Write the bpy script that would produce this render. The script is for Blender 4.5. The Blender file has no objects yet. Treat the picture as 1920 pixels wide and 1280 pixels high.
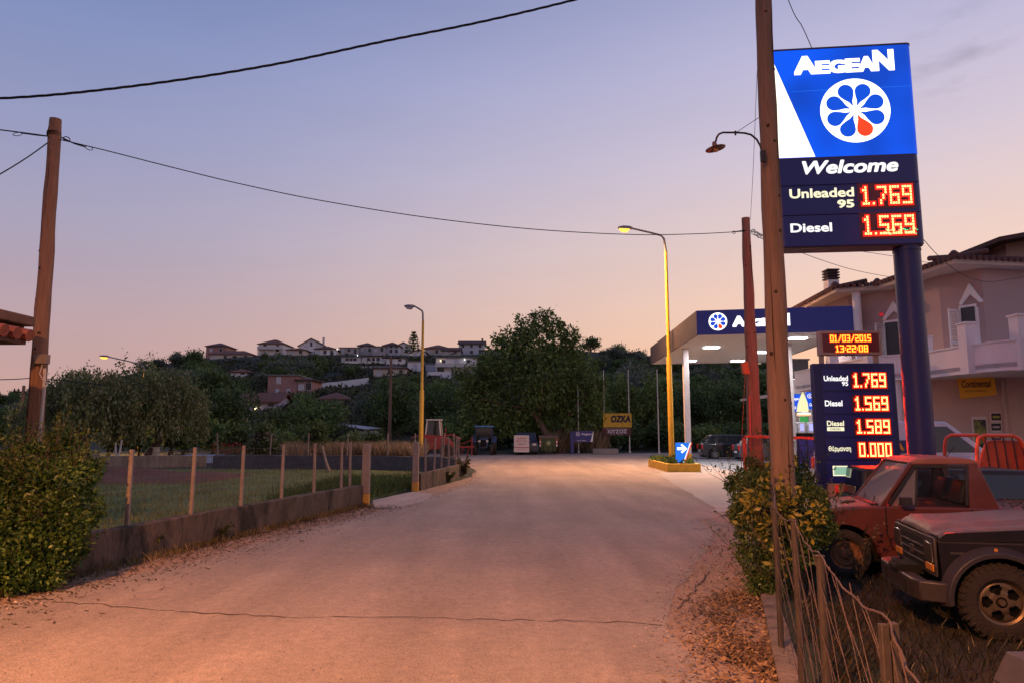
import bpy, bmesh, math, random
import numpy as np
from mathutils import Vector, Matrix, noise as mnoise
R = math.radians
S = bpy.context.scene
C = S.collection
random.seed(7)

# ---------------------------------------------------------------- camera, sky, light
F, PITCH, EYE = 1300.0, R(7.36), 1.7
cam = bpy.data.cameras.new('camera'); cam.sensor_width = 36; cam.lens = 36 * F / 1920
cam.clip_start = .05; cam.clip_end = 4000
camo = bpy.data.objects.new('camera', cam); C.objects.link(camo)
camo.location = (0, 0, EYE); camo.rotation_euler = (R(90) + PITCH, 0, 0)
S.camera = camo

SUN_AZ = R(40)      # measured from +Y towards +X
SUN_EL = R(1.5)
sdir = (math.sin(SUN_AZ), math.cos(SUN_AZ), 0)

def s2l(c):
    return tuple((x / 12.92 if x <= .04045 else ((x + .055) / 1.055) ** 2.4) for x in [v / 255 for v in c])

W = bpy.data.worlds.new("World"); S.world = W; W.use_nodes = True
nt = W.node_tree; N = nt.nodes; L = nt.links; N.clear()
wo = N.new('ShaderNodeOutputWorld'); bg = N.new('ShaderNodeBackground'); L.new(bg.outputs[0], wo.inputs[0])
tc = N.new('ShaderNodeTexCoord')
sep = N.new('ShaderNodeSeparateXYZ'); L.new(tc.outputs['Generated'], sep.inputs[0])
dot = N.new('ShaderNodeVectorMath'); dot.operation = 'DOT_PRODUCT'
L.new(tc.outputs['Generated'], dot.inputs[0]); dot.inputs[1].default_value = (math.sin(R(70)), math.cos(R(70)), 0)
mr = N.new('ShaderNodeMapRange'); mr.inputs['From Min'].default_value = -.32; mr.inputs['From Max'].default_value = .82
mr.interpolation_type = 'SMOOTHSTEP'
L.new(dot.outputs['Value'], mr.inputs[0])
def ramp(stops):
    r = N.new('ShaderNodeValToRGB'); r.color_ramp.interpolation = 'B_SPLINE' if False else 'EASE'
    r.color_ramp.interpolation = 'LINEAR'
    el = r.color_ramp.elements
    while len(el) > 1: el.remove(el[0])
    el[0].position = stops[0][0]; el[0].color = (*s2l(stops[0][1]), 1)
    for p, c in stops[1:]:
        e = el.new(p); e.color = (*s2l(c), 1)
    L.new(sep.outputs[2], r.inputs[0]); return r
SKY_L = [(0, (184, 150, 134)), (.06, (186, 150, 146)), (.14, (176, 151, 158)), (.25, (159, 152, 175)), (.36, (142, 146, 181)), (.47, (121, 134, 177)), (.58, (98, 117, 166)), (.8, (90, 105, 155)), (1, (84, 98, 150))]
SKY_R = [(0, (240, 178, 136)), (.07, (239, 186, 150)), (.14, (233, 192, 167)), (.25, (219, 193, 186)), (.36, (199, 186, 200)), (.47, (179, 174, 202)), (.58, (154, 158, 194)), (.8, (120, 132, 180)), (1, (90, 104, 158))]
r1, r2 = ramp(SKY_L), ramp(SKY_R)
mx = N.new('ShaderNodeMix'); mx.data_type = 'RGBA'
L.new(mr.outputs[0], mx.inputs[0]); L.new(r1.outputs[0], mx.inputs[6]); L.new(r2.outputs[0], mx.inputs[7])
# the physical sky adds the last glow round the place where the sun has set
sky = N.new('ShaderNodeTexSky'); sky.sky_type = 'NISHITA'; sky.sun_disc = False
sky.sun_elevation = SUN_EL; sky.sun_rotation = SUN_AZ
sm = N.new('ShaderNodeVectorMath'); sm.operation = 'SCALE'; sm.inputs['Scale'].default_value = .006
L.new(sky.outputs[0], sm.inputs[0])
ad = N.new('ShaderNodeVectorMath'); ad.operation = 'ADD'
L.new(mx.outputs[2], ad.inputs[0]); L.new(sm.outputs[0], ad.inputs[1])
# faint dusk haze streaks
cn = N.new('ShaderNodeTexNoise'); cn.inputs['Scale'].default_value = 2.2; cn.inputs['Detail'].default_value = 7; cn.inputs['Roughness'].default_value = .6
cm = N.new('ShaderNodeMapping'); cm.inputs['Scale'].default_value = (1, 1, 5.5); cm.inputs['Rotation'].default_value = (0, R(14), 0); L.new(tc.outputs['Generated'], cm.inputs[0]); L.new(cm.outputs[0], cn.inputs[0])
cr_ = N.new('ShaderNodeMapRange'); cr_.inputs['From Min'].default_value = .35; cr_.inputs['From Max'].default_value = .75; cr_.inputs['To Min'].default_value = 1.01; cr_.inputs['To Max'].default_value = .955; L.new(cn.outputs[0], cr_.inputs[0])
cs = N.new('ShaderNodeVectorMath'); cs.operation = 'SCALE'; L.new(ad.outputs[0], cs.inputs[0]); L.new(cr_.outputs[0], cs.inputs['Scale'])
# one faint grey wisp of cloud at the upper right
wd_ = N.new('ShaderNodeVectorMath'); wd_.operation = 'DOT_PRODUCT'; L.new(tc.outputs['Generated'], wd_.inputs[0])
_d = Vector((.638, math.cos(PITCH) - .415 * math.sin(PITCH), math.sin(PITCH) + .415 * math.cos(PITCH))).normalized(); wd_.inputs[1].default_value = _d
wm_ = N.new('ShaderNodeMapRange'); wm_.interpolation_type = 'SMOOTHSTEP'; wm_.inputs['From Min'].default_value = .9975; wm_.inputs['From Max'].default_value = .9999; L.new(wd_.outputs['Value'], wm_.inputs[0])
wn = N.new('ShaderNodeTexNoise'); wn.inputs['Scale'].default_value = 16; wn.inputs['Detail'].default_value = 6
wp_ = N.new('ShaderNodeMapping'); wp_.inputs['Rotation'].default_value = (0, R(32), 0); wp_.inputs['Scale'].default_value = (.7, 1, 2.4); L.new(tc.outputs['Generated'], wp_.inputs[0]); L.new(wp_.outputs[0], wn.inputs[0])
wq = N.new('ShaderNodeMapRange'); wq.inputs['From Min'].default_value = .47; wq.inputs['From Max'].default_value = .68; L.new(wn.outputs[0], wq.inputs[0])
ww = N.new('ShaderNodeMath'); ww.operation = 'MULTIPLY'; L.new(wm_.outputs[0], ww.inputs[0]); L.new(wq.outputs[0], ww.inputs[1])
wx = N.new('ShaderNodeMath'); wx.operation = 'MULTIPLY_ADD'; wx.inputs[1].default_value = -.22; wx.inputs[2].default_value = 1; L.new(ww.outputs[0], wx.inputs[0])
wz = N.new('ShaderNodeVectorMath'); wz.operation = 'SCALE'; L.new(cs.outputs[0], wz.inputs[0]); L.new(wx.outputs[0], wz.inputs['Scale'])
L.new(wz.outputs[0], bg.inputs[0]); bg.inputs[1].default_value = 1.0

sun = bpy.data.lights.new('sun', 'SUN'); sun.energy = .12; sun.angle = R(20); sun.color = (1, .72, .55)
suno = bpy.data.objects.new('sun', sun); C.objects.link(suno)
suno.rotation_euler = Vector((-math.sin(SUN_AZ), -math.cos(SUN_AZ), -math.tan(R(6)))).to_track_quat('-Z', 'Y').to_euler()

S.view_settings.view_transform = 'Standard'; S.view_settings.look = 'None'
S.view_settings.exposure = .22; S.view_settings.gamma = 1
S.render.engine = 'CYCLES'
try:
    S.cycles.use_denoising = True; S.cycles.denoiser = 'OPENIMAGEDENOISE'
    S.cycles.max_bounces = 6; S.cycles.sample_clamp_indirect = 3; S.cycles.caustics_reflective = False
    S.cycles.transparent_max_bounces = 12
except Exception: pass

# ---------------------------------------------------------------- photo measurement
def ray(px, py):
    cx, cy = (px - 960) / F, (640 - py) / F
    return Vector((cx, math.cos(PITCH) - cy * math.sin(PITCH), math.sin(PITCH) + cy * math.cos(PITCH)))
def at(px, py, Y):
    d = ray(px, py); return Vector((0, 0, EYE)) + d * (Y / d.y)
def gr(px, py, z=0.0):
    d = ray(px, py); return Vector((0, 0, EYE)) + d * ((z - EYE) / d.z)
def proj(p):
    y = p.y * math.cos(PITCH) + (p.z - EYE) * math.sin(PITCH)
    u = -p.y * math.sin(PITCH) + (p.z - EYE) * math.cos(PITCH)
    return 960 + F * p.x / y, 640 - F * u / y

# ---------------------------------------------------------------- materials
MC = {}
def mat(name, col, rough=.8, var=.2, scale=4, col2=None, bump=0, bscale=None, metal=0, em=None, es=0, spec=.4, stretch=None, coat=0, sharp=.25, detail=6, second=None):
    if name in MC: return MC[name]
    m = bpy.data.materials.new(name); MC[name] = m; m.use_nodes = True
    n = m.node_tree.nodes; l = m.node_tree.links; b = n['Principled BSDF']
    b.inputs['Roughness'].default_value = rough; b.inputs['Metallic'].default_value = metal
    b.inputs['Specular IOR Level'].default_value = spec; b.inputs['Coat Weight'].default_value = coat
    c2 = col2 or tuple(max(0, x * (1 - var * 1.6)) for x in col)
    c1 = col if col2 else tuple(min(1, x * (1 + var * .6)) for x in col)
    t = n.new('ShaderNodeTexCoord'); mp = n.new('ShaderNodeMapping'); l.new(t.outputs['Object'], mp.inputs[0])
    if stretch: mp.inputs['Scale'].default_value = stretch
    if var > 0 or col2:
        nz = n.new('ShaderNodeTexNoise'); nz.inputs['Scale'].default_value = scale; nz.inputs['Detail'].default_value = detail
        nz.inputs['Roughness'].default_value = .65; l.new(mp.outputs[0], nz.inputs[0])
        cr = n.new('ShaderNodeMapRange'); cr.inputs['From Min'].default_value = .5 - sharp; cr.inputs['From Max'].default_value = .5 + sharp
        l.new(nz.outputs[0], cr.inputs[0])
        mxx = n.new('ShaderNodeMix'); mxx.data_type = 'RGBA'; l.new(cr.outputs[0], mxx.inputs[0])
        mxx.inputs[6].default_value = (*c2, 1); mxx.inputs[7].default_value = (*c1, 1)
        out = mxx.outputs[2]
        if second:                                  # (colour, scale, low, high): patches of a second colour
            c3, sc3, lo, hi = second
            nz3 = n.new('ShaderNodeTexNoise'); nz3.inputs['Scale'].default_value = sc3; nz3.inputs['Detail'].default_value = 8
            nz3.inputs['Roughness'].default_value = .7; l.new(mp.outputs[0], nz3.inputs[0])
            cr3 = n.new('ShaderNodeMapRange'); cr3.inputs['From Min'].default_value = lo; cr3.inputs['From Max'].default_value = hi
            l.new(nz3.outputs[0], cr3.inputs[0])
            m3 = n.new('ShaderNodeMix'); m3.data_type = 'RGBA'; l.new(cr3.outputs[0], m3.inputs[0])
            l.new(out, m3.inputs[6]); m3.inputs[7].default_value = (*c3, 1); out = m3.outputs[2]
        l.new(out, b.inputs['Base Color'])
    else: b.inputs['Base Color'].default_value = (*col, 1)
    if bump:
        nb = n.new('ShaderNodeTexNoise'); nb.inputs['Scale'].default_value = bscale or scale * 4; nb.inputs['Detail'].default_value = 8
        l.new(mp.outputs[0], nb.inputs[0])
        bp = n.new('ShaderNodeBump'); bp.inputs['Strength'].default_value = min(1, bump); bp.inputs['Distance'].default_value = .02 * max(1, bump)
        l.new(nb.outputs[0], bp.inputs['Height']); l.new(bp.outputs[0], b.inputs['Normal'])
    if em:
        b.inputs['Emission Color'].default_value = (*em, 1); b.inputs['Emission Strength'].default_value = es
    return m
def glass(name, tint=(.02, .025, .03), alpha=.75, rough=.05):
    if name in MC: return MC[name]
    m = bpy.data.materials.new(name); MC[name] = m; m.use_nodes = True
    n = m.node_tree.nodes; l = m.node_tree.links; b = n['Principled BSDF']
    b.inputs['Base Color'].default_value = (*tint, 1); b.inputs['Roughness'].default_value = rough; b.inputs['Specular IOR Level'].default_value = .8
    tr = n.new('ShaderNodeBsdfTransparent'); tr.inputs[0].default_value = (.8, .82, .85, 1)
    ms = n.new('ShaderNodeMixShader'); ms.inputs[0].default_value = alpha
    l.new(tr.outputs[0], ms.inputs[1]); l.new(b.outputs[0], ms.inputs[2])
    l.new(ms.outputs[0], n['Material Output'].inputs[0]); return m
def leafmat(name, a, b_, c=None, trans=.3):
    if name in MC: return MC[name]
    m = bpy.data.materials.new(name); MC[name] = m; m.use_nodes = True
    n = m.node_tree.nodes; l = m.node_tree.links; n.remove(n['Principled BSDF'])
    g = n.new('ShaderNodeNewGeometry'); r = n.new('ShaderNodeValToRGB')
    r.color_ramp.elements[0].color = (*a, 1); r.color_ramp.elements[1].color = (*b_, 1)
    if c:
        e = r.color_ramp.elements.new(.92); e.color = (*c, 1); r.color_ramp.elements[1].position = .82
    l.new(g.outputs['Random Per Island'], r.inputs[0])
    t = n.new('ShaderNodeTexCoord'); nz = n.new('ShaderNodeTexNoise'); nz.inputs['Scale'].default_value = .9; nz.inputs['Detail'].default_value = 3
    l.new(t.outputs['Object'], nz.inputs[0])
    mr = n.new('ShaderNodeMapRange'); mr.inputs['From Min'].default_value = .3; mr.inputs['From Max'].default_value = .7
    mr.inputs['To Min'].default_value = .55; mr.inputs['To Max'].default_value = 1.5; l.new(nz.outputs[0], mr.inputs[0])
    sc = n.new('ShaderNodeVectorMath'); sc.operation = 'SCALE'; l.new(r.outputs[0], sc.inputs[0]); l.new(mr.outputs[0], sc.inputs['Scale'])
    d = n.new('ShaderNodeBsdfDiffuse'); tl = n.new('ShaderNodeBsdfTranslucent'); gl = n.new('ShaderNodeBsdfGlossy'); gl.inputs['Roughness'].default_value = .45
    l.new(sc.outputs[0], d.inputs[0]); l.new(sc.outputs[0], tl.inputs[0])
    m1 = n.new('ShaderNodeMixShader'); m1.inputs[0].default_value = trans; l.new(d.outputs[0], m1.inputs[1]); l.new(tl.outputs[0], m1.inputs[2])
    m2 = n.new('ShaderNodeMixShader'); m2.inputs[0].default_value = .03; l.new(m1.outputs[0], m2.inputs[1]); l.new(gl.outputs[0], m2.inputs[2])
    l.new(m2.outputs[0], n['Material Output'].inputs[0]); return m
def uneven(m, lo, hi, scale):
    # tubes behind a light box: brighter and darker zones
    n = m.node_tree.nodes; l = m.node_tree.links; b = n['Principled BSDF']; t = n.new('ShaderNodeTexCoord'); z = n.new('ShaderNodeTexNoise'); z.inputs['Scale'].default_value = scale; z.inputs['Detail'].default_value = 1
    l.new(t.outputs['Object'], z.inputs[0]); r = n.new('ShaderNodeMapRange'); r.inputs['From Min'].default_value = .35; r.inputs['From Max'].default_value = .65; r.inputs['To Min'].default_value = lo; r.inputs['To Max'].default_value = hi
    l.new(z.outputs[0], r.inputs[0]); l.new(r.outputs[0], b.inputs['Emission Strength']); return m
def emit(name, col, s=1.0, base=None):
    return mat(name, base or (.02, .02, .02), rough=.5, var=0, em=col, es=s)

# ---------------------------------------------------------------- mesh builder
class MB:
    def __init__(s): s.v = []; s.f = []; s.m = []
    def add(s, v, f, m=0):
        k = len(s.v); s.v += [tuple(p) for p in v]; s.f += [tuple(i + k for i in q) for q in f]; s.m += [m] * len(f); return s
    def box(s, x0, x1, y0, y1, z0, z1, m=0):
        return s.add([(x0, y0, z0), (x1, y0, z0), (x1, y1, z0), (x0, y1, z0), (x0, y0, z1), (x1, y0, z1), (x1, y1, z1), (x0, y1, z1)],
                     [(0, 3, 2, 1), (4, 5, 6, 7), (0, 1, 5, 4), (1, 2, 6, 5), (2, 3, 7, 6), (3, 0, 4, 7)], m)
    def hexa(s, p, m=0):     # eight points: bottom ring, top ring
        return s.add(p, [(0, 3, 2, 1), (4, 5, 6, 7), (0, 1, 5, 4), (1, 2, 6, 5), (2, 3, 7, 6), (3, 0, 4, 7)], m)
    def bar(s, a, b, w, h, m=0, up=(0, 0, 1)):
        a, b = Vector(a), Vector(b); d = (b - a).normalized(); u = Vector(up)
        if abs(d.dot(u)) > .98: u = Vector((1, 0, 0))
        x = d.cross(u).normalized() * w / 2; y = x.cross(d).normalized() * h / 2
        return s.hexa([a - x - y, a + x - y, b + x - y, b - x - y, a - x + y, a + x + y, b + x + y, b - x + y], m)
    def prism(s, poly, axis, a, b, m=0, sc=None):
        def P(u, w, t):
            return {'y': (u, t, w), 'z': (u, w, t), 'x': (t, u, w)}[axis]
        n = len(poly); v = [P(u, w, a) for u, w in poly] + [P(u, w, b) for u, w in poly]
        return s.add(v, [tuple(range(n))[::-1], tuple(range(n, 2 * n))] + [(i, (i + 1) % n, n + (i + 1) % n, n + i) for i in range(n)], m)
    def tube(s, pts, r, n=8, cap=True, m=0):
        pts = [Vector(p) for p in pts]; k = len(pts)
        if not hasattr(r, '__len__'): r = [r] * k
        v = []; prev = None
        for i, p in enumerate(pts):
            d = (pts[min(i + 1, k - 1)] - pts[max(i - 1, 0)]).normalized()
            if prev is None:
                u = Vector((0, 0, 1)) if abs(d.z) < .9 else Vector((0, 1, 0))
                x = d.cross(u).normalized()
            else:
                x = (prev - d * prev.dot(d)).normalized()
            prev = x; y = d.cross(x)
            for j in range(n):
                t = 2 * math.pi * j / n; v.append(p + (x * math.cos(t) + y * math.sin(t)) * r[i])
        f = [(i * n + j, i * n + (j + 1) % n, (i + 1) * n + (j + 1) % n, (i + 1) * n + j) for i in range(k - 1) for j in range(n)]
        if cap: f += [tuple(range(n))[::-1], tuple(range((k - 1) * n, k * n))]
        return s.add(v, f, m)
    def lathe(s, prof, n=24, c=(0, 0, 0), axis='z', m=0, close=False):
        v = []; c = Vector(c)
        for r, h in prof:
            for j in range(n):
                t = 2 * math.pi * j / n; a, b = r * math.cos(t), r * math.sin(t)
                v.append(c + Vector({'z': (a, b, h), 'y': (a, h, b), 'x': (h, a, b)}[axis]))
        k = len(prof)
        f = [(i * n + j, i * n + (j + 1) % n, (i + 1) * n + (j + 1) % n, (i + 1) * n + j) for i in range(k - 1) for j in range(n)]
        if close: f += [((k - 1) * n + j, (k - 1) * n + (j + 1) % n, (j + 1) % n, j) for j in range(n)]
        else: f += [tuple(range(n))[::-1], tuple(range((k - 1) * n, k * n))]
        return s.add(v, f, m)
    def disc(s, c, r, n, y, m=0):
        return s.add([(c[0] + r * math.cos(2 * math.pi * i / n), y, c[1] + r * math.sin(2 * math.pi * i / n)) for i in range(n)], [tuple(range(n))], m)
    def tf(s, M):
        s.v = [tuple(M @ Vector(p)) for p in s.v]; return s
    def join(s, o, M=None):
        return s.add([(M @ Vector(p)) if M else p for p in o.v], o.f, 0)

def link(name, me, parent=None):
    o = bpy.data.objects.new(name, me); C.objects.link(o)
    if parent: o.parent = parent
    return o
def mesh_of(name, mb, mats, smooth=True, ang=35, recalc=True):
    me = bpy.data.meshes.new(name); me.from_pydata(mb.v, [], mb.f)
    if not isinstance(mats, (list, tuple)): mats = [mats]
    for m in mats: me.materials.append(m)
    if len(mats) > 1: me.polygons.foreach_set('material_index', mb.m)
    if recalc:
        bm = bmesh.new(); bm.from_mesh(me); bmesh.ops.recalc_face_normals(bm, faces=bm.faces); bm.to_mesh(me); bm.free()
    if smooth:
        me.shade_smooth() if hasattr(me, 'shade_smooth') else None
        me.polygons.foreach_set('use_smooth', [True] * len(me.polygons)); me.set_sharp_from_angle(angle=R(ang))
    return me
def tag(o, label=None, cat=None, group=None, kind=None):
    if label: o['label'] = label
    if cat: o['category'] = cat
    if group: o['group'] = group
    if kind: o['kind'] = kind
    return o
def thing(name, label, cat, loc=(0, 0, 0), rz=0, group=None):
    o = bpy.data.objects.new(name, None); C.objects.link(o); o.empty_display_size = .2
    o.location = loc; o.rotation_euler = (0, 0, rz); return tag(o, label, cat, group)
def bev(o, w, seg=2, ang=40):
    b = o.modifiers.new('bevel', 'BEVEL'); b.width = w; b.segments = seg; b.limit_method = 'ANGLE'; b.angle_limit = R(ang); b.harden_normals = False
    return o
def part(name, mb, m, parent, world=False, bevel=0, smooth=True, ang=35, label=None, kind=None, seg=2):
    if world:                                       # vertices given in world space
        q = parent; off = Vector((0, 0, 0))
        while q is not None: off += Vector(q.location); q = q.parent
        mb.v = [tuple(Vector(p) - off) for p in mb.v]
    o = link(name, mesh_of(name, mb, m, smooth, ang), parent)
    if bevel: bev(o, bevel, seg)
    if label: o['label'] = label
    if kind: o['kind'] = kind
    return o
def solo(name, mb, m, label=None, cat=None, group=None, kind=None, bevel=0, smooth=True, ang=35, recalc=True):
    a = np.array(mb.v); c = Vector(((a[:, 0].min() + a[:, 0].max()) / 2, (a[:, 1].min() + a[:, 1].max()) / 2, a[:, 2].min()))
    mb.v = [tuple(Vector(p) - c) for p in mb.v]
    o = link(name, mesh_of(name, mb, m, smooth, ang, recalc)); o.location = c
    if bevel: bev(o, bevel)
    return tag(o, label, cat, group, kind)
def copy_tree(o, parent=None):
    c = o.copy(); C.objects.link(c)
    if parent: c.parent = parent
    for ch in [x for x in bpy.data.objects if x.parent == o]: copy_tree(ch, c)
    return c
CH = {}
def fast_copy(root):
    ch = CH.get(root.name)
    if ch is None: ch = CH[root.name] = list(root.children)
    c = root.copy(); C.objects.link(c)
    for k in ch:
        d = k.copy(); C.objects.link(d); d.parent = c
    return c

# ---- text as mesh: lies in the x-z plane facing -y, baseline at z=0, starts at x=0
def text_mb(s, h, w=None, bold=0.0, shear=0.0, align='LEFT', depth=.004, y=0.0):
    cu = bpy.data.curves.new('t', 'FONT'); cu.body = s; cu.size = 1; cu.offset = .003; cu.shear = shear; cu.extrude = 0; cu.resolution_u = 4
    o = bpy.data.objects.new('t', cu); C.objects.link(o)
    dg = bpy.context.evaluated_depsgraph_get(); me = bpy.data.meshes.new_from_object(o.evaluated_get(dg))
    v = np.array([p.co[:] for p in me.vertices]).reshape(-1, 3); f = [tuple(p.vertices) for p in me.polygons]
    bpy.data.objects.remove(o); bpy.data.curves.remove(cu); bpy.data.meshes.remove(me)
    dep = np.zeros(len(v))
    if bold > 0:                                    # heavier strokes: the same outline laid down in a ring of small shifts
        V0, F0, nv = v, list(f), len(v); n_ = 12 if bold > .035 else 8; vs, ds, fs = [v], [dep], list(F0)
        for k in range(n_):
            a = 2 * math.pi * (k + .5) / n_; q = 1 / max(abs(math.cos(a)), abs(math.sin(a))); vs.append(V0 + np.array([math.cos(a) * q * bold, math.sin(a) * q * bold, 0])); ds.append(np.full(nv, .0002 * (k + 1))); fs += [tuple(i + nv * (k + 1) for i in t_) for t_ in F0]
        v = np.concatenate(vs); dep = np.concatenate(ds); f = fs
    x0, x1 = v[:, 0].min(), v[:, 0].max(); z0, z1 = v[:, 1].min(), v[:, 1].max()
    kz = h / (z1 - z0); kx = (w / (x1 - x0)) if w else kz
    W_ = (x1 - x0) * kx; ox = {'LEFT': 0, 'CENTER': -W_ / 2, 'RIGHT': -W_}[align]
    mb = MB(); mb.add([((p[0] - x0) * kx + ox, y - d_, (p[1] - z0) * kz) for p, d_ in zip(v, dep)], f); mb.w = W_
    return mb
def at_mb(mb, x, z, y=None):
    mb.v = [(p[0] + x, (p[1] if y is None else p[1] + y), p[2] + z) for p in mb.v]; return mb

# ---- LED digits
DIG = {'0': ['####', '#..#', '#..#', '#..#', '#..#', '#..#', '####'], '1': ['.#.', '##.', '.#.', '.#.', '.#.', '.#.', '###'],
       '5': ['####', '#...', '#...', '####', '...#', '...#', '####'], '6': ['####', '#...', '#...', '####', '#..#', '#..#', '####'],
       '7': ['####', '...#', '...#', '..#.', '..#.', '.#..', '.#..'], '8': ['####', '#..#', '#..#', '####', '#..#', '#..#', '####'],
       '9': ['####', '#..#', '#..#', '####', '...#', '...#', '####'], '.': ['.', '.', '.', '.', '.', '.', '#'],
       '2': ['####', '...#', '...#', '####', '#...', '#...', '####'], '3': ['####', '...#', '...#', '.###', '...#', '...#', '####'],
       '/': ['...#', '...#', '..#.', '..#.', '.#..', '.#..', '#...'], ':': ['.', '.', '#', '.', '#', '.', '.']}
def led(s, x, z, w, h, y, grow=0.0, gap=1):
    cols = sum(len(DIG[c][0]) for c in s) + gap * (len(s) - 1); cw = w / cols; chh = h / 7
    mb = MB(); cx = x
    for c in s:
        g = DIG[c]
        for r_, row in enumerate(g):
            for k, q in enumerate(row):
                if q == '#':
                    a, b = cx + k * cw, z + (6 - r_) * chh
                    dy = .0004 * ((r_ + k) % 2)
                    mb.box(a - grow, a + cw + grow, y - .004 - dy, y + .004, b - grow, b + chh + grow)
        cx += (len(g[0]) + gap) * cw
    return mb

# ---- leaf clouds
def leaf_mesh(name, lobes, n, ls, m, seed=0, wr=.45, down=0.0, shell=.55, jit=.35, curl=0):
    """lobes: list of (cx,cy,cz,rx,ry,rz); n rhombic leaves of length ls spread through them"""
    g = np.random.default_rng(seed); lob = np.array(lobes, float)
    vol = (lob[:, 3] * lob[:, 4] * lob[:, 5]) ** (2 / 3); idx = g.choice(len(lob), n, p=vol / vol.sum()); q = lob[idx]
    d = g.normal(size=(n, 3)); d /= np.linalg.norm(d, axis=1)[:, None]
    rad = (1 - shell * g.random(n) ** 1.6)[:, None]
    c = q[:, :3] + d * q[:, 3:] * rad
    # twigs: pull groups of leaves together so that clumps and gaps appear
    t = g.normal(size=(n, 3)) + d * .8; t[:, 2] -= down * 2.5; t /= np.linalg.norm(t, axis=1)[:, None]
    a = g.normal(size=(n, 3)); s = np.cross(t, a); s /= np.linalg.norm(s, axis=1)[:, None]
    L_ = ls * (.45 + 1.1 * g.random(n))[:, None]
    k = max(1, n // 7); cen = c[g.integers(0, n, k)]; own = g.integers(0, k, n)
    pull = (g.random(n) < .55)[:, None]
    # every pulled leaf goes near the closest of a few random twig centres
    cand = cen[g.integers(0, k, (n, 6))]; dd = np.linalg.norm(cand - c[:, None, :], axis=2); b = cand[np.arange(n), dd.argmin(1)]
    near = (dd.min(1) < ls * 9)[:, None]
    c = np.where(pull & near, b + g.normal(size=(n, 3)) * ls * jit * 2.2 + t * ls * .5, c)
    v = np.empty((n, 4, 3)); v[:, 0] = c; v[:, 1] = c + t * L_ * .5 + s * L_ * wr * .5; v[:, 2] = c + t * L_; v[:, 3] = c + t * L_ * .5 - s * L_ * wr * .5
    me = bpy.data.meshes.new(name); me.vertices.add(4 * n); me.vertices.foreach_set('co', v.reshape(-1))
    me.loops.add(4 * n); me.loops.foreach_set('vertex_index', np.arange(4 * n)); me.polygons.add(n)
    me.polygons.foreach_set('loop_start', np.arange(0, 4 * n, 4)); me.update(calc_edges=True)
    me.materials.append(m); return me
def merge_leafs(name, arrs, m):
    n = len(arrs); v = np.array(arrs).reshape(-1)
    me = bpy.data.meshes.new(name); me.vertices.add(4 * n); me.vertices.foreach_set('co', v)
    me.loops.add(4 * n); me.loops.foreach_set('vertex_index', np.arange(4 * n)); me.polygons.add(n)
    me.polygons.foreach_set('loop_start', np.arange(0, 4 * n, 4)); me.update(calc_edges=True)
    for q in (m if isinstance(m, list) else [m]): me.materials.append(q)
    return me
def rnd_lobes(rx, ry, rz, k, seed, cz=0, size=(.35, .6)):
    g = random.Random(seed); out = []
    for i in range(k):
        while True:
            x, y, z = g.uniform(-1, 1), g.uniform(-1, 1), g.uniform(-1, 1)
            if x * x + y * y + z * z < 1: break
        s = g.uniform(*size)
        out.append((x * rx * (1 - s * .6), y * ry * (1 - s * .6), cz + z * rz * (1 - s * .6), rx * s, ry * s, rz * s))
    return out
# ---------------------------------------------------------------- terrain
YR = 240.0
RIDGE = [(-3000, 800), (-400, 775), (0, 752), (150, 730), (260, 695), (350, 676), (450, 669), (900, 667), (1000, 664), (1100, 662), (1220, 672), (1450, 690), (1700, 715), (2400, 750), (5000, 790)]
def kk(py): d = ray(960, py); return d.z / d.y
def sstep(a, b, x):
    t = min(1, max(0, (x - a) / (b - a))); return t * t * (3 - 2 * t)
PARCEL = [(-5.7, 6.2), (-3.5, 16.4), (-2.8, 20.3), (-2.3, 23.5), (-2.0, 27.2), (-2.8, 29.6), (-5.5, 31.2), (-11, 32.0), (-21, 32.4)]
YARD_Z = -.32
def fence_x(y): return 2.02 + (y - 5) * .305           # line of the right-hand fence
def H(x, y):
    z = 0.0
    if y > 62:
        px = 960 + F * x / max(y, 1)
        py = RIDGE[0][1]
        for (a, pa), (b, pb) in zip(RIDGE, RIDGE[1:]):
            if a <= px <= b: py = pa + (pb - pa) * (px - a) / (b - a); break
        if px > RIDGE[-1][0]: py = RIDGE[-1][1]
        zr = EYE + YR * kk(py)
        t = (y - 62) / (YR - 62)
        if t < 1: z = zr * (t ** 1.15) * (1 + .05 * math.sin(t * 9))
        else: z = zr - (t - 1) * 6
        z += 1.2 * mnoise.noise(Vector((x * .02, y * .02, 3))) * sstep(62, 110, y)
    if y < 60:
        # wrecks' yard lies a little lower than the road
        e = sstep(0, .5, x - fence_x(y) - .12) * (1 - sstep(10.9, 11.9, y)) * sstep(-12, -8, y)
        z += YARD_Z * e
    return z
def hit(px, py, y0=64, y1=YR):
    d = ray(px, py); y = y0; pz = None
    while y < y1:
        p = Vector((0, 0, EYE)) + d * (y / d.y)
        if p.z <= H(p.x, y): return Vector((p.x, y, H(p.x, y)))
        y += 1.0
    p = at(px, py, y1); return Vector((p.x, y1, p.z))

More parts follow.
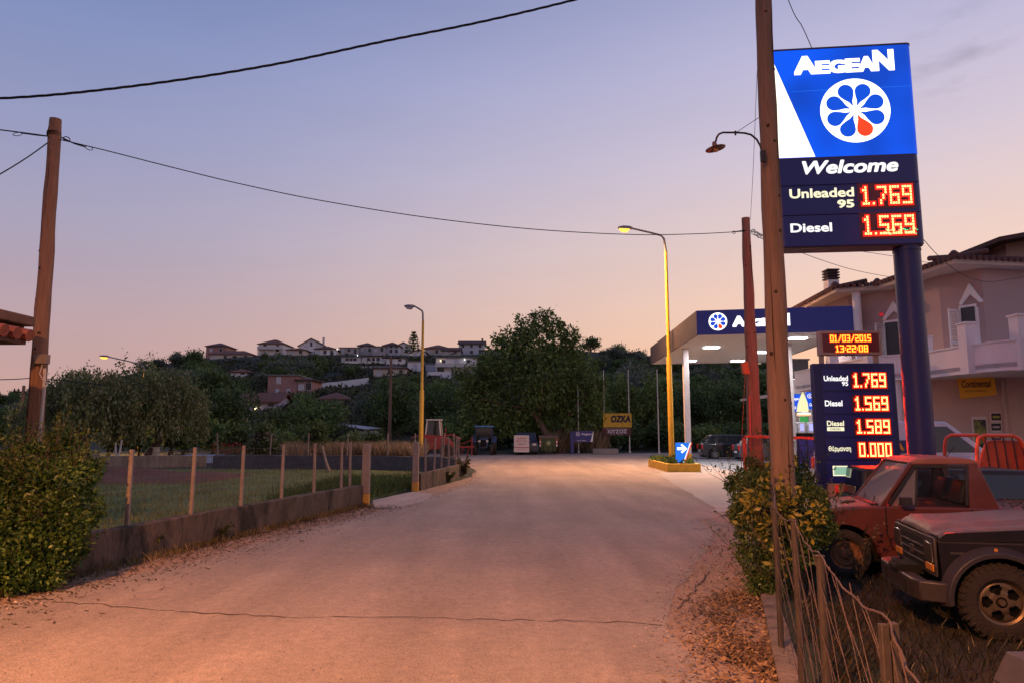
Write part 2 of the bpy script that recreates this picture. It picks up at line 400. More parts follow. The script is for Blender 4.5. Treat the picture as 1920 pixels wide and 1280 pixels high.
def axis(segs):
    out = []
    for a, b, st in segs:
        n = max(1, round((b - a) / st)); out += [a + (b - a) * i / n for i in range(n)]
    return out + [segs[-1][1]]
xs = axis([(-1500, -400, 220), (-400, -120, 28), (-120, -20, 4), (-20, -1, 1), (-1, 6, .2), (6, 20, .7), (20, 120, 4), (120, 400, 28), (400, 1500, 220)])
ys = axis([(-600, -60, 180), (-60, -14, 8), (-14, 4, .8), (4, 12.4, .2), (12.4, 62, 2), (62, 262, 4), (262, 600, 40), (600, 2400, 300)])
g = MB(); nx = len(xs)
g.v = [(x, y, H(x, y)) for y in ys for x in xs]
g.f = [(j * nx + i, j * nx + i + 1, (j + 1) * nx + i + 1, (j + 1) * nx + i) for j in range(len(ys) - 1) for i in range(nx - 1)]
g.m = [0] * len(g.f)
m_soil = mat('dry_soil', (.032, .038, .018), .95, scale=.3, col2=(.014, .022, .008), bump=1.2, bscale=7, second=((.10, .07, .045), .05, .60, .68))
o = link('ground', mesh_of('ground', g, m_soil, ang=60, recalc=False)); tag(o, kind='structure')

def ragged(pts, amp=.12, step=.5, seed=1, closed=True):
    """walk a polygon outline and roughen it"""
    out = []; n = len(pts)
    for i in range(n if closed else n - 1):
        a, b = Vector(pts[i]), Vector(pts[(i + 1) % n]); L_ = (b - a).length; k = max(1, int(L_ / step))
        d = (b - a).normalized() if L_ else Vector((1, 0)); nn = Vector((-d.y, d.x))
        for j in range(k):
            p = a + (b - a) * j / k
            out.append(tuple(p + nn * amp * (mnoise.noise(Vector((p.x * .9, p.y * .9, seed))) + .5 * mnoise.noise(Vector((p.x * 3, p.y * 3, seed))))))
    return out
def sheet(name, pts, z, m):
    bm = bmesh.new(); vs = [bm.verts.new((x, y, z)) for x, y in pts]; f = bm.faces.new(vs)
    if f.normal.z < 0: bmesh.ops.reverse_faces(bm, faces=[f])
    bm.normal_update()
    if bm.faces[:][0].normal.z < 0: bmesh.ops.reverse_faces(bm, faces=bm.faces[:])
    bmesh.ops.triangulate(bm, faces=bm.faces[:])
    me = bpy.data.meshes.new(name); bm.to_mesh(me); bm.free(); me.materials.append(m)
    return tag(link(name, me), kind='structure')
g2 = lambda px, py: tuple(gr(px, py).xy)
# road surface: worn pale asphalt with sand
m_road = mat('worn_road', (.36, .285, .225), .88, scale=.45, col2=(.27, .22, .18), bump=.9, bscale=60, second=((.41, .315, .235), 1.1, .54, .78), detail=12, sharp=.2)
def road_fix(m):
    # fine aggregate speckle and long worn streaks on top of the patches
    n = m.node_tree.nodes; l = m.node_tree.links; b = n['Principled BSDF']; src = b.inputs['Base Color'].links[0].from_socket
    t = [x for x in n if x.type == 'MAPPING'][0]
    v = n.new('ShaderNodeTexNoise'); v.inputs['Scale'].default_value = 55; v.inputs['Detail'].default_value = 8; v.inputs['Roughness'].default_value = .8; l.new(t.outputs[0], v.inputs[0])
    r = n.new('ShaderNodeMapRange'); r.inputs['From Min'].default_value = .3; r.inputs['From Max'].default_value = .7; r.inputs['To Min'].default_value = .62; r.inputs['To Max'].default_value = 1.3
    l.new(v.outputs[0], r.inputs[0])
    mp = n.new('ShaderNodeMapping'); mp.inputs['Scale'].default_value = (1.3, .16, 1); mp.inputs['Rotation'].default_value = (0, 0, R(-8)); tcn = [x for x in n if x.type == 'TEX_COORD'][0]
    l.new(tcn.outputs['Object'], mp.inputs[0]); w = n.new('ShaderNodeTexNoise'); w.inputs['Scale'].default_value = 1.2; w.inputs['Detail'].default_value = 5; l.new(mp.outputs[0], w.inputs[0])
    r2_ = n.new('ShaderNodeMapRange'); r2_.inputs['From Min'].default_value = .35; r2_.inputs['From Max'].default_value = .65; r2_.inputs['To Min'].default_value = .84; r2_.inputs['To Max'].default_value = 1.08
    l.new(w.outputs[0], r2_.inputs[0]); mu0 = n.new('ShaderNodeMath'); mu0.operation = 'MULTIPLY'; l.new(r.outputs[0], mu0.inputs[0]); l.new(r2_.outputs[0], mu0.inputs[1])
    u = n.new('ShaderNodeTexNoise'); u.inputs['Scale'].default_value = 11; u.inputs['Detail'].default_value = 6; u.inputs['Roughness'].default_value = .75; l.new(t.outputs[0], u.inputs[0])
    r3 = n.new('ShaderNodeMapRange'); r3.inputs['From Min'].default_value = .32; r3.inputs['From Max'].default_value = .68; r3.inputs['To Min'].default_value = .82; r3.inputs['To Max'].default_value = 1.14; l.new(u.outputs[0], r3.inputs[0])
    mu = n.new('ShaderNodeMath'); mu.operation = 'MULTIPLY'; l.new(mu0.outputs[0], mu.inputs[0]); l.new(r3.outputs[0], mu.inputs[1])
    sc = n.new('ShaderNodeVectorMath'); sc.operation = 'SCALE'; l.new(src, sc.inputs[0]); l.new(mu.outputs[0], sc.inputs['Scale']); l.new(sc.outputs[0], b.inputs['Base Color'])
road_fix(m_road)
left_edge = [(-8.5, -12), (-6.6, 2), (-5.35, 6.0), (-4.7, 8.0), g2(430, 1035), g2(560, 995), g2(700, 962), g2(790, 938), g2(880, 905), g2(893, 884), g2(872, 868), g2(858, 862)]
right_edge = [(3.6, 13.6), (3.35, 12.2), g2(1350, 985), g2(1322, 1040), g2(1268, 1110), g2(1262, 1180), g2(1330, 1275), (1.75, 4.2), (1.5, 2), (1.2, -2), (.9, -12)]
far = [(-7.5, 48.5), (-8.5, 53.5), (-3.0, 52.5), (5, 54), (12, 55.5), (60, 57), (60, 40), (30, 36), (12, 19), (7.6, 14.9), (4.4, 14.6)]
verge = [(-9.5, -12), (-7.6, 2), (-6.1, 6.0), (-5.5, 7.7), (-3.42, 16.4), (-2.6, 20.5), (-2.0, 23.5), (-1.5, 27), (-1.6, 29), (-1, 30), (0, 10), (0, -12)]
m_verge = mat('sandy_verge', (.38, .26, .18), .95, scale=2.2, col2=(.24, .165, .115), bump=1.5, bscale=30, second=((.14, .10, .065), 3, .56, .74))
sheet('dirt_verge', ragged(verge, .1, .4, 3), .006, m_verge)
verge2 = [(.4, -12), (.6, 2), (.9, 5), (1.6, 8.2), (2.4, 11), (2.8, 14.2), (4.3, 14.4), (fence_x(11.6) + .05, 11.5), (fence_x(7) - .05, 7), (fence_x(4) - .05, 4), (fence_x(-12) - .05, -12)]
sheet('litter_verge', ragged(verge2, .06, .4, 4), .0065, m_verge)
sheet('road', ragged(left_edge + far + right_edge, .10, .12, 5), .012, m_road)
# concrete forecourt of the filling station
m_fore = mat('forecourt_concrete', (.34, .30, .27), .75, scale=.7, col2=(.25, .225, .205), bump=.4, bscale=50, second=((.17, .155, .14), 1.2, .58, .72))
sheet('forecourt', ragged([(4.4, 15.0), (5.6, 26), (7.0, 36), (9, 44), (40, 44), (40, 15.0)], .15, .8, 8), .017, m_fore)
m_apron = mat('apron_concrete', (.40, .33, .28), .85, scale=2, col2=(.26, .21, .18), bump=.6, bscale=40)
sheet('driveway_apron', ragged([g2(697, 938), g2(775, 922), g2(812, 926), g2(800, 940), g2(745, 952), g2(702, 953)], .04, .3, 9), .018, m_apron)
# crack that crosses the road, with shorter branches
m_crack = mat('crack_dirt', (.10, .068, .052), .95, var=.6, scale=8)
def crack(pts, w, seed):
    mb = MB(); rr = random.Random(seed); P_ = []
    for (a, b) in zip(pts, pts[1:]):
        a, b = gr(*a), gr(*b); n = max(2, int((b - a).length / .12))
        for i in range(n): P_.append((a + (b - a) * i / n) + Vector((rr.uniform(-.02, .02), rr.uniform(-.045, .045), 0)))
    for a, b in zip(P_, P_[1:]):
        w1 = w * rr.uniform(.4, 1.3); d = (b - a).normalized(); n_ = Vector((-d.y, d.x, 0)) * w1 / 2
        mb.add([(p.x, p.y, .0165) for p in (a - n_, b - n_, b + n_, a + n_)], [(0, 1, 2, 3)])
    return mb
ck = crack([(40, 1122), (170, 1134), (300, 1145), (430, 1153), (560, 1161), (680, 1158), (800, 1160), (1000, 1166), (1130, 1167), (1270, 1176)], .017, 1)
for q in (
          crack([(1330, 1072), (1300, 1110), (1262, 1150)], .02, 4), crack([(1255, 925), (1340, 918)], .012, 5)): ck.join(q)
me = mesh_of('road_crack', ck, m_crack, recalc=False); tag(link('road_crack', me), kind='structure')

# yard where the wrecks stand: bare red soil sheet near, grass tufts above
m_yard = mat('yard_soil', (.050, .032, .018), .95, scale=1.6, col2=(.018, .018, .008), bump=1.5, bscale=25)
yy = MB(); ygx = [i * .35 for i in range(0, 60)]
ypts = [(fence_x(-8) + .7, -8), (30, -8), (30, 11.2), (fence_x(10.7) + .75, 10.7)]
sheet('yard', ragged(ypts, .05, 1, 2), YARD_Z + .006, m_yard)
# field inside the left fence
m_field = mat('field_grass', (.13, .16, .045), .95, scale=.8, col2=(.07, .10, .025), bump=1.5, bscale=30, second=((.10, .055, .035), .35, .56, .7))
fp = [(-5.9, 6.8), (-3.75, 16.2), (-3.0, 20.4), (-2.55, 23.6), (-2.3, 27.1), (-3.0, 29.3), (-5.6, 30.9), (-11, 31.7), (-21, 32.1), (-30, 32), (-30, 6.8)]
sheet('field', fp, .02, m_field)
# heap of bare red earth along the far side of the field
hb = MB(); nX, nY = 40, 10
for j in range(nY + 1):
    for i in range(nX + 1):
        x, y = -20.5 + i * 10.5 / nX, 22.5 + j * 6.0 / nY
        e = math.sin(math.pi * i / nX) ** .5 * math.sin(math.pi * j / nY)
        hb.v.append((x, y, .0 + .5 * e * (.6 + .6 * mnoise.noise(Vector((x * .5, y * .5, 1))) + .2 * mnoise.noise(Vector((x * 2, y * 2, 1))))))
hb.f = [(j * (nX + 1) + i, j * (nX + 1) + i + 1, (j + 1) * (nX + 1) + i + 1, (j + 1) * (nX + 1) + i) for j in range(nY) for i in range(nX)]; hb.m = [0] * len(hb.f)
m_heap = mat('red_earth', (.16, .06, .035), .95, scale=1.2, col2=(.06, .035, .02), bump=2, bscale=8)
tag(link('earth_bank', mesh_of('earth_bank', hb, m_heap, recalc=False)), kind='structure')

# ---------------------------------------------------------------- low concrete walls with mesh fences (left)
m_wall = mat('stained_concrete', (.15, .105, .08), .92, scale=3.5, col2=(.055, .042, .032), bump=1.6, bscale=22, stretch=(1, 1, .4), second=((.022, .020, .014), 2.0, .48, .62), detail=10)
m_wall2 = mat('block_wall', (.10, .095, .10), .92, scale=3, col2=(.055, .05, .055), bump=1, bscale=20)
m_post = mat('concrete_post', (.31, .24, .20), .85, scale=6, col2=(.19, .14, .115), bump=.6, bscale=40)
m_wire = mat('rusty_wire', (.11, .07, .055), .7, var=.3, metal=.3)
m_pyel = mat('yellow_paint_worn', (.62, .33, .03), .7, scale=6, col2=(.30, .17, .06))
def wall_sweep(pts, h, t, capo=.03, hs=None):
    """low wall following a polyline, mitred, with a slightly uneven top"""
    P_ = []
    for a, b in zip(pts, pts[1:]):
        a, b = Vector(a), Vector(b); n = max(1, int((b - a).length / .5)); P_ += [a + (b - a) * i / n for i in range(n)]
    P_.append(Vector(pts[-1])); mb = MB(); k = len(P_); prof = [(-t / 2, -.35), (-t / 2, h - .0), (-t / 2 + .02, h + .012), (t / 2 - .02, h + .012), (t / 2, h), (t / 2, -.35)]
    for i, p in enumerate(P_):
        d = (P_[min(i + 1, k - 1)] - P_[max(0, i - 1)]).normalized(); n_ = Vector((-d.y, d.x))
        for u, z in prof:
            w = .012 * mnoise.noise(Vector((p.x * 2.3, p.y * 2.3, z * 3 + u * 9)))
            mb.v.append((p.x + n_.x * (u + w), p.y + n_.y * (u + w), z + (w * 2 if z > 0 else 0)))
    q = len(prof)
    for i in range(k - 1):
        for j in range(q): mb.f.append((i * q + j, i * q + (j + 1) % q, (i + 1) * q + (j + 1) % q, (i + 1) * q + j))
    mb.f += [tuple(range(q))[::-1], tuple(range((k - 1) * q, k * q))]; mb.m = [0] * len(mb.f); return mb
def fence(name, label, posts, z0, z1, wz1, group=None, lean=.02, pr=.035, r=.0018, cell=(.1, .1), square=True, pm=None):
    c = Vector(posts[0]); t = thing(name, label, 'fence', (c.x, c.y, z0), 0, group); rr = random.Random(len(label))
    for p in posts:
        mb = MB(); lx, ly = rr.uniform(-lean, lean), rr.uniform(-lean, lean)
        mb.hexa([(p[0] + sx * pr, p[1] + sy * pr, z0 - .25) for sx, sy in ((-1, -1), (1, -1), (1, 1), (-1, 1))] +
                [(p[0] + sx * pr * .85 + lx, p[1] + sy * pr * .85 + ly, z1) for sx, sy in ((-1, -1), (1, -1), (1, 1), (-1, 1))])
        part('post', mb, pm or m_post, t, world=True, bevel=.006)
    mb = MB()
    for a, b in zip(posts, posts[1:]):
        a, b = Vector(a), Vector(b); L_ = (b - a).length; n = max(1, int(L_ / cell[0])); hh = wz1 - z0; m_ = max(1, int(hh / cell[1]))
        off = Vector((0, -pr)) * .0
        for i in range(1, n):
            p = a + (b - a) * i / n; w = .01 * math.sin(i * 1.7)
            mb.tube([(p.x, p.y + w, z0), (p.x + w, p.y - w, (z0 + wz1) / 2), (p.x, p.y + w, wz1)], r, 3, False)
        for j in range(m_ + 1):
            z = z0 + .03 + (hh - .03) * j / m_; rw = r * (1.9 if j == m_ else 1)
            mb.tube([(a.x + (b.x - a.x) * s, a.y + (b.y - a.y) * s, z - .03 * math.sin(math.pi * s) * rr.uniform(.2, 1)) for s in (0, .25, .5, .75, 1)], rw, 3, False)
    part('wire_mesh', mb, m_wire, t, world=True, smooth=False)
    return t
w1 = [(-5.75, 6.4), (-4.55, 11.8), (-3.55, 16.35)]
solo('low_wall', wall_sweep(w1, .46, .2), m_wall, 'long stained concrete wall along the left edge of the road, under the nearest mesh fence', 'wall')
w2 = [(-2.74, 20.5), (-2.35, 23.4), (-2.0, 26.6)]
solo('low_wall', wall_sweep(w2, .46, .2), m_wall, 'short stained concrete wall beyond the driveway gap, curving away beside the road', 'wall')
w3 = [(-2.02, 26.75), (-2.7, 29.3), (-5.5, 31.1), (-11, 31.9), (-13.6, 32.05)]
solo('low_wall', wall_sweep(w3, .62, .2), m_wall2, 'dark block wall closing the far side of the grass field in front of the tall dry grass', 'wall')
def lerp(a, b, t): return (a[0] + (b[0] - a[0]) * t, a[1] + (b[1] - a[1]) * t)
def on(px, a, b):      # point of segment a-b seen at photo column px
    lo, hi = 0., 1.
    f = lambda t: proj(Vector((*lerp(a, b, t), .9)))[0] - px
    for _ in range(40):
        mid = (lo + hi) / 2
        if (f(lo) < 0) != (f(mid) < 0): hi = mid
        else: lo = mid
    return lerp(a, b, lo)
posts1 = [(-5.7, 6.65)] + [on(px, w1[0], w1[1]) for px in (242,)] + [on(px, w1[0], w1[1]) if px < 420 else on(px, w1[1], w1[2]) for px in (361, 454, 529, 590, 641)] + [(-3.66, 15.95)]
fence('mesh_fence', 'nearest wire mesh fence on slim concrete posts standing on the long roadside wall', posts1, .46, 1.46, 1.42, pr=.027)
posts2 = [(-2.62, 21.3), (-2.5, 22.5), (-2.38, 23.7), (-2.24, 24.9), (-2.1, 26.1), (-2.05, 26.9)]
fence('mesh_fence', 'short wire mesh fence on the curving wall beyond the driveway gap', posts2, .46, 1.5, 1.46, lean=.06, pr=.03)
posts3 = [(-2.3, 27.9), (-2.9, 29.5), (-4.2, 30.3), (-5.5, 31.1), (-7.4, 31.4), (-9.2, 31.65), (-11, 31.9), (-13.4, 32.03)]
fence('mesh_fence', 'far wire mesh fence on the dark block wall behind the grass field', posts3, .62, 1.62, 1.58, lean=.08, cell=(.16, .16), pr=.027)
def pillar(x, y, label):
    t = thing('gate_pillar', label, 'pillar', (x, y, 0), 0, 'gate pillars of the driveway gap')
    mb = MB(); mb.hexa([(-.09, -.1, .26), (.09, -.1, .26), (.09, .1, .26), (-.09, .1, .26), (-.075, -.09, 1.4), (.085, -.09, 1.4), (.085, .09, 1.4), (-.075, .09, 1.4)])
    part('shaft', mb, m_post, t, bevel=.02)
    mb = MB(); mb.box(-.093, .093, -.103, .103, -.2, .26); part('painted_foot', mb, m_pyel, t, bevel=.02, label='yellow painted foot')
    return t
pillar(-3.42, 16.5, 'weathered concrete gate pillar at the end of the long roadside wall, near side of the gap')
pillar(-2.78, 20.3, 'weathered concrete gate pillar beside the short curved wall, far side of the gap')

# ---------------------------------------------------------------- right-hand fence and kerb
m_kerb = mat('old_kerb', (.20, .15, .12), .9, scale=4, col2=(.08, .06, .045), bump=1.6, bscale=22, second=((.05, .04, .03), 5, .5, .65))
kb = [(fence_x(y) - .12, y) for y in (-8, 3, 4.5, 5.5, 6.6, 7.4)]
solo('kerb', wall_sweep(kb, .07, .16), m_kerb, 'rough low concrete kerb under the sagging wire fence at bottom right', 'kerb')
m_spost = mat('galvanised_post', (.085, .068, .062), .7, scale=9, col2=(.045, .035, .032), metal=.5, bump=.15)
P = [at(1760, 1330, 1.75), at(1665, 1166, 2.5), at(1537, 1042, 3.75), at(1488, 975, 4.75), at(1452, 952, 5.5)]
tf = thing('wire_fence', 'sagging wire fence on steel posts at bottom right in front of the wrecked vehicles', 'fence', (P[2].x, P[2].y, -.1))
def line_xy(P_): return (P_.x, P_.y)
for k_, p in enumerate(P):
    mb = MB()
    if k_ == 1:
        for dx in (-.017, .017): mb.hexa([(p.x + dx + a * .0145, p.y + b * .014, -.4) for a, b in ((-1, -1), (1, -1), (1, 1), (-1, 1))] + [(p.x + dx + a * .014, p.y + b * .014, p.z - (.004 if dx < 0 else 0)) for a, b in ((-1, -1), (1, -1), (1, 1), (-1, 1))])
    else: mb.tube([(p.x, p.y, -.4), (p.x + .004, p.y, .4), (p.x, p.y, p.z)], [.024, .023, .022], 10); mb.tube([(p.x, p.y, p.z - .004), (p.x, p.y, p.z + .006)], .026, 10)
    part('post', mb, m_spost, tf, world=True, bevel=.003)
wm = MB(); rr = random.Random(5)
P2 = P + [Vector((fence_x(7.5), 7.5, 1.12)), Vector((fence_x(10.4), 10.4, 1.15))]
for a, b in zip(P2, P2[1:]):
    # top wire, heavier and kinked
    pts = [(a + (b - a) * s) + Vector((.006 * math.sin(s * 21), 0, .012 - .05 * math.sin(math.pi * s) + .005 * math.sin(s * 17))) for s in [i / 14 for i in range(15)]]
    wm.tube(pts, .0045, 5)
# loose diamond mesh: wires running down steeply both ways between posts
def fp_(s):     # s along chain in metres of y
    for a, b in zip(P2, P2[1:]):
        if a.y <= s <= b.y: return a + (b - a) * ((s - a.y) / (b.y - a.y))
    return P2[-1] if s > P2[-1].y else P2[0]
for i in range(46):
    y0 = 1.8 + i * .19
    for sgn in (-1, 1):
        if sgn > 0 and i % 3: continue
        pts = []
        for j in range(9):
            s = j / 8; y = y0 + sgn * s * 1.5
            if not (1.8 < y < 10.3): continue
            q = fp_(y); pts.append((q.x + .015 * math.sin(i * 2.1 + j), y, .02 + (q.z - .03) * (1 - s) + .01 * math.sin(j * 3 + i)))
        if len(pts) > 2: wm.tube(pts, .0021 if sgn < 0 else .0012, 4, False)
part('wire_mesh', wm, m_wire, tf, world=True, smooth=False)
# grey metal box corner lying at the lower right
mb = MB(); c = Vector((3.86, 5.25, YARD_Z))
mb.box(c.x - .12, c.x + .7, c.y - .1, c.y + .45, YARD_Z, YARD_Z + .1)
mb.hexa([(c.x - .12, c.y - .1, YARD_Z + .1), (c.x + .7, c.y - .1, YARD_Z + .1), (c.x + .7, c.y + .45, YARD_Z + .1), (c.x - .12, c.y + .45, YARD_Z + .1), (c.x - .02, c.y, YARD_Z + .33), (c.x + .7, c.y, YARD_Z + .33), (c.x + .7, c.y + .4, YARD_Z + .33), (c.x - .02, c.y + .4, YARD_Z + .33)])
solo('metal_crate', mb, mat('dull_steel', (.16, .13, .12), .6, metal=.5), 'dull metal crate lying in the grass at the bottom right corner', 'crate', bevel=.012)

# ---------------------------------------------------------------- grass, litter, weeds
def blades(name, region, n, h, m, z=0.0, w=.012, lean=.5, seed=1, hfun=None):
    """region(rng)->(x,y) sampler"""
    g = np.random.default_rng(seed); out = []
    for i in range(n):
        x, y = region(g); hh = h * (.4 + .9 * g.random()); a = g.random() * 6.28; b = g.random() * 6.28
        zz = z if hfun is None else hfun(x, y)
        lx, ly = math.cos(b) * hh * lean * g.random(), math.sin(b) * hh * lean * g.random(); dx, dy = math.cos(a) * w / 2, math.sin(a) * w / 2
        out.append([(x - dx, y - dy, zz), (x + dx, y + dy, zz), (x + lx * .5 + dx * .7, y + ly * .5 + dy * .7, zz + hh * .6), (x + lx, y + ly, zz + hh)])
    me = merge_leafs(name, out, m); return tag(link(name, me), kind='stuff')
lm_grass = leafmat('grass_blades', (.08, .12, .028), (.17, .21, .055), (.25, .21, .08))
lm_dry = leafmat('dry_grass', (.15, .10, .055), (.26, .18, .10), (.34, .25, .15), trans=.4)
lm_litter = leafmat('dry_leaves', (.05, .028, .015), (.17, .09, .035), (.36, .22, .10), trans=.1)
def inpoly(p, poly):
    c = False; j = len(poly) - 1
    for i in range(len(poly)):
        if ((poly[i][1] > p[1]) != (poly[j][1] > p[1])) and p[0] < (poly[j][0] - poly[i][0]) * (p[1] - poly[i][1]) / (poly[j][1] - poly[i][1]) + poly[i][0]: c = not c
        j = i
    return c
def field_s(g):
    while True:
        y = 6.9 + 24.5 * g.random() ** 1.35; x = -2.4 - g.random() * y * .72
        if inpoly((x, y), fp) and (g.random() < .35 + .65 * (mnoise.noise(Vector((x * .6, y * .6, 0))) > -.12)): return x, y
blades('field_grass_tufts', field_s, 26000, .10, lm_grass, .02, .014, .8, 11)
tag(bpy.data.objects['field_grass_tufts'], 'short green grass over the fenced field on the left', 'grass')
def apr_s(g):
    while True:
        y = 16.8 + 8 * g.random(); x = -6 + 4.6 * g.random()
        if inpoly((x, y), fp) : return x, y
blades('lush_grass', apr_s, 5000, .26, leafmat('lush', (.03, .055, .012), (.07, .11, .03)), .02, .02, .7, 12)
tag(bpy.data.objects['lush_grass'], 'longer greener grass behind the driveway gap', 'grass')
def dry_s(g):
    while True:
        px = 545 + 250 * g.random(); y = 33 + 7 * g.random() ** 1.3; x = (px - 960) / F * y
        if mnoise.noise(Vector((x * .8, y * .8, 2))) > -.25 + .3 * g.random(): return x, y
blades('dry_grass_stand', dry_s, 11000, 1.0, lm_dry, 0, .022, .55, 13)
tag(bpy.data.objects['dry_grass_stand'], 'tall straw coloured dry grass behind the dark block wall', 'grass')
def dry2_s(g):
    px = 1042 + 85 * g.random(); return ((px - 960) / F * 57 + g.normal() * .3, 56 + 3 * g.random())
blades('dry_reed_stand', dry2_s, 2600, 1.6, lm_dry, 0, .05, .5, 14)
tag(bpy.data.objects['dry_reed_stand'], 'tan reeds along the far road edge behind the small blue sign', 'grass')
def yard_s(g):
    while True:
        y = 2.2 + 8.6 * g.random(); x = fence_x(y) + .1 + (y * .95) * g.random() ** 1.2
        return x, y
blades('yard_grass', yard_s, 15000, .13, leafmat('yard_blades', (.012, .016, .005), (.028, .030, .009), (.075, .048, .02)), 0, .010, .9, 15, hfun=lambda x, y: H(x, y))
tag(bpy.data.objects['yard_grass'], 'patchy dark grass and dry stalks under the wrecked vehicles', 'grass')
def rim_s(g):
    t = g.random(); i = int(g.random() * 2); p = lerp(w1[i], w1[i + 1], t); return p[0] + .14 + abs(g.normal()) * .12, p[1] + g.normal() * .05
blades('wall_foot_weeds', rim_s, 2600, .10, leafmat('weed_blades', (.03, .04, .012), (.10, .08, .03), (.2, .13, .06)), .005, .012, .9, 16)
tag(bpy.data.objects['wall_foot_weeds'], 'thin weeds along the foot of the long roadside wall', 'weeds')
# leaf litter: little curled leaves and straws lying on the right verge
g_ = np.random.default_rng(3); lit = []
def lit_ok(x, y):
    e = 1.05 + (y - 4) * .285 + .12 * mnoise.noise(Vector((x * 2, y * 2, 0)))
    return x > e
k = 0
while k < 11500:
    y = 3.4 + 7.2 * g_.random() ** 1.5; x = fence_x(y) - .14 - abs(g_.normal()) * .5
    dens = .25 + .75 * sstep(-.15, .25, mnoise.noise(Vector((x * 1.4, y * .9, 5))))
    if y > 7.6: dens *= .22
    if g_.random() > sstep(-.45, .3, x - (1.05 + (y - 4.2) * .3 + .22 * mnoise.noise(Vector((x * 1.5, y * 1.5, 9))))) or g_.random() > dens: continue
    a = g_.random() * 6.28; straw = g_.random() < .4; L_ = (.07 if straw else .038) * (.5 + g_.random()); w_ = (.005 if straw else .02) * (.6 + .7 * g_.random())
    z = .014 + .05 * g_.random() ** 3; t = np.array([math.cos(a), math.sin(a), g_.normal() * .35]); s_ = np.array([-math.sin(a), math.cos(a), g_.normal() * .5]); c_ = np.array([x, y, z])
    q = [c_ - t * L_ / 2, c_ - s_ * w_ / 2, c_ + t * L_ / 2, c_ + s_ * w_ / 2]; q = [(p[0], p[1], max(.0145, p[2])) for p in q]; lit.append(q); k += 1

tag(link('leaf_litter', merge_leafs('leaf_litter', lit, lm_litter)), 'orange brown dead leaves and straw drifted along the right verge', 'leaf litter', kind='stuff')
# thinner scatter of debris on the left verge and at the road edges
lit = []
for i in range(3500):
    t = g_.random(); j = int(g_.random() * 2); p = lerp(w1[j], w1[j + 1], t); x = p[0] + .15 + abs(g_.normal()) * .5; y = p[1] - abs(g_.normal()) * .2
    a = g_.random() * 6.28; L_ = .03 * (.4 + g_.random()); c_ = (x, y, .016)
    lit.append([(x - math.cos(a) * L_, y - math.sin(a) * L_, .015), (x + math.sin(a) * L_ * .3, y - math.cos(a) * L_ * .3, .02), (x + math.cos(a) * L_, y + math.sin(a) * L_, .03), (x - math.sin(a) * L_ * .3, y + math.cos(a) * L_ * .3, .016)])
tag(link('verge_debris', merge_leafs('verge_debris', lit, leafmat('debris', (.05, .035, .02), (.18, .11, .06)))), 'small dead leaves scattered along the left verge', 'leaf litter', kind='stuff')
# fine gravel scattered over the road and its crumbling edges
q = []; re_ = [tuple(p) for p in ragged(right_edge, .10, .12, 5, False)]; le_ = [tuple(p) for p in ragged(left_edge, .10, .12, 5, False)]
for i in range(9000):
    if i < 3000: p = re_[int(g_.random() * len(re_))]; x, y = p[0] + g_.normal() * .16 + .05, p[1] + g_.normal() * .12; s_ = .012
    elif i < 6000: p = le_[int(g_.random() * len(le_))]; x, y = p[0] + g_.normal() * .16, p[1] + g_.normal() * .2; s_ = .014
    else: y = 4.6 + 14 * g_.random() ** 1.8; x = -y * .8 + y * 1.25 * g_.random(); s_ = .007
    if not inpoly((x, y), left_edge + [(0, 40)] + right_edge) and i >= 6000: continue
    s_ *= .5 + g_.random(); a = g_.random() * 6.28; c_, d_ = math.cos(a) * s_, math.sin(a) * s_; z = .0135
    q.append([(x - c_, y - d_, z), (x + d_ * .7, y - c_ * .7, z + s_ * .5), (x + c_, y + d_, z + s_ * .8), (x - d_ * .7, y + c_ * .7, z + s_ * .3)])
tag(link('gravel', merge_leafs('gravel', q, leafmat('gravel_bits', (.14, .10, .08), (.45, .34, .26), trans=0))), 'fine gravel and grit scattered over the road and along its edges', 'gravel', kind='stuff')
# a few stones on the verge
def stone(x, y, r, label, sd):
    bm = bmesh.new(); bmesh.ops.create_icosphere(bm, subdivisions=2, radius=r)
    for v in bm.verts: v.co *= 1 + .35 * mnoise.noise(v.co / r * 1.3 + Vector((sd, 0, 0))); v.co.z *= .55
    me = bpy.data.meshes.new('stone'); bm.to_mesh(me); bm.free(); me.materials.append(m_kerb)
    for p in me.polygons: p.use_smooth = True
    o = link('stone', me); o.location = (x, y, r * .3); tag(o, label, 'stone')
a = gr(1372, 1150); stone(a.x, a.y, .06, 'pale stone half buried in the orange leaf litter', 1)
a = gr(490, 998); stone(a.x, a.y, .09, 'pale stone lying against the foot of the long roadside wall', 2)
a = gr(778, 918); stone(a.x, a.y, .09, 'pale stone beside the gate pillar at the far side of the gap', 3)
# sprigs of weed at the wall foot
def weed(x, y, z, h, n, label, m, seed, ls=.07):
    g = np.random.default_rng(seed); q = []
    t = thing('weed', label, 'weed', (x, y, z))
    mb = MB()
    for i in range(7):
        a = g.random() * 6.28; l = h * (.6 + .4 * g.random()); tip = (math.cos(a) * l * .5, math.sin(a) * l * .5, l)
        mb.tube([(0, 0, -.02), (tip[0] * .4, tip[1] * .4, l * .6), tip], [.006, .004, .002], 4)
        for k in range(n // 7):
            s = .25 + .75 * g.random(); c = np.array([tip[0] * s * s, tip[1] * s * s, tip[2] * s]); d = g.normal(size=3); d /= np.linalg.norm(d); e = np.cross(d, g.normal(size=3)); e /= np.linalg.norm(e); L_ = ls * (.5 + g.random())
            q.append([c, c + d * L_ * .5 + e * L_ * .2, c + d * L_, c + d * L_ * .5 - e * L_ * .2])
    part('stems', mb, mat('weed_stem', (.06, .05, .025), .9), t)
    o = link('leaves', merge_leafs('leaves', q, m), t)
lw = leafmat('weed_leaves', (.035, .05, .018), (.10, .11, .05))
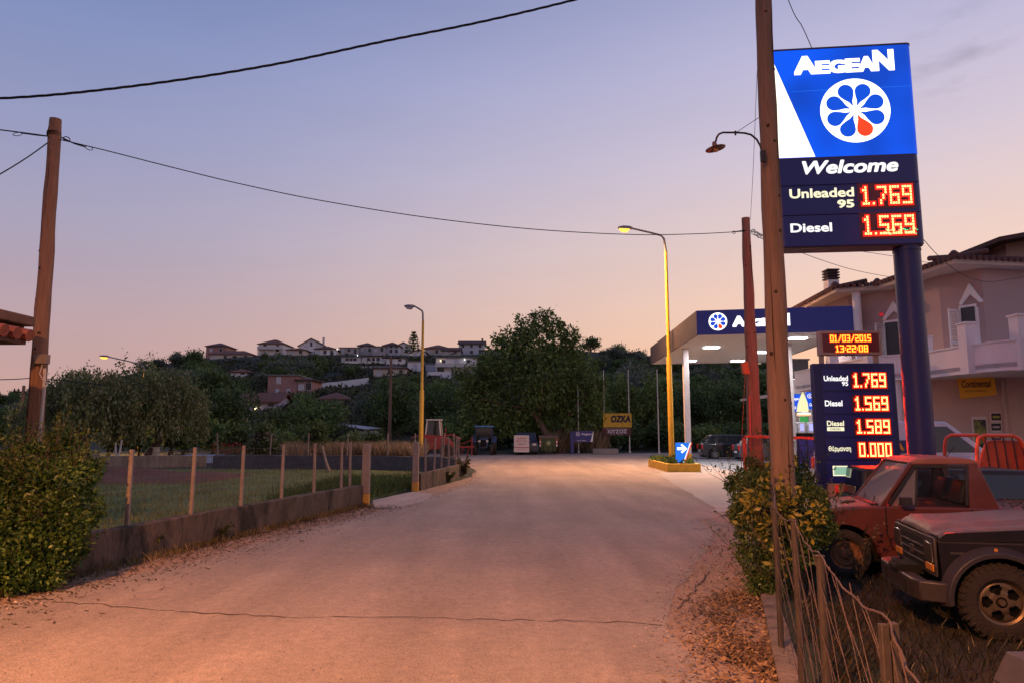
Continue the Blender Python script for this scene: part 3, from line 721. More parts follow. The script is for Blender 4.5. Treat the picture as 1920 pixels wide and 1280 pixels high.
a = gr(283, 1042); weed(a.x, a.y, 0, .32, 120, 'dark leafy weed growing against the long roadside wall', lw, 1)
a = gr(420, 1012); weed(a.x, a.y, 0, .26, 140, 'grey green weed farther along the long roadside wall, left of the pale stone', lw, 2)
a = gr(868, 893); weed(a.x, a.y, 0, .75, 420, 'bushy weed at the outer corner of the curved wall', leafmat('weed_dry', (.06, .055, .022), (.16, .12, .05)), 3, .14)
a = gr(840, 903); weed(a.x, a.y, 0, .4, 220, 'low green weed at the foot of the short curved wall', lw, 4, .12)
a = gr(1578, 1080, YARD_Z); weed(a.x, a.y - .5, YARD_Z, 1.0, 160, 'tall dry weed stalk in front of the red pickup door', leafmat('weed_tan', (.12, .07, .03), (.26, .15, .06)), 5, .06)
# ---------------------------------------------------------------- trees
m_bark = mat('bark', (.11, .075, .055), .95, scale=5, col2=(.05, .036, .028), bump=2, bscale=14, stretch=(1, 1, .3))
m_bark2 = mat('pale_bark', (.20, .13, .10), .95, scale=5, col2=(.10, .065, .05), bump=1.5, bscale=14, stretch=(1, 1, .3))
L_DARK = leafmat('leaf_dark', (0.039, 0.075, 0.022), (0.084, 0.133, 0.039), (0.140, 0.189, 0.060))
L_MID = leafmat('leaf_mid', (0.050, 0.109, 0.027), (0.112, 0.181, 0.048), (0.182, 0.246, 0.075))
L_OLIVE = leafmat('leaf_olive', (0.070, 0.093, 0.060), (0.133, 0.160, 0.105), (0.182, 0.203, 0.143))
L_WALNUT = leafmat('leaf_walnut', (0.050, 0.099, 0.021), (0.119, 0.181, 0.042), (0.210, 0.261, 0.068))
L_WEEP = leafmat('leaf_weep', (0.077, 0.123, 0.027), (0.168, 0.210, 0.053), (0.280, 0.246, 0.120))
L_HEDGE = leafmat('leaf_hedge', (.008, .038, .005), (.040, .10, .014), (.11, .17, .03), trans=.3)
L_BUSH = leafmat('leaf_bush', (.012, .042, .008), (.045, .10, .018), (.12, .16, .03), trans=.3)
L_YEL = leafmat('leaf_yellow', (.20, .17, .02), (.44, .34, .04), trans=.3)

def limbs(mb, base, top, r, n, spread, seed, sub=2, z0=.35):
    """tapered trunk, limbs leaving it, thinner branches leaving those"""
    g = random.Random(seed); base, top = Vector(base), Vector(top); H_ = (top - base).length
    tr = [base + (top - base) * s + Vector((g.uniform(-1, 1), g.uniform(-1, 1), 0)) * r * (1.2 if 0 < s < 1 else 0) for s in (0, .12, .3, .5, .75, 1)]
    mb.tube(tr, [r * 1.35, r * 1.05, r * .9, r * .7, r * .4, r * .12], 9)
    for i in range(n):
        s = z0 + (1 - z0) * .75 * g.random(); p = base + (top - base) * s; a = 2 * math.pi * (i / n) + g.uniform(-.4, .4)
        l = spread * g.uniform(.6, 1); e = p + Vector((math.cos(a) * l, math.sin(a) * l, l * g.uniform(.5, 1.2))); m_ = (p + e) / 2 + Vector((0, 0, -l * .12)); rb = r * (1 - s) * .75 + r * .12
        mb.tube([p, m_, e], [rb, rb * .6, rb * .15], 6)
        for k in range(sub):
            t = g.uniform(.4, .8); q = m_ + (e - m_) * t; d = Vector((g.uniform(-1, 1), g.uniform(-1, 1), g.uniform(.1, 1))) * l * .5
            mb.tube([q, q + d * .5, q + d], [rb * .35, rb * .22, .01], 5)
def tree(px, ytop, ybase, wpx, Y, label, leaf, seed=0, n=5000, ls=.25, group=None, cat='tree', name='tree', lobes=None, k=12, trunk=None, base_z=None, low=.15, depth=.85, down=0, trunk_r=None, bark=None, size=(.35, .55)):
    b = at(px, ybase, Y); z0 = H(b.x, Y) if base_z is None else base_z
    t = at(px, ytop, Y); hh = t.z - z0; rx = wpx / 2 / F * (Y * .99)
    o = thing(name, label, cat, (b.x, Y, z0), 0, group)
    cz = hh * (low + 1) / 2; rz = hh * (1 - low) / 2
    lb = lobes or rnd_lobes(rx, rx * depth, rz, k, seed + 3, cz, size)
    r = trunk_r or max(.05, hh * .025)
    mb = MB(); limbs(mb, (0, 0, -.3), (0, 0, hh * .8), r, 6, rx * .7, seed, z0=low + .08)
    part('trunk', mb, bark or m_bark, o)
    link('crown', leaf_mesh('crown', lb, n, ls, leaf, seed, down=down), o)
    return o
# library of hillside trees (shared meshes)
def hill_proto(kind, seed):
    g = random.Random(seed)
    cr = leaf_mesh('crown', rnd_lobes(2.1, 2.1, 1.5, 9, seed, 2.6, (.35, .6)), 1500, .42, {0: L_OLIVE, 1: L_DARK, 2: L_MID}[kind], seed, wr=.55)
    mb = MB(); limbs(mb, (0, 0, -.6), (0, 0, 3.4), .16, 4, 1.3, seed, sub=1); return cr, mesh_of('trunk', mb, m_bark)
LIB = {k: [hill_proto(k, 20 + 7 * k + i) for i in range(3)] for k in (0, 1, 2)}
HB = []       # pixel boxes of hillside buildings that trees must not cover (filled in before planting)
def hill_tree(p, s, kind, i, label, group, cat='tree', name='tree', sz=1):
    cr, tr = LIB[kind][i % 3]
    o = thing(name, label, cat, p, (i * 2.4) % 6.28, group); o.scale = (s, s, s * sz)
    link('trunk', tr, o); link('crown', cr, o); return o
# ---------------------------------------------------------------- houses on the hill
m_roof = mat('clay_roof', (.21, .085, .055), .9, scale=1.5, col2=(.12, .05, .035), bump=1, bscale=9, stretch=(3, 3, 3))
m_roofb = mat('dark_roof', (.12, .06, .05), .9, scale=1.5, col2=(.07, .035, .03))
m_white = mat('white_render', (.84, .80, .78), .9, scale=.4, col2=(.68, .63, .60))
m_grey = mat('grey_render', (.48, .45, .45), .9, scale=.4, col2=(.36, .33, .33))
m_pink = mat('pink_render', (.42, .23, .20), .9, scale=.6, col2=(.32, .17, .15))
m_cream = mat('cream_render', (.66, .57, .49), .9, scale=.4, col2=(.52, .44, .37))
m_blue = mat('bluish_render', (.56, .58, .64), .9, scale=.4, col2=(.44, .46, .52))
m_lilac = mat('lilac_render', (.38, .34, .44), .9, scale=.6)
m_dwin = mat('dark_window', (.03, .032, .04), .25, var=0)
m_lwin = mat('pale_shutter', (.55, .55, .58), .6, var=.1)
m_conc = mat('raw_concrete', (.22, .20, .19), .9, scale=1)
m_trim = mat('pale_trim', (.62, .58, .55), .8, var=.1)
def house(x0, x1, y_r, y_e, y_b, Y, label, wall=m_white, roof=m_roof, kind='hip', nwin=3, floors=2, depth=8, rz=0, sink=3, win=None, balcony=False, chimney=0, cat='house', group=None, name='house', over=.5):
    Yo = Y
    if Y < 225: Y = hit((x0 + x1) / 2, y_b).y + .5
    a, b = at(x0, y_b, Y), at(x1, y_b, Y); w = b.x - a.x; kx = Y / Yo
    if win: win = [(c_ * kx, z_ * kx, a_ * kx, h_ * kx, p_) for c_, z_, a_, h_, p_ in win]
    zb = at((x0 + x1) / 2, y_b, Y).z
    ze = at((x0 + x1) / 2, y_e, Y).z - zb; zr = at((x0 + x1) / 2, y_r, Y).z - zb
    HB.append((x0 - 3, x1 + 3, y_r - 2, y_b - 1, Y))
    o = thing(name, label, cat, ((a.x + b.x) / 2, Y + depth / 2, zb), R(rz), group); hw, hd = w / 2, depth / 2
    mb = MB()
    if kind == 'gable':
        mb.prism([(-hw, -sink), (hw, -sink), (hw, ze), (0, zr - .05), (-hw, ze)], 'y', -hd, hd)
    elif kind == 'mono': mb.prism([(-hw, -sink), (hw, -sink), (hw, ze), (-hw, zr - .05)], 'y', -hd, hd)
    else: mb.box(-hw, hw, -hd, hd, -sink, ze)
    part('wall', mb, wall, o)
    mb = MB(); ov = over
    if kind == 'hip':
        k = min(hw, hd) * .9; rx = max(0, hw - k); ry = max(0, hd - k)
        for dz in (0,):
            mb.add([(-hw - ov, -hd - ov, ze - .1), (hw + ov, -hd - ov, ze - .1), (hw + ov, hd + ov, ze - .1), (-hw - ov, hd + ov, ze - .1),
                    (-hw - ov, -hd - ov, ze + .08), (hw + ov, -hd - ov, ze + .08), (hw + ov, hd + ov, ze + .08), (-hw - ov, hd + ov, ze + .08),
                    (-rx, -ry, zr), (rx, -ry, zr), (rx, ry, zr), (-rx, ry, zr)],
                   [(0, 3, 2, 1), (0, 1, 5, 4), (1, 2, 6, 5), (2, 3, 7, 6), (3, 0, 4, 7), (4, 5, 9, 8), (5, 6, 10, 9), (6, 7, 11, 10), (7, 4, 8, 11), (8, 9, 10, 11)])
    elif kind == 'gable':
        s = (zr - ze) / hw
        for sg in (-1, 1): mb.prism([(0, zr), (sg * (hw + ov), ze - ov * s), (sg * (hw + ov), ze - ov * s + .2), (0, zr + .22)], 'y', -hd - ov, hd + ov)
    elif kind == 'gablex':
        s = (zr - ze) / hd
        for sg in (-1, 1): mb.prism([(0, zr), (sg * (hd + ov), ze - ov * s), (sg * (hd + ov), ze - ov * s + .2), (0, zr + .22)], 'x', -hw - ov, hw + ov)
        g_ = MB(); g_.prism([(-hd, ze + .01), (hd, ze + .01), (0, zr - .05)], 'x', -hw + .02, hw - .02); part('wall', g_, wall, o)
    elif kind == 'mono': mb.hexa([(-hw - ov, -hd - ov, zr), (hw + ov, -hd - ov, ze), (hw + ov, hd + ov, ze), (-hw - ov, hd + ov, zr), (-hw - ov, -hd - ov, zr + .2), (hw + ov, -hd - ov, ze + .2), (hw + ov, hd + ov, ze + .2), (-hw - ov, hd + ov, zr + .2)])
    else: mb.box(-hw - .3, hw + .3, -hd - .3, hd + .3, ze, ze + .22)
    rf = part('roof', mb, roof, o)
    if chimney:
        mb = MB(); mb.box(hw * chimney - .3, hw * chimney + .3, -.3, .3, ze, zr + .9); mb.box(hw * chimney - .38, hw * chimney + .38, -.38, .38, zr + .9, zr + 1.05); part('chimney', mb, m_trim if wall is m_white else m_conc, rf)
    if win is None:
        win = []
        fh = ze / floors
        for f_ in range(floors):
            for i in range(nwin):
                ww, wh = (1.0, 1.2) if (i + f_) % 2 else (.9, min(2.0, fh * .7)); cx = -hw + w * (i + .5) / nwin; z = f_ * fh + (.9 if wh < 1.5 else .25)
                win.append((cx, z, ww, wh, (i * 7 + f_ * 3) % 4 == 0))
    for cx, z, ww, wh, pale in win:
        if ww > w: ww = w * .6
        mb = MB(); mb.box(cx - ww / 2 - .08, cx + ww / 2 + .08, -hd - .06, -hd + .02, z - .08, min(ze - .12, z + wh + .08)); fr = part('window', mb, m_trim, o)
        mb = MB(); mb.box(cx - ww / 2, cx + ww / 2, -hd - .08, -hd - .02, z, min(ze - .2, z + wh)); part('pane', mb, m_lwin if pale else m_dwin, fr)
    if balcony:
        fh = ze / floors; mb = MB()
        mb.box(-hw, hw * .9, -hd - 1.3, -hd - .003, fh - .12, fh); mb.box(-hw, hw * .9, -hd - 1.3, -hd - 1.2, fh, fh + .85)
        part('balcony', mb, m_trim, o)
        mb = MB()
        for q in (-.95, -.3, .35, .85): mb.box(hw * q - .08, hw * q + .08, -hd - 1.28, -hd - 1.12, -sink, fh - .12)
        part('balcony_pillars', mb, m_trim, o)
    return o
house(386, 423, 641, 649, 664, 236, 'tall narrow brown roofed house at the left end of the hilltop village', m_pink, m_roofb, 'hip', 2, 2, 9)
house(393, 470, 655, 664, 678, 226, 'long low pale house with red roof below the tall narrow brown roofed one', m_cream, m_roof, 'hip', 4, 1, 8)
house(484, 532, 634, 645, 664, 238, 'white house with a red hip roof standing alone second from the left on the ridge', m_white, m_roof, 'hip', 2, 2, 10, balcony=True)
house(537, 572, 650, 656, 668, 230, 'small low house with red roof just left of the big gabled white house', m_cream, m_roof, 'hip', 2, 1, 7)
house(560, 606, 635, 648, 666, 240, 'big white house with a broad dark gable and small attic window', m_white, m_roofb, 'gable', 3, 2, 9, chimney=.7,
      win=[(-2, .3, 1, 1.9, True), (1.5, .3, 1, 1.2, False), (-1.8, 3.1, .9, 1.2, False), (1.8, 3.1, .9, 1.2, False), (0, 4.6, .7, .5, False)])
house(590, 628, 647, 654, 668, 234, 'white terraced wing with dark roof to the right of the big gabled house', m_white, m_roofb, 'hip', 3, 1, 7)
house(636, 672, 648, 652, 664, 240, 'low grey flat roofed house right of the white terraced wing', m_grey, m_conc, 'flat', 3, 1, 8)
house(671, 700, 641, 648, 664, 242, 'grey house with dark pyramid roof in mid ridge', m_grey, m_roofb, 'hip', 2, 2, 8)
house(698, 722, 645, 650, 664, 236, 'small flat roofed grey house between the pyramid roof and the long white one', m_grey, m_conc, 'flat', 2, 2, 7)
house(718, 748, 640, 648, 666, 238, 'white house with a brown hip roof left of the tall conifer', m_blue, m_roofb, 'hip', 3, 2, 9)
house(744, 768, 642, 648, 666, 244, 'white gabled wing just left of the tall conifer on the ridge', m_white, m_conc, 'gable', 2, 2, 9)
house(640, 676, 667, 670, 682, 214, 'long white ground floor facade in the second row below the ridge', m_white, m_conc, 'flat', 5, 1, 7)
house(678, 722, 666, 669, 682, 216, 'white facade with pale shutters in the second row, right of the long one', m_white, m_roofb, 'flat', 5, 1, 7)
house(796, 842, 644, 653, 667, 238, 'wide red hip roofed house right of the yellow lamp post', m_cream, m_roof, 'hip', 3, 1, 9)
house(828, 862, 650, 657, 668, 230, 'small house with a brown gable roof below the wide red hip roof', m_grey, m_roofb, 'gablex', 2, 1, 7)
house(860, 908, 637, 645, 668, 238, 'tall blue grey house with a shallow gable at the right end of the village', m_blue, m_roofb, 'gablex', 3, 2, 9, chimney=.8)
house(817, 892, 668, 671, 704, 196, 'large pale flat roofed two storey house with balcony and dark garage', m_white, m_conc, 'flat', 4, 2, 9,
      win=[(-4.3, .2, 1.9, 2.0, False), (-1.2, .2, 1.6, 2.0, True), (2.8, .3, 2.0, 1.6, False), (-3.5, 3.1, .9, 1.4, False), (.2, 3.0, 1.1, 1.9, True), (3.5, 3.1, 1.0, 1.4, False)], balcony=True)
house(700, 762, 681, 690, 706, 190, 'old brown tiled long house halfway down the slope left of the pale cube', m_cream, m_roofb, 'hip', 3, 1, 8)
house(764, 792, 676, 678, 698, 200, 'small pale cube shaped outbuilding beside the yellow lamp post', m_white, m_conc, 'flat', 1, 1, 6)
house(501, 556, 701, 704, 740, 132, 'pink flat roofed two storey house standing lower on the slope', m_pink, m_conc, 'flat', 2, 2, 8,
      win=[(-.7, 2.15, .75, 1.25, True), (-.9, .4, .55, .7, True), (1.2, .5, .5, .6, True)], balcony=False)
house(557, 585, 706, 712, 740, 134, 'dark brown wooden balcony wing beside the pink house', m_pink, m_roofb, 'hip', 2, 2, 6)
house(446, 520, 736, 752, 774, 112, 'low lilac house with a red tiled roof below the pink house', m_lilac, m_roof, 'gablex', 3, 1, 6)
house(596, 650, 734, 748, 758, 118, 'low red tiled roof peeping over the green dome tree', m_cream, m_roof, 'hip', 2, 1, 6)
house(608, 634, 653, 658, 669, 238, 'narrow pale house squeezed between the terraced wing and the low grey one', m_cream, m_roofb, 'gable', 2, 1, 6)
house(724, 758, 669, 672, 683, 214, 'low white garage building right of the facade with pale shutters', m_white, m_conc, 'flat', 2, 1, 6)
house(772, 798, 655, 660, 672, 230, 'small white house with a gable directly right of the tall conifer', m_white, m_roofb, 'gable', 2, 1, 6)
house(798, 818, 679, 682, 696, 196, 'tiny pale annex left of the large flat roofed house', m_blue, m_conc, 'flat', 1, 1, 5)
house(432, 462, 690, 697, 708, 150, 'half hidden white cottage in the trees left of the pink house', m_white, m_roof, 'hip', 2, 1, 6)
house(905, 940, 652, 657, 676, 230, 'pale house at the edge of the walnut tree crown, right end of the village', m_grey, m_roof, 'hip', 3, 2, 8)
# slope walls
def slopewall(pts, h, t, m, label):
    mb = MB()
    for a, b in zip(pts, pts[1:]):
        a, b = Vector(a), Vector(b); d = (b - a); d.z = 0; n_ = Vector((-d.y, d.x, 0)).normalized() * t / 2
        mb.hexa([a - n_ - Vector((0, 0, 3)), b - n_ - Vector((0, 0, 3)), b + n_ - Vector((0, 0, 3)), a + n_ - Vector((0, 0, 3)), a - n_, b - n_, b + n_, a + n_])
    solo('retaining_wall', mb, m, label, 'wall')
slopewall([hit(580, 732) + Vector((0, 0, 1.3)), hit(635, 727) + Vector((0, 0, 1.3)), hit(690, 719) + Vector((0, 0, 1.3))], 1, .3, m_blue, 'long white retaining wall slanting up the slope right of the pink house')
slopewall([hit(800, 708) + Vector((0, 0, 1.6)), hit(845, 709) + Vector((0, 0, 1.6)), hit(858, 714) + Vector((0, 0, 1.2))], 1, .3, m_white, 'white garden wall in front of the large flat roofed house')
slopewall([hit(655, 693) + Vector((0, 0, .9)), hit(735, 692) + Vector((0, 0, .9))], 1, .3, m_grey, 'low grey terrace wall in the second row of houses')
HB += [(575, 692, 714, 731, 150), (797, 860, 696, 712, 188), (598, 640, 690, 706, 170)]
# shed at the edge of the trees
sh = at(668, 824, 62)
t = thing('shed', 'open field shed with a grey slanted metal roof among the trees', 'shed', (sh.x, 62, H(sh.x, 62)))
mb = MB(); mb.box(.35, 1.7, -1.4, 1.4, -.3, 1.75); part('wall', mb, m_grey, t)
mb = MB()
for x in (-1.3, -.2): mb.box(x - .05, x + .05, -1.4, -1.3, -.3, 2.1)
part('post', mb, m_bark, t)
mb = MB(); mb.box(-1.3, .35, 1.2, 1.3, -.3, 1.9); part('back_wall', mb, m_dwin, t)
mb = MB(); mb.hexa([(-1.6, -1.7, 2.25), (1.1, -1.7, 1.85), (1.9, 1.6, 1.95), (-1.6, 1.6, 2.35), (-1.6, -1.7, 2.31), (1.1, -1.7, 1.91), (1.9, 1.6, 2.01), (-1.6, 1.6, 2.41)])
part('roof', mb, mat('sheet_metal', (.35, .35, .40), .5, metal=.4, var=.2), t); HB.append((640, 697, 785, 815, 64))
# lamps burning in the village: small bulbs on the walls
LB = {478: 774, 670: 682, 756: 706, 826: 704, 871: 704}
m_bulb = emit('warm_bulb', (1, .75, .4), 6); m_bulbw = emit('cool_bulb', (.9, .95, 1), 5)
for (px, py, Y, m_, lab) in ((478, 766, 110.5, m_bulb, 'orange porch lamp glowing below the lilac house'), (670, 666, 212, m_bulbw, 'white lamp on the long facade in the second row'),
                             (756, 693, 189, m_bulbw, 'white lamp at the right end of the old brown long house'), (826, 676, 194.6, m_bulb, 'warm lamp on the upper left of the large flat roofed house'), (871, 674, 194.6, m_bulbw, 'white lamp on the upper right of the large flat roofed house'), (632, 655, 232, m_bulbw, 'white lamp at the end of the white terraced wing')):
    Y = Y if Y > 225 else hit(px, LB[px]).y - .3
    p = at(px, py, Y); mb = MB(); mb.lathe([(.02, -.09), (.07, -.06), (.09, 0), (.07, .06), (.03, .09)], 8, p); mb.box(p.x - .05, p.x + .05, p.y, p.y + .6, p.z + .1, p.z + .16)
    solo('wall_lamp', mb, m_, lab, 'lamp', 'lamps burning in the hillside village')
# tall layered conifer on the ridge
p = at(775, 664, 232); zt = at(775, 620, 232).z
t = thing('conifer', 'tall layered conifer rising above the ridge houses', 'tree', (p.x, 232, p.z - 2))
hh = zt - p.z + 2; mb = MB(); mb.tube([(0, 0, 0), (0, 0, hh * .5), (0, 0, hh)], [.22, .14, .03], 6); part('trunk', mb, m_bark, t)
q = []; g = np.random.default_rng(2)
for i in range(9):
    z = hh * (.22 + .085 * i); r = 2.9 * (1 - i / 9.6) + .25
    for k in range(7):
        a = k / 7 * 6.28 + i * .5
        for s in np.linspace(.1, 1, 12):
            for _ in range(4):
                c = np.array([math.cos(a) * r * s, math.sin(a) * r * s, z + .35 * s * s * r * .4]) + g.normal(size=3) * .10; d = g.normal(size=3) * .5 + np.array([0, 0, .6]); e = np.cross(d, g.normal(size=3)) * .3
                q.append([c, c + d * .2 + e * .2, c + d * .4, c + d * .2 - e * .2])
link('crown', merge_leafs('crown', q, L_DARK), t)
# ---------------------------------------------------------------- planting the hillside
rr = random.Random(11); cnt = 0
def skyline(px):
    for (a, pa), (b, pb) in zip(RIDGE, RIDGE[1:]):
        if a <= px <= b: return pa + (pb - pa) * (px - a) / (b - a)
placed = []; tries = 0; small = []
while cnt < 430 and tries < 14000:
    tries += 1; u = rr.random()
    px = rr.uniform(330, 900) if u < .62 else (rr.uniform(1000, 1500) if u < .93 else rr.uniform(-60, 330)); sk = skyline(px); v = rr.random()
    py = sk + 3 + (762 - sk) * v
    p = hit(px, py)
    kind = rr.choice([0, 0, 1, 1, 2]) if p.y > 100 else rr.choice([0, 1, 1, 2]); s = rr.uniform(.7, 1.3) if cnt < 250 else rr.uniform(.4, .75)
    hpx = 4.3 * s / p.y * F; wpx = 2.2 * s / p.y * F
    bad = False
    for x0, x1, y0, y1, Y in HB:
        if p.y < Y + 2 and px + wpx > x0 and px - wpx < x1 and py - hpx < y1 - (4 if cnt < 250 else 5) and py > y0 + 2: bad = True; break
        if abs(p.y - Y - 4) < 5 and x0 < px < x1: bad = True; break
    if bad: continue
    md = 2.6 if cnt < 250 else 1.8
    if any((p.x - q.x) ** 2 + (p.y - q.y) ** 2 < md * md for q in placed): continue
    placed.append(p)
    if cnt >= 262:
        small.append((p, s)); cnt += 1; continue
    hill_tree(p - Vector((0, 0, .2)), s, kind, cnt, ['grey green olive tree in the grove on the hillside', 'dark bushy tree in the scrub on the hillside', 'fresh green bushy tree on the hillside'][kind], ['olive trees on the hillside', 'dark trees on the hillside', 'green trees on the hillside'][kind], sz=rr.uniform(.8, 1.1)); cnt += 1
# smaller crowns beyond the counted ones: one mass
q = []; g = np.random.default_rng(19)
for p, s in small:
    m_ = 420; d = g.normal(size=(m_, 3)); d /= np.linalg.norm(d, axis=1)[:, None]; c = np.array([p.x, p.y, p.z + 2.2 * s]) + d * np.array([2.1, 2.1, 1.7]) * s * (1 - .5 * g.random((m_, 1)) ** 1.5) * (1 + .25 * np.sin(d[:, :1] * 7 + p.x))
    t_ = g.normal(size=(m_, 3)); t_ /= np.linalg.norm(t_, axis=1)[:, None]; e = np.cross(t_, g.normal(size=(m_, 3))); e /= np.linalg.norm(e, axis=1)[:, None]; L_ = .6 * s
    for a_, b_, c_ in zip(c, t_, e): q.append([a_, a_ + b_ * L_ * .5 + c_ * L_ * .28, a_ + b_ * L_, a_ + b_ * L_ * .5 - c_ * L_ * .28])
tag(link('small_tree_cover', merge_leafs('small_tree_cover', q, L_DARK)), 'dense cover of small dark tree crowns between the hillside houses', 'tree cover', kind='stuff')
# low scrub that reads as one mass between the trees
q = []; g = np.random.default_rng(9)
for i in range(8000):
    px = (-100 + 1650 * g.random()) if i % 2 else (350 + 560 * g.random()); sk = skyline(px); py = sk + 1 + (815 - sk) * g.random() ** .8
    p = hit(px, py)
    if any(x0 < px < x1 and y0 + 2 < py < y1 + 4 and abs(p.y - Y) < 14 for x0, x1, y0, y1, Y in HB): continue
    s = (.5 + .7 * g.random()) * (p.y / 130) ** .4
    for k in range(16):
        c = np.array(p) + g.normal(size=3) * np.array([.8, .6, .25]) * s + np.array([0, 0, .25 * s]); d = g.normal(size=3); d /= np.linalg.norm(d); e = np.cross(d, g.normal(size=3)); e /= np.linalg.norm(e); L_ = .75 * s
        q.append([c, c + d * L_ * .5 + e * L_ * .3, c + d * L_, c + d * L_ * .5 - e * L_ * .3])
tag(link('hillside_scrub', merge_leafs('hillside_scrub', q, leafmat('scrub', (.022, .034, .013), (.048, .062, .028), (.10, .09, .05)))), 'low scrub and dry bushes covering the hillside between the trees', 'scrub', kind='stuff')

# ---------------------------------------------------------------- trees one can tell apart
tree(1108, 633, 668, 38, 236, 'lone round dark tree standing up from the ridge right of the walnut tree', L_DARK, 3, 1500, .7, low=.1, name='round_tree')
tree(278, 664, 700, 48, 150, 'round dark tree on the skyline behind the drooping trees', L_DARK, 4, 2200, .45, low=.05)
tree(365, 655, 690, 44, 200, 'dark tree at the left end of the hilltop village', L_DARK, 5, 1500, .6, low=.05)
tree(20, 745, 830, 120, 60, 'dark leafy tree at the far left behind the wooden pole', L_DARK, 6, 4000, .3, low=.05)
tree(420, 700, 838, 120, 66, 'dark broad tree behind the white flowered oleander', L_DARK, 7, 7000, .3, low=.03)
for i_, (px_, Y_, s_) in enumerate(((205, 46, .55), (262, 47, .5), (318, 45, .6), (395, 46, .6), (440, 48, .62), (530, 45, .5), (560, 47, .55), (655, 45, .45), (700, 46, .42), (840, 56, .55), (880, 57, .5))):
    b_ = at(px_, 850, Y_); hill_tree(Vector((b_.x, Y_, -.1)), s_, 1 + i_ % 2, i_, 'low dark bush in the row behind the field and the dry grass', 'low bushes behind the field', name='bush', cat='bush')
for i_ in range(30):
    px_ = 862 + i_ * 22 + (i_ * 37) % 11; Y_ = 61 + (i_ * 13) % 6; b_ = at(px_, 848, Y_); hill_tree(Vector((b_.x, Y_, -.2)), .55 + .05 * ((i_ * 7) % 5), 1 + i_ % 2, i_, 'dark bush in the row beyond the far edge of the road and forecourt', 'bushes beyond the far road edge', name='bush', cat='bush', sz=.9)
tree(345, 745, 845, 110, 52, 'bright green bushy tree to the right of the drooping trees', L_MID, 8, 5500, .25, low=.03)
tree(578, 724, 838, 150, 58, 'wide green dome shaped tree in the middle of the field edge', L_MID, 9, 9000, .27, low=.03)
tree(520, 752, 842, 70, 56, 'smaller dark tree at the left side of the green dome tree', L_DARK, 10, 3500, .25, low=.03)
tree(592, 790, 858, 58, 35.5, 'small dark tree with leaning stem just behind the dark block wall', L_DARK, 12, 4500, .15, low=.18)
tree(745, 700, 838, 130, 72, 'dark dense tree behind the thin electricity pole', L_DARK, 13, 7500, .33, low=.03)
tree(690, 735, 838, 70, 74, 'olive grey tree right of the field shed', L_OLIVE, 14, 3500, .28, low=.05)
tree(822, 716, 840, 100, 64, 'dark green tree between the yellow lamp post and the walnut tree', L_DARK, 15, 6000, .28, low=.03)
tree(845, 770, 845, 80, 60, 'low bright green bush tree beside the red tractor', L_MID, 16, 4000, .24, low=.03)
tree(640, 785, 830, 60, 60, 'low grey green bush between the dome tree and the shed', L_OLIVE, 17, 2200, .2, low=.03)
tree(1172, 690, 838, 90, 64, 'leafy tree behind the pale flagpoles', L_WALNUT, 18, 6000, .28, low=.05)
tree(1215, 695, 845, 80, 66, 'yellowish leafy tree behind the rightmost flagpole', L_WALNUT, 19, 5000, .28, low=.05)
tree(1290, 700, 838, 120, 74, 'dark tree under the left half of the canopy', L_DARK, 20, 6000, .33, low=.03)
tree(1365, 715, 838, 110, 70, 'dark tree behind the black hatchback', L_DARK, 21, 6000, .3, low=.03)
tree(1440, 725, 838, 90, 74, 'dark tree behind the big wooden pole', L_DARK, 22, 4000, .3, low=.03)
tree(1250, 770, 842, 60, 62, 'low dark bush beside the pale canopy column', L_DARK, 23, 2500, .25, low=.02)
tree(1330, 800, 846, 70, 60, 'low brownish hedge bush left of the black hatchback', L_WALNUT, 24, 2200, .2, low=.02)
tree(1400, 790, 846, 80, 61, 'dark bush behind the roof of the black hatchback', L_DARK, 25, 2500, .22, low=.02)
# oleander with pale flowers
o = tree(492, 795, 862, 66, 37, 'dark oleander covered with pale flowers in front of the dry grass', L_DARK, 30, 4000, .16, low=.15, name='oleander')
q = []; g = np.random.default_rng(4)
for i in range(240):
    d = g.normal(size=3); d /= np.linalg.norm(d); d[1] = -abs(d[1]); c = d * np.array([.75, .7, .6]) * (.8 + .2 * g.random()) + np.array([0, 0, 1.25])
    e = g.normal(size=3) * .05; f_ = np.cross(e, g.normal(size=3)) ; f_ = f_ / np.linalg.norm(f_) * .04; q.append([c, c + e * .5 + f_, c + e, c + e * .5 - f_])
link('flowers', merge_leafs('flowers', q, leafmat('pale_petals', (.35, .25, .28), (.5, .4, .42))), o)
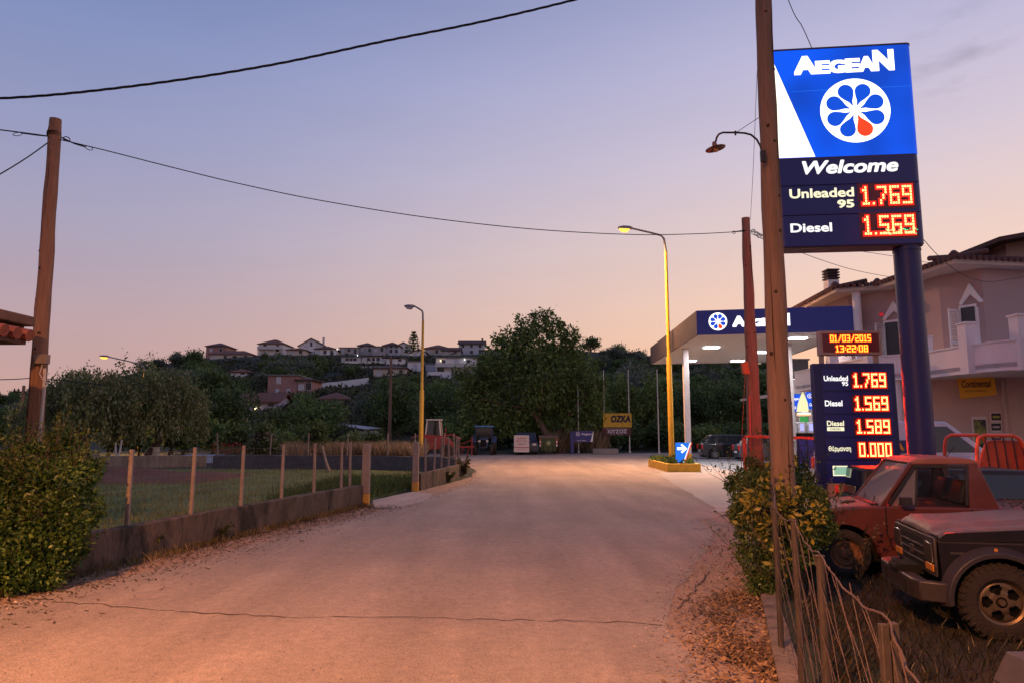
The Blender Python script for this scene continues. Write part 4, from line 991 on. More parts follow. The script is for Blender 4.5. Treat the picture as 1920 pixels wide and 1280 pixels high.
# weeping trees on the left
def weeping(px, ytop, wpx, Y, label, seed, n=9000):
    t_ = at(px, ytop, Y); hh = t_.z; rx = wpx / 2 / F * Y
    o = thing('drooping_tree', label, 'tree', (t_.x, Y, 0)); g = np.random.default_rng(seed)
    mb = MB(); limbs(mb, (0, 0, -.2), (0, 0, hh * .8), .22, 8, rx * .8, seed, z0=.3); part('trunk', mb, m_bark, o)
    mb = MB(); mb.lathe([(.31, 0), (.285, .45), (.26, .8)], 12); part('whitewash', mb, mat('whitewash', (.55, .5, .45), .9), o)
    q = []
    for s in range(int(n / 26)):
        a = g.random() * 6.28; r = rx * math.sqrt(g.random()); zt = hh * (1 - .28 * (r / rx) ** 2.2) * (.90 + .13 * g.random()) + .12 * math.sin(a * 5 + seed); ln = hh * (.25 + .5 * g.random()) * (.5 + .55 * r / rx)
        x, y = math.cos(a) * r, math.sin(a) * r; zl = max(.9 + .5 * g.random(), zt - ln); m_ = 26
        for k in range(m_):
            u = k / m_; c = np.array([x * (1 + .06 * u), y * (1 + .06 * u), zt + (zl - zt) * u]) + g.normal(size=3) * (.16 if u < .3 else .09)
            d = g.normal(size=3) * .6 + np.array([0, 0, -1.1]); d /= np.linalg.norm(d); e = np.cross(d, g.normal(size=3)); e /= np.linalg.norm(e); L_ = .22 * (.6 + .7 * g.random())
            q.append([c, c + d * L_ * .5 + e * L_ * .2, c + d * L_, c + d * L_ * .5 - e * L_ * .2])
    link('crown', merge_leafs('crown', q, L_WEEP), o); return o
weeping(170, 692, 190, 38, 'broad drooping tree with curtain-like foliage right of the left wooden pole', 1, 15000)
weeping(300, 690, 170, 41, 'second drooping tree, right of the broad one, over the low stained wall', 2, 15000)
weeping(95, 735, 120, 44, 'smaller drooping tree partly behind the left wooden pole', 3, 7000)
# thin leafy shoots standing above the drooping trees
tree(232, 643, 700, 40, 40, 'thin leafy sapling top sticking up above the drooping trees beside the lit lamp', L_DARK, 33, 420, .2, low=.25, trunk_r=.03, size=(.25, .4))
# the big walnut tree
wt = at(1026, 826, 57); hh = at(1010, 578, 57).z; o = thing('walnut_tree', 'big leafy walnut tree with forked trunk behind the dumpster in the middle', 'tree', (wt.x, 57, 0))
K = 57 / F
def wl(px, py, r, ry=None, dy=0): p = at(px, py, 57); return (p.x - wt.x, dy, p.z, r * K, r * K, (ry or r) * K)
WL = [wl(1012, 603, 22), wl(985, 622, 20), wl(1040, 615, 20), wl(960, 640, 24, dy=-.5), wl(1068, 632, 20), wl(935, 634, 12), wl(1000, 655, 46), wl(1055, 668, 38, dy=.6), wl(945, 680, 42, dy=-.8), wl(905, 700, 32), wl(1090, 700, 36),
      wl(880, 735, 26), wl(1010, 710, 55, dy=-1), wl(930, 745, 48, dy=.5), wl(1105, 745, 30, dy=-.4), wl(1060, 745, 44, dy=1), wl(890, 775, 30), wl(1000, 770, 52, 40, dy=1.5), wl(1120, 775, 24), wl(940, 790, 40, 26), wl(1080, 790, 36, 26), wl(860, 700, 12), wl(1128, 720, 12), wl(975, 598, 9), wl(1030, 588, 9)]
mb = MB()
def wp(px, py, dy=0): p = at(px, py, 57); return (p.x - wt.x, dy, p.z)
mb.tube([wp(1030, 850), wp(1026, 815), wp(1010, 788), wp(992, 765), wp(965, 715), wp(948, 670)], [.34, .27, .22, .16, .1, .03], 10)
mb.tube([wp(1036, 850, .1), wp(1046, 818, .1), wp(1062, 785, .2), wp(1078, 745, .3)], [.2, .15, .11, .04], 8)
for a in ([(1010, 788), (1018, 745), (1020, 700), (1012, 650), (1010, 610)], [(1012, 762), (1040, 720), (1055, 680), (1060, 640)], [(992, 765), (975, 730), (940, 700), (915, 680)], [(1000, 776), (998, 720), (985, 670), (985, 630)], [(965, 715), (955, 690), (958, 650)], [(1062, 785), (1090, 755), (1100, 720)], [(992, 765), (950, 760), (900, 745)]):
    mb.tube([wp(*p, dy=-.6 * math.sin(i)) for i, p in enumerate(a)], [.11 - .022 * i for i in range(len(a))], 6)
part('trunk', mb, m_bark2, o)
link('crown', leaf_mesh('crown', WL, 30000, .30, L_WALNUT, 5, wr=.42, down=.25, shell=.7), o)

# ---------------------------------------------------------------- hedge at left, bush at right
def hedge(name, label, lobes, n, ls, m, seed, stems, cat='hedge', yel=None, wr=.5, down=0):
    c = Vector((sum(l[0] for l in lobes) / len(lobes), sum(l[1] for l in lobes) / len(lobes), 0)); t = thing(name, label, cat, c)
    lb = [(l[0] - c.x, l[1] - c.y, *l[2:]) for l in lobes]
    link('foliage', leaf_mesh('foliage', lb, n, ls, m, seed, wr=wr, down=down, shell=.45), t)
    gn = np.random.default_rng(seed + 9); qs = []; sb = MB()          # stray shoots that leave the clipped outline
    for i in range(max(12, n // 260)):
        l = lb[int(gn.random() * len(lb))]; d = gn.normal(size=3); d[2] = abs(d[2]) + .35; d[1] -= .3; d /= np.linalg.norm(d); p0 = np.array(l[:3]) + d * np.array(l[3:]) * .8; ln = .12 + .32 * gn.random() ** 1.5; u_ = d + np.array([0, 0, .5]); u_ /= np.linalg.norm(u_); p1 = p0 + u_ * (ln + .1)
        sb.tube([Vector(p0), Vector((p0 + p1) / 2 + gn.normal(size=3) * .015), Vector(p1)], [.0035, .0025, .001], 4)
        for k in range(int(ln / .022)):
            c_ = p0 + (p1 - p0) * (.25 + .75 * gn.random()); e = u_ * .6 + gn.normal(size=3) * .7; e /= np.linalg.norm(e); f_ = np.cross(e, gn.normal(size=3)); f_ /= np.linalg.norm(f_); L_ = ls * (.5 + .9 * gn.random()); qs.append([c_, c_ + e * L_ * .5 + f_ * L_ * .22, c_ + e * L_, c_ + e * L_ * .5 - f_ * L_ * .22])
    part('shoots', sb, m_bark, t); link('shoot_leaves', merge_leafs('shoot_leaves', qs, m), t)
    if yel: link('yellow_leaves', leaf_mesh('yellow_leaves', [(l[0] - c.x, l[1] - c.y, *l[2:]) for l in yel[0]], yel[1], ls * 1.7, L_YEL, seed + 1, wr=wr, shell=.08), t)
    mb = MB(); g = random.Random(seed)
    for (x, y, h_) in stems:
        for i in range(5):
            a, b = g.uniform(-.35, .35), g.uniform(-.35, .35); mb.tube([(x - c.x, y - c.y, -.1), (x - c.x + a * .4, y - c.y + b * .4, h_ * .5), (x - c.x + a, y - c.y + b, h_ * g.uniform(.8, 1))], [.02, .012, .004], 5)
    part('stems', mb, m_bark, t); return t
def hl(px, py, Y, rpx, rpy=None, ry=None):
    if px < 200: py += 20
    p = at(px, py, Y); k = Y / F; return (p.x, p.y, p.z, rpx * k, ry or rpx * k * .8, (rpy or rpx) * k)
HL = [hl(20, 900, 7.9, 70), hl(90, 905, 7.9, 62), hl(-40, 930, 7.8, 80), hl(130, 880, 8.2, 45), hl(60, 845, 8.3, 34), hl(110, 830, 8.4, 26, 34), hl(165, 865, 8.5, 26, 22), hl(10, 980, 7.6, 70), hl(100, 975, 7.8, 60), hl(150, 935, 8.2, 40), hl(10, 1050, 7.5, 60, 45), hl(80, 1045, 7.7, 45, 40), hl(-60, 1030, 7.4, 70), hl(128, 1010, 8.0, 32), hl(25, 850, 8.5, 22, 24), hl(-30, 860, 8.2, 40)]
HL[5] = hl(105, 832, 8.4, 18, 26)
hedge('hedge', 'big untrimmed leafy hedge at the left edge in front of the wooden pole', HL, 40000, .046, L_HEDGE, 41, [(-6.4, 7.8, 1.5), (-5.9, 8.1, 1.5), (-7, 7.6, 1.5)])
# dark spray of shoots above the hedge
hedge('hedge_shoots', 'loose leafy shoots rising from the hedge right of the left wooden pole', [hl(112, 800, 8.7, 10, 18), hl(98, 815, 8.7, 9, 16), hl(130, 815, 8.8, 12, 14), hl(150, 840, 8.8, 14, 12), hl(185, 850, 9.0, 10, 10), hl(70, 818, 8.9, 10, 14), hl(40, 822, 8.9, 12, 12), hl(15, 838, 8.9, 14, 10)], 2400, .05, L_HEDGE, 42, [(-5.9, 8.7, 1.65)], cat='shoots')
BL = [hl(1420, 925, 8.7, 42), hl(1465, 915, 8.7, 42), hl(1400, 960, 8.4, 32), hl(1455, 975, 8.2, 55), hl(1510, 945, 8.5, 42), hl(1530, 990, 8.2, 34), hl(1490, 1020, 8.0, 40), hl(1415, 1010, 7.9, 34), hl(1425, 1060, 7.6, 30), hl(1432, 1105, 7.35, 26), hl(1452, 1050, 7.6, 34), hl(1395, 898, 9.2, 26, 20), hl(1440, 885, 9.4, 28, 16), hl(1382, 925, 9.2, 16, 18), hl(1450, 1090, 7.3, 26, 36), hl(1500, 905, 9.2, 30, 18), hl(1545, 965, 8.6, 16), hl(1370, 905, 9.3, 12), hl(1383, 965, 8.6, 14), hl(1398, 1040, 7.8, 14), hl(1412, 1085, 7.5, 13), hl(1410, 868, 9.4, 13, 12), hl(1462, 866, 9.3, 14, 12), hl(1505, 885, 9.0, 14, 16), hl(1560, 990, 8.4, 12), hl(1535, 935, 8.8, 16)]
YL = [hl(1440, 935, 8.0, 40, 45, .25), hl(1415, 965, 7.9, 28, 30, .2), hl(1500, 960, 7.8, 40, 34, .25), hl(1440, 1000, 7.6, 22, 20, .15), hl(1462, 1035, 7.3, 16, 14, .12), hl(1458, 1055, 7.2, 12, 12, .1)]
hedge('bush', 'bushy shrub with yellow leaves at the foot of the big wooden pole', BL, 30000, .038, L_BUSH, 43, [(2.8, 7.5, 1.0), (3.0, 8.3, 1.1), (3.2, 8.9, 1.1), (3.5, 9.2, 1.0)], cat='bush', yel=(YL, 620))
# ---------------------------------------------------------------- wooden poles, lamps, wires
m_wood = mat('pole_wood', (.34, .18, .11), .85, scale=3.2, col2=(.19, .095, .058), bump=1.2, bscale=12, stretch=(6, 6, .35), second=((.07, .04, .028), 1.6, .62, .74))
m_wood2 = mat('pole_wood_grey', (.30, .175, .115), .85, scale=3.2, col2=(.16, .092, .06), bump=1.2, bscale=12, stretch=(6, 6, .35), second=((.06, .035, .025), 1.6, .6, .72))
m_cable = mat('black_cable', (.012, .012, .013), .6, var=0)
m_iron = mat('dark_iron', (.05, .038, .035), .5, metal=.5, var=.3)
m_iron2 = mat('galvanised', (.45, .43, .42), .5, metal=.5, var=.2)
def wood_pole(label, base, top, r0, r1, m, knots=12, seed=1):
    t = thing('utility_pole', label, 'pole', base); mb = MB(); n = 22; v = Vector(top) - Vector(base)
    pts = [v * (i / n) + Vector((.004 * math.sin(i * 1.3 + seed), .004 * math.cos(i * .9), 0)) for i in range(n + 1)]
    mb.tube(pts, [(r0 + (r1 - r0) * i / n) * (1 + .04 * math.sin(i * 2.1 + seed)) for i in range(n + 1)], 16)
    part('shaft', mb, m, t)
    g = random.Random(seed); mk = MB(); mcr = MB()
    for i in range(knots):
        s = g.uniform(.03, .95); a = g.uniform(-2.6, -.5); r = r0 + (r1 - r0) * s; p = v * s; c = p + Vector((math.cos(a), math.sin(a), 0)) * r * .97
        d = Vector((math.cos(a), math.sin(a), 0)); q = .018 + .012 * g.random(); mk.tube([c, c + d * .008], [q, q * .6], 7)
    part('knots', mk, mat('knot_wood', (.05, .028, .02), .9, var=.3), t)
    for i in range(5):      # drying cracks
        s = g.uniform(.05, .8); a = g.uniform(-2.3, -.8); P_ = []
        for k in range(7):
            s2 = s + k * .022; r = (r0 + (r1 - r0) * s2); a += g.uniform(-.05, .05); P_.append(v * min(1, s2) + Vector((math.cos(a), math.sin(a), 0)) * (r * 1.015))
        mcr.tube(P_, [.001, .005, .006, .006, .005, .003, .001], 4)
    part('cracks', mcr, MC['knot_wood'], t)
    return t
def ext(a, b, za, zb):      # line through a and b continued to given heights
    d = b - a; return a + d * ((za - a.z) / d.z), a + d * ((zb - a.z) / d.z)
a, b = ext(at(1466, 860, 8.3), at(1431, 0, 8.3), -.3, 9.2)
BP0, BP1 = a, b
bp = wood_pole('tall thick wooden pole carrying the small bracket lamp', a, b, .147, .085, m_wood2, 16, 3)
a, b = ext(at(1418, 880, 15.6), at(1398, 412, 15.6), -.2, at(1398, 409, 15.6).z)
SP0, SP1 = a, b
sp = wood_pole('shorter wooden pole lit red by the price signs, left of the tall thick one', a, b, .185, .09, m_wood, 10, 5)
a, b = ext(at(62, 850, 11), at(104, 230, 11), -.2, at(104, 224, 11).z)
LP0, LP1 = a, b
lp = wood_pole('leaning wooden pole at the left behind the hedge with wires tied to its top', a, b, .135, .092, m_wood, 12, 8)
def wire(name, label, pts, r, Ys, parent=None, twist=False, m=None, cat='cable'):
    n = len(pts); P_ = []
    for i, (px, py) in enumerate(pts):
        s = i / (n - 1); P_.append(at(px, py, Ys[0] + (Ys[1] - Ys[0]) * s))
    Q = []                                        # Catmull-Rom
    for i in range(n - 1):
        p0, p1, p2, p3 = P_[max(0, i - 1)], P_[i], P_[i + 1], P_[min(n - 1, i + 2)]
        for k in range(8):
            t = k / 8; Q.append(.5 * ((2 * p1) + (p2 - p0) * t + (2 * p0 - 5 * p1 + 4 * p2 - p3) * t * t + (3 * p1 - p0 - 3 * p2 + p3) * t ** 3))
    Q.append(P_[-1]); mb = MB()
    if twist:
        FN = []; tot = 0
        for a, b in zip(Q, Q[1:]):
            k = max(1, int((b - a).length / .06))
            for i in range(k): FN.append(a + (b - a) * i / k)
        for ph in (0, 2.1, 4.2):
            mb.tube([p + Vector((0, math.cos(i * .5 + ph), math.sin(i * .5 + ph))) * r * .75 for i, p in enumerate(FN)], r, 5)
    else: mb.tube(Q, r, 5)
    if parent: return part(name, mb, m or m_cable, parent, world=True)
    return solo(name, mb, m or m_cable, label, cat)
wire('cable', 'thick twisted black cable crossing the top left of the sky', [(-700, 150), (-300, 186), (0, 185), (250, 162), (500, 124), (720, 78), (900, 42), (1070, 2), (1300, -58), (1700, -170), (2300, -350)], .0145, (11, 13.5), twist=True)
wire('wire', 'long thin wire sagging from the left wooden pole to the shorter red lit pole', [(112, 262), (200, 283), (330, 316), (450, 345), (600, 376), (800, 408), (1000, 430), (1180, 440), (1300, 439), (1396, 434)], .0095, (11, 15.5), cat='wire')
wire('wire', 'thin wire leaving the left wooden pole towards the upper left edge', [(-700, 150), (-300, 208), (0, 244), (92, 256)], .011, (9, 11), cat='wire')
wire('wire', 'stay wire slanting down to the left edge from the left wooden pole', [(-700, 740), (-300, 490), (0, 327), (90, 268)], .010, (8, 11), cat='wire')
wire('wire', 'thin upright wire hanging between the two wooden poles at right', [(1424, 60), (1419, 150), (1412, 320), (1407, 412)], .0045, (8.3, 15.5), cat='wire')
wire('wire', 'thin wire running from under the big sign to the roof of the house', [(1412, 432), (1500, 473), (1600, 506), (1690, 523)], .008, (15.6, 22), cat='wire')
wire('wire', 'second thin wire behind the big sign, ending at the roof right of its column', [(1412, 440), (1500, 455), (1590, 468), (1690, 483), (1766, 498)], .008, (15.6, 22), cat='wire')
wire('wire', 'wire coming down from the top edge to the top of the big sign', [(1330, -420), (1400, -220), (1478, 0), (1505, 52), (1528, 104)], .008, (12.4, 12.4), cat='wire')
wire('wire', 'wire looping from the big sign to the wall of the house at right', [(1728, 445), (1760, 480), (1805, 515), (1850, 528), (1890, 524), (1940, 516)], .008, (14, 20), cat='wire')
wire('wire', 'distant power line at the far left edge behind the wooden pole', [(-900, 716), (-300, 715), (0, 711), (75, 709), (200, 722)], .02, (30, 30), cat='wire')
# knots and loops of wire where they are tied to the poles
mb = MB()
for dz in (.0, .03, .055): mb.lathe([(.1, -.008), (.108, 0), (.1, .008)], 14, at(101, 255, 11) + Vector((0, 0, dz)))
def loop(c, rx, rz, tilt=0, n=16): return [c + Vector((rx * math.cos(t) * math.cos(tilt) - rz * math.sin(t) * math.sin(tilt), 0, rx * math.cos(t) * math.sin(tilt) + rz * math.sin(t) * math.cos(tilt))) for t in [6.283 * i / n for i in range(n + 1)]]
mb.tube(loop(at(33, 252, 10.8), .075, .028, .1), .006, 4); mb.tube(loop(at(167, 278, 11), .065, .03, -.4), .006, 4)
mb.tube(loop(at(125, 261, 11), .06, .035, -.4), .008, 4); mb.tube(loop(at(91, 246, 11), .012, .08), .006, 4); mb.tube([at(115, 258, 11), at(140, 270, 11), at(160, 276, 11)], .012, 5); mb.tube([at(40, 250, 10.9), at(70, 254, 10.9), at(92, 256, 11)], .012, 5)
part('wire_ties', mb, m_iron, lp, world=True)
mb = MB(); c = at(80, 673, 10.86); mb.box(c.x - .1, c.x + .085, c.y - .05, c.y + .06, c.z - .075, c.z + .075); part('junction_box', mb, m_post, lp, world=True, bevel=.01)
mb = MB(); mb.tube([at(84, 690, 10.9), at(82, 740, 10.9), at(76, 800, 10.9), at(70, 850, 10.9), at(66, 890, 10.9)], .024, 6); mb.tube([at(80, 680, 10.86), at(74, 700, 10.84), at(83, 716, 10.84)], .008, 4)
part('conduit', mb, mat('pvc_grey', (.55, .48, .45), .6, var=.1), lp, world=True)
mb = MB()
mb.tube(loop(at(1376, 436, 15.4), .035, .03), .007, 4); mb.tube([at(1376, 435, 15.4), at(1398, 432, 15.45)], .012, 4)
for q in ((1412, 433), (1418, 438), (1424, 443)): mb.tube(loop(at(*q, 15.3), .05, .03, .5), .008, 4)
mb.tube([at(1405, 432, 15.4), at(1425, 440, 12), at(1436, 442, 9)], .008, 4); mb.tube([at(1405, 436, 15.4), at(1425, 446, 12), at(1436, 450, 9)], .008, 4)
part('wire_ties', mb, m_iron, sp, world=True)
mb = MB(); c = at(1399, 690, 15.3); mb.hexa([(c.x - .085, c.y - .06, c.z - .13), (c.x + .06, c.y - .06, c.z - .13), (c.x + .06, c.y + .06, c.z - .13), (c.x - .085, c.y + .06, c.z - .13), (c.x - .1, c.y - .06, c.z + .13), (c.x + .03, c.y - .06, c.z + .15), (c.x + .03, c.y + .06, c.z + .15), (c.x - .1, c.y + .06, c.z + .13)])
part('switch_box', mb, mat('orange_box', (.55, .14, .04), .6), sp, world=True, bevel=.008)
mb = MB(); mb.tube([at(1405, 742, 15.3), at(1408, 880, 15.3)], .02, 6); mb.tube([at(1397, 700, 15.3), at(1392, 800, 15.3), at(1390, 880, 15.3)], .006, 4); part('conduit', mb, mat('red_pipe', (.5, .09, .04), .6), sp, world=True)
# bracket lamp (unlit) on the tall pole
t = thing('bracket_lamp', 'small unlit enamel bracket lamp fixed to the tall thick wooden pole', 'lamp', at(1428, 285, 8.2))
mb = MB(); arc = [at(px, py, 8.15) for px, py in ((1429, 292), (1426, 275), (1419, 262), (1408, 253), (1396, 250), (1380, 249), (1355, 249), (1348, 252), (1344, 258), (1342, 266))]
mb.tube(arc, .0125, 8); mb.box(arc[0].x - .02, arc[0].x + .04, 8.13, 8.17, arc[0].z - .08, arc[0].z + .06); part('arm', mb, m_iron, t, world=True)
mb = MB(); mb.tube([at(1424, 220, 8.15), at(1380, 249, 8.15)], .004, 5); mb.tube([at(1379, 246, 8.15), at(1379, 254, 8.15)], .012, 6); part('stay', mb, m_iron, t, world=True)
c = at(1341, 277, 8.15); ax = Matrix.Rotation(R(-10), 4, 'Y')
mb = MB(); mb.lathe([(.018, .075), (.026, .06), (.03, .03), (.04, .02), (.10, -.005), (.122, -.012), (.12, -.018), (.095, -.012), (.035, .012), (.0, .014)], 28).tf(ax); mb.v = [tuple(Vector(p) + c) for p in mb.v]
part('shade', mb, mat('enamel', (.16, .075, .06), .4, var=.3), t, world=True)
mb = MB(); mb.lathe([(.012, .0), (.03, -.012), (.034, -.03), (.026, -.052), (.004, -.062)], 16).tf(ax); mb.v = [tuple(Vector(p) + c) for p in mb.v]
part('bulb', mb, mat('bulb_glass', (.6, .38, .2), .3, var=0), t, world=True)

m_lampy = mat('yellow_pole', (.72, .42, .03), .45, scale=2, col2=(.55, .30, .02), stretch=(3, 3, .4))
m_lamph = mat('lamp_housing', (.25, .23, .22), .5, var=.1, metal=.3)
SOD = (1.0, .47, .19)
def street_lamp(label, base, topz, reach, rise, r, lit, power=0, colr=None, ang=math.pi, mpole=None, grp='street lamps along the road', es=14, rblend=1.0):
    t = thing('street_lamp', label, 'street lamp', base, 0, grp); h = topz - base.z - rise; d = Vector((math.cos(ang), math.sin(ang), 0))
    mb = MB(); mb.tube([(0, 0, 0), (0, 0, h * .46), (0, 0, h * .47), (0, 0, h * .93)], [r * 1.15, r * 1.1, r * .75, r * .6], 14); part('pole', mb, mpole or m_lampy, t)
    mb = MB(); mb.tube([(0, 0, h * .93)] + [Vector((0, 0, h * .985)) + d * (reach * .04)] + [Vector((0, 0, h)) + d * reach * .12, Vector((0, 0, h + rise * .35)) + d * reach * .4, Vector((0, 0, h + rise * .9)) + d * reach * .9], [r * .5, r * .48, r * .45, r * .42, r * .4], 8); part('arm', mb, m_lamph, t)
    e = Vector((0, 0, h + rise * .9)) + d * reach * .88; f_ = (Vector((0, 0, h + rise)) + d * (reach + .55) - e); f_.normalize(); s = Vector((-d.y, d.x, 0)); u = s.cross(f_) * -1
    if u.z < 0: u = -u
    def sec(k, w, hh, z): c_ = e + f_ * k; return [c_ - s * w - u * z, c_ + s * w - u * z, c_ + s * w * .8 + u * hh, c_ - s * w * .8 + u * hh]
    hd = MB(); rings = [sec(0, .05, .05, .04), sec(.15, .11, .09, .05), sec(.45, .13, .09, .05), sec(.68, .08, .04, .04)]
    for q in rings: hd.v += [tuple(p) for p in q]
    for i in range(3):
        for j in range(4): hd.f.append((i * 4 + j, i * 4 + (j + 1) % 4, i * 4 + 4 + (j + 1) % 4, i * 4 + 4 + j))
    hd.f += [(3, 2, 1, 0), (12, 13, 14, 15)]; hd.m = [0] * len(hd.f); ho = part('lamp_head', hd, m_lamph, t)
    bb = MB(); rings = [sec(.14, .09, -.04, .07), sec(.25, .12, -.04, .19), sec(.5, .11, -.04, .18), sec(.64, .07, -.04, .07)]
    for q in rings: bb.v += [tuple(p) for p in q]
    bb.f = [tuple(x) for x in hd.f]; bb.m = [0] * len(bb.f)
    part('lamp_glass', bb, emit('sodium_glow', (1, .46, .075), 1.9) if lit else mat('unlit_glass', (.35, .3, .3), .2, var=0), ho)
    if lit:
        ld = bpy.data.lights.new('lamp_light', 'SPOT'); ld.energy = power; ld.color = colr or SOD; ld.spot_size = R(165); ld.spot_blend = rblend; ld.shadow_soft_size = .12
        lo = bpy.data.objects.new('lamp_light', ld); C.objects.link(lo); lo.parent = ho; lo.location = e + f_ * .4 - u * .26
    return t
b = at(1260, 868, 31.8); b.z = .1
tp = at(1160, 427, 31.8).z
street_lamp('lit yellow street lamp in the planter in front of the filling station canopy', b, tp, 1.75, .38, .11, True, 11000, ang=R(180), es=30)
b = at(789, 850, 42); b.z = 0
street_lamp('unlit yellow street lamp behind the gate pillars at the middle left', b, at(763, 574, 42).z, .55, .30, .12, False, ang=R(180))
b = at(262, 830, 50); b.z = 0
street_lamp('distant lit street lamp glowing over the drooping trees at the left', b, at(170, 667, 50).z, 3.0, .6, .1, True, 9000, ang=R(180), es=40)
street_lamp('lit street lamp standing behind the camera on the left verge', Vector((-7.2, -3.0, 0)), 9.6, 2.8, .4, .1, True, 20000, colr=(1, .375, .11), ang=R(0), es=20)
# far electricity poles
def far_pole(px, pyb, pyt, Y, label, arms):
    b = at(px, pyb, Y); b.z = H(b.x, Y) - .3; tz = at(px, pyt, Y).z - b.z; t = thing('electricity_pole', label, 'pole', b)
    mb = MB(); mb.tube([(0, 0, 0), (0, 0, tz)], [.17, .11], 10); part('shaft', mb, m_wood2, t)
    for z, w in arms:
        mb = MB(); mb.box(-w, w, -.05, .05, tz - z - .05, tz - z + .05)
        for k in (-.9, -.5, .5, .9): mb.lathe([(.05, 0), (.07, .08), (.04, .2), (.02, .24)], 6, (w * k, 0, tz - z + .05))
        part('cross_arm', mb, m_iron, t)
far_pole(730, 825, 668, 66, 'thin wooden electricity pole with cross arms in front of the hillside village', ((.15, .9), (1.9, .7)))
far_pole(38, 800, 722, 55, 'small electricity pole with a bracket at the far left edge', ((.5, .8),))
for px, pb, pt, Y, lab in ((1085, 852, 725, 56, 'leftmost of the thin pale flagpoles, rising behind the small blue sign'), (1134, 850, 695, 56.5, 'pale flagpole at the left edge of the yellow and brown sign'), (1181, 850, 695, 56.5, 'pale flagpole at the right edge of the yellow and brown sign'), (1236, 853, 694, 54, 'rightmost pale flagpole, standing alone left of the yellow street lamp')):
    b = at(px, pb, Y); b.z = 0; tz = at(px, pt, Y).z; mb = MB(); mb.tube([b, Vector((b.x, b.y, tz))], [.05, .035], 8); mb.lathe([(.05, 0), (.05, .05), (.01, .09)], 8, (b.x, b.y, tz)); mb.tube([b, b + Vector((0, 0, .12))], .1, 8)
    solo('flagpole', mb, mat('pole_white', (.62, .56, .52), .5, var=.1), lab, 'flagpole', 'bare pale flagpoles')

# ---------------------------------------------------------------- lettering and emblem materials
e_white = emit('light_white', (1.0, .98, .92), 1.7)
e_white2 = emit('light_white_soft', (1.0, .97, .95), 1.05)
e_cream = emit('light_cream', (1.0, .92, .62), .95)
e_blue = uneven(emit('light_blue', s2l((0, 76, 214)), 1.0, base=(.0, .01, .08)), .72, 1.2, .9)
e_drop = emit('light_drop_blue', s2l((2, 74, 205)), 1.0, base=(.0, .02, .12))
e_reddrop = emit('light_drop_red', s2l((238, 66, 22)), 1.0, base=(.2, .02, .01))
e_navy = mat('navy_panel', (.012, .014, .06), .35, var=.1, em=s2l((26, 20, 72)), es=.35)
m_navy = mat('navy_paint', (.020, .024, .115), .4, var=.15, scale=2)
m_seam = mat('seam', (.008, .008, .02), .6, var=0)
e_led = emit('led_digits', (1.0, .036, .010), 60)
e_ledbig = emit('led_digits_big', (1.0, .014, .004), 130)
e_ledy = emit('led_amber', (1.0, .30, .02), 3.2)
e_halo = emit('led_red_bloom', (.95, .02, .006), 1.0)  # red camera bloom around the digits, put in as an emissive colour
e_halo2 = emit('led_red_dim', (.10, .008, .01), 1.0)
e_green = emit('led_green', (.05, .9, .35), 1.0)
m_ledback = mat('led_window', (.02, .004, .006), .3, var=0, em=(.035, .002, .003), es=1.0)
def drop(cx, cz, ang, r, y, grow=1.0):
    """teardrop with its tip towards the centre of the emblem"""
    d = (math.cos(ang), math.sin(ang)); n = (-d[1], d[0]); bc, br, tip = .64 * r, .228 * r * grow, .13 * r; P_ = []
    for i in range(17):
        t = -2.0 + 4.0 * i / 16; P_.append((bc + br * math.cos(t), br * math.sin(t)))
    P_ += [(bc - br * .95, br * .62), (bc - br * 1.5, br * .24), (tip, 0), (bc - br * 1.5, -br * .24), (bc - br * .95, -br * .62)]
    return [(cx + d[0] * a + n[0] * b, y, cz + d[1] * a + n[1] * b) for a, b in P_]
def emblem(parent, cx, cz, r, y, mw, mblue, mred, back=None):
    mb = MB(); mb.disc((cx, cz), r, 48, y)
    if back: mb.tf(back)
    o = part('emblem', mb, mw, parent, smooth=False); dm = MB(); rm = MB()
    for k in range(8):
        a = R(22.5 + 45 * k); red = abs(((22.5 + 45 * k) % 360) - 292.5) < 1
        p = drop(cx, cz, a, r, y - .004); (rm if red else dm).add(p, [tuple(range(len(p)))])
    for q, mm in ((dm, mblue), (rm, mred)):
        if back: q.tf(back)
        part('drops', q, mm, o, smooth=False)
def aegean(h, w, y, cx=0, cz=0):
    """tall first and last letters, smaller ones between, on one baseline"""
    mb = MB(); sp_ = [('A', .0, .235, 1.0), ('E', .215, .150, .70), ('G', .355, .165, .70), ('E', .515, .150, .74), ('A', .640, .175, .82), ('N', .790, .210, 1.12)]
    for ch, x, ww, hh in sp_:
        t_ = text_mb(ch, h * hh, w * ww, bold=.055); at_mb(t_, cx - w / 2 + x * w, cz, y); mb.join(t_)
    return mb
def flat(name, mb, m, parent, back=None, **k):
    if back: mb.tf(back)
    return part(name, mb, m, parent, smooth=False, **k)
ROT = Matrix.Rotation(math.pi, 4, 'Z')

# ---------------------------------------------------------------- big sign on its column
W_ = 2.44; SY = 12.0; sc_ = at(1590, 460, SY)
big = thing('totem_sign', 'tall illuminated blue filling station sign with red fuel prices on a round navy column', 'sign', (sc_.x, SY, 0), R(-6))
zof = lambda py: at(1590, py, SY).z
def bs(px, py):
    eL = 1455 + (py - 112) * .0363; eR = 1703 + (py - 92) * .0683; u = (px - eL) / (eR - eL); tp_ = 112 - 20 * u; bt = 470 - 12 * u
    v = (py - tp_) / (bt - tp_); return ((u - .5) * W_, zof(102) + (zof(464) - zof(102)) * v)
def rrect(w, d, r, n=6):
    P_ = []
    for cx, cy, a0 in ((w / 2 - r, d / 2 - r, 0), (-w / 2 + r, d / 2 - r, 90), (-w / 2 + r, -d / 2 + r, 180), (w / 2 - r, -d / 2 + r, 270)):
        for i in range(n + 1): a = R(a0 + 90 * i / n); P_.append((cx + r * math.cos(a), cy + r * math.sin(a)))
    return P_
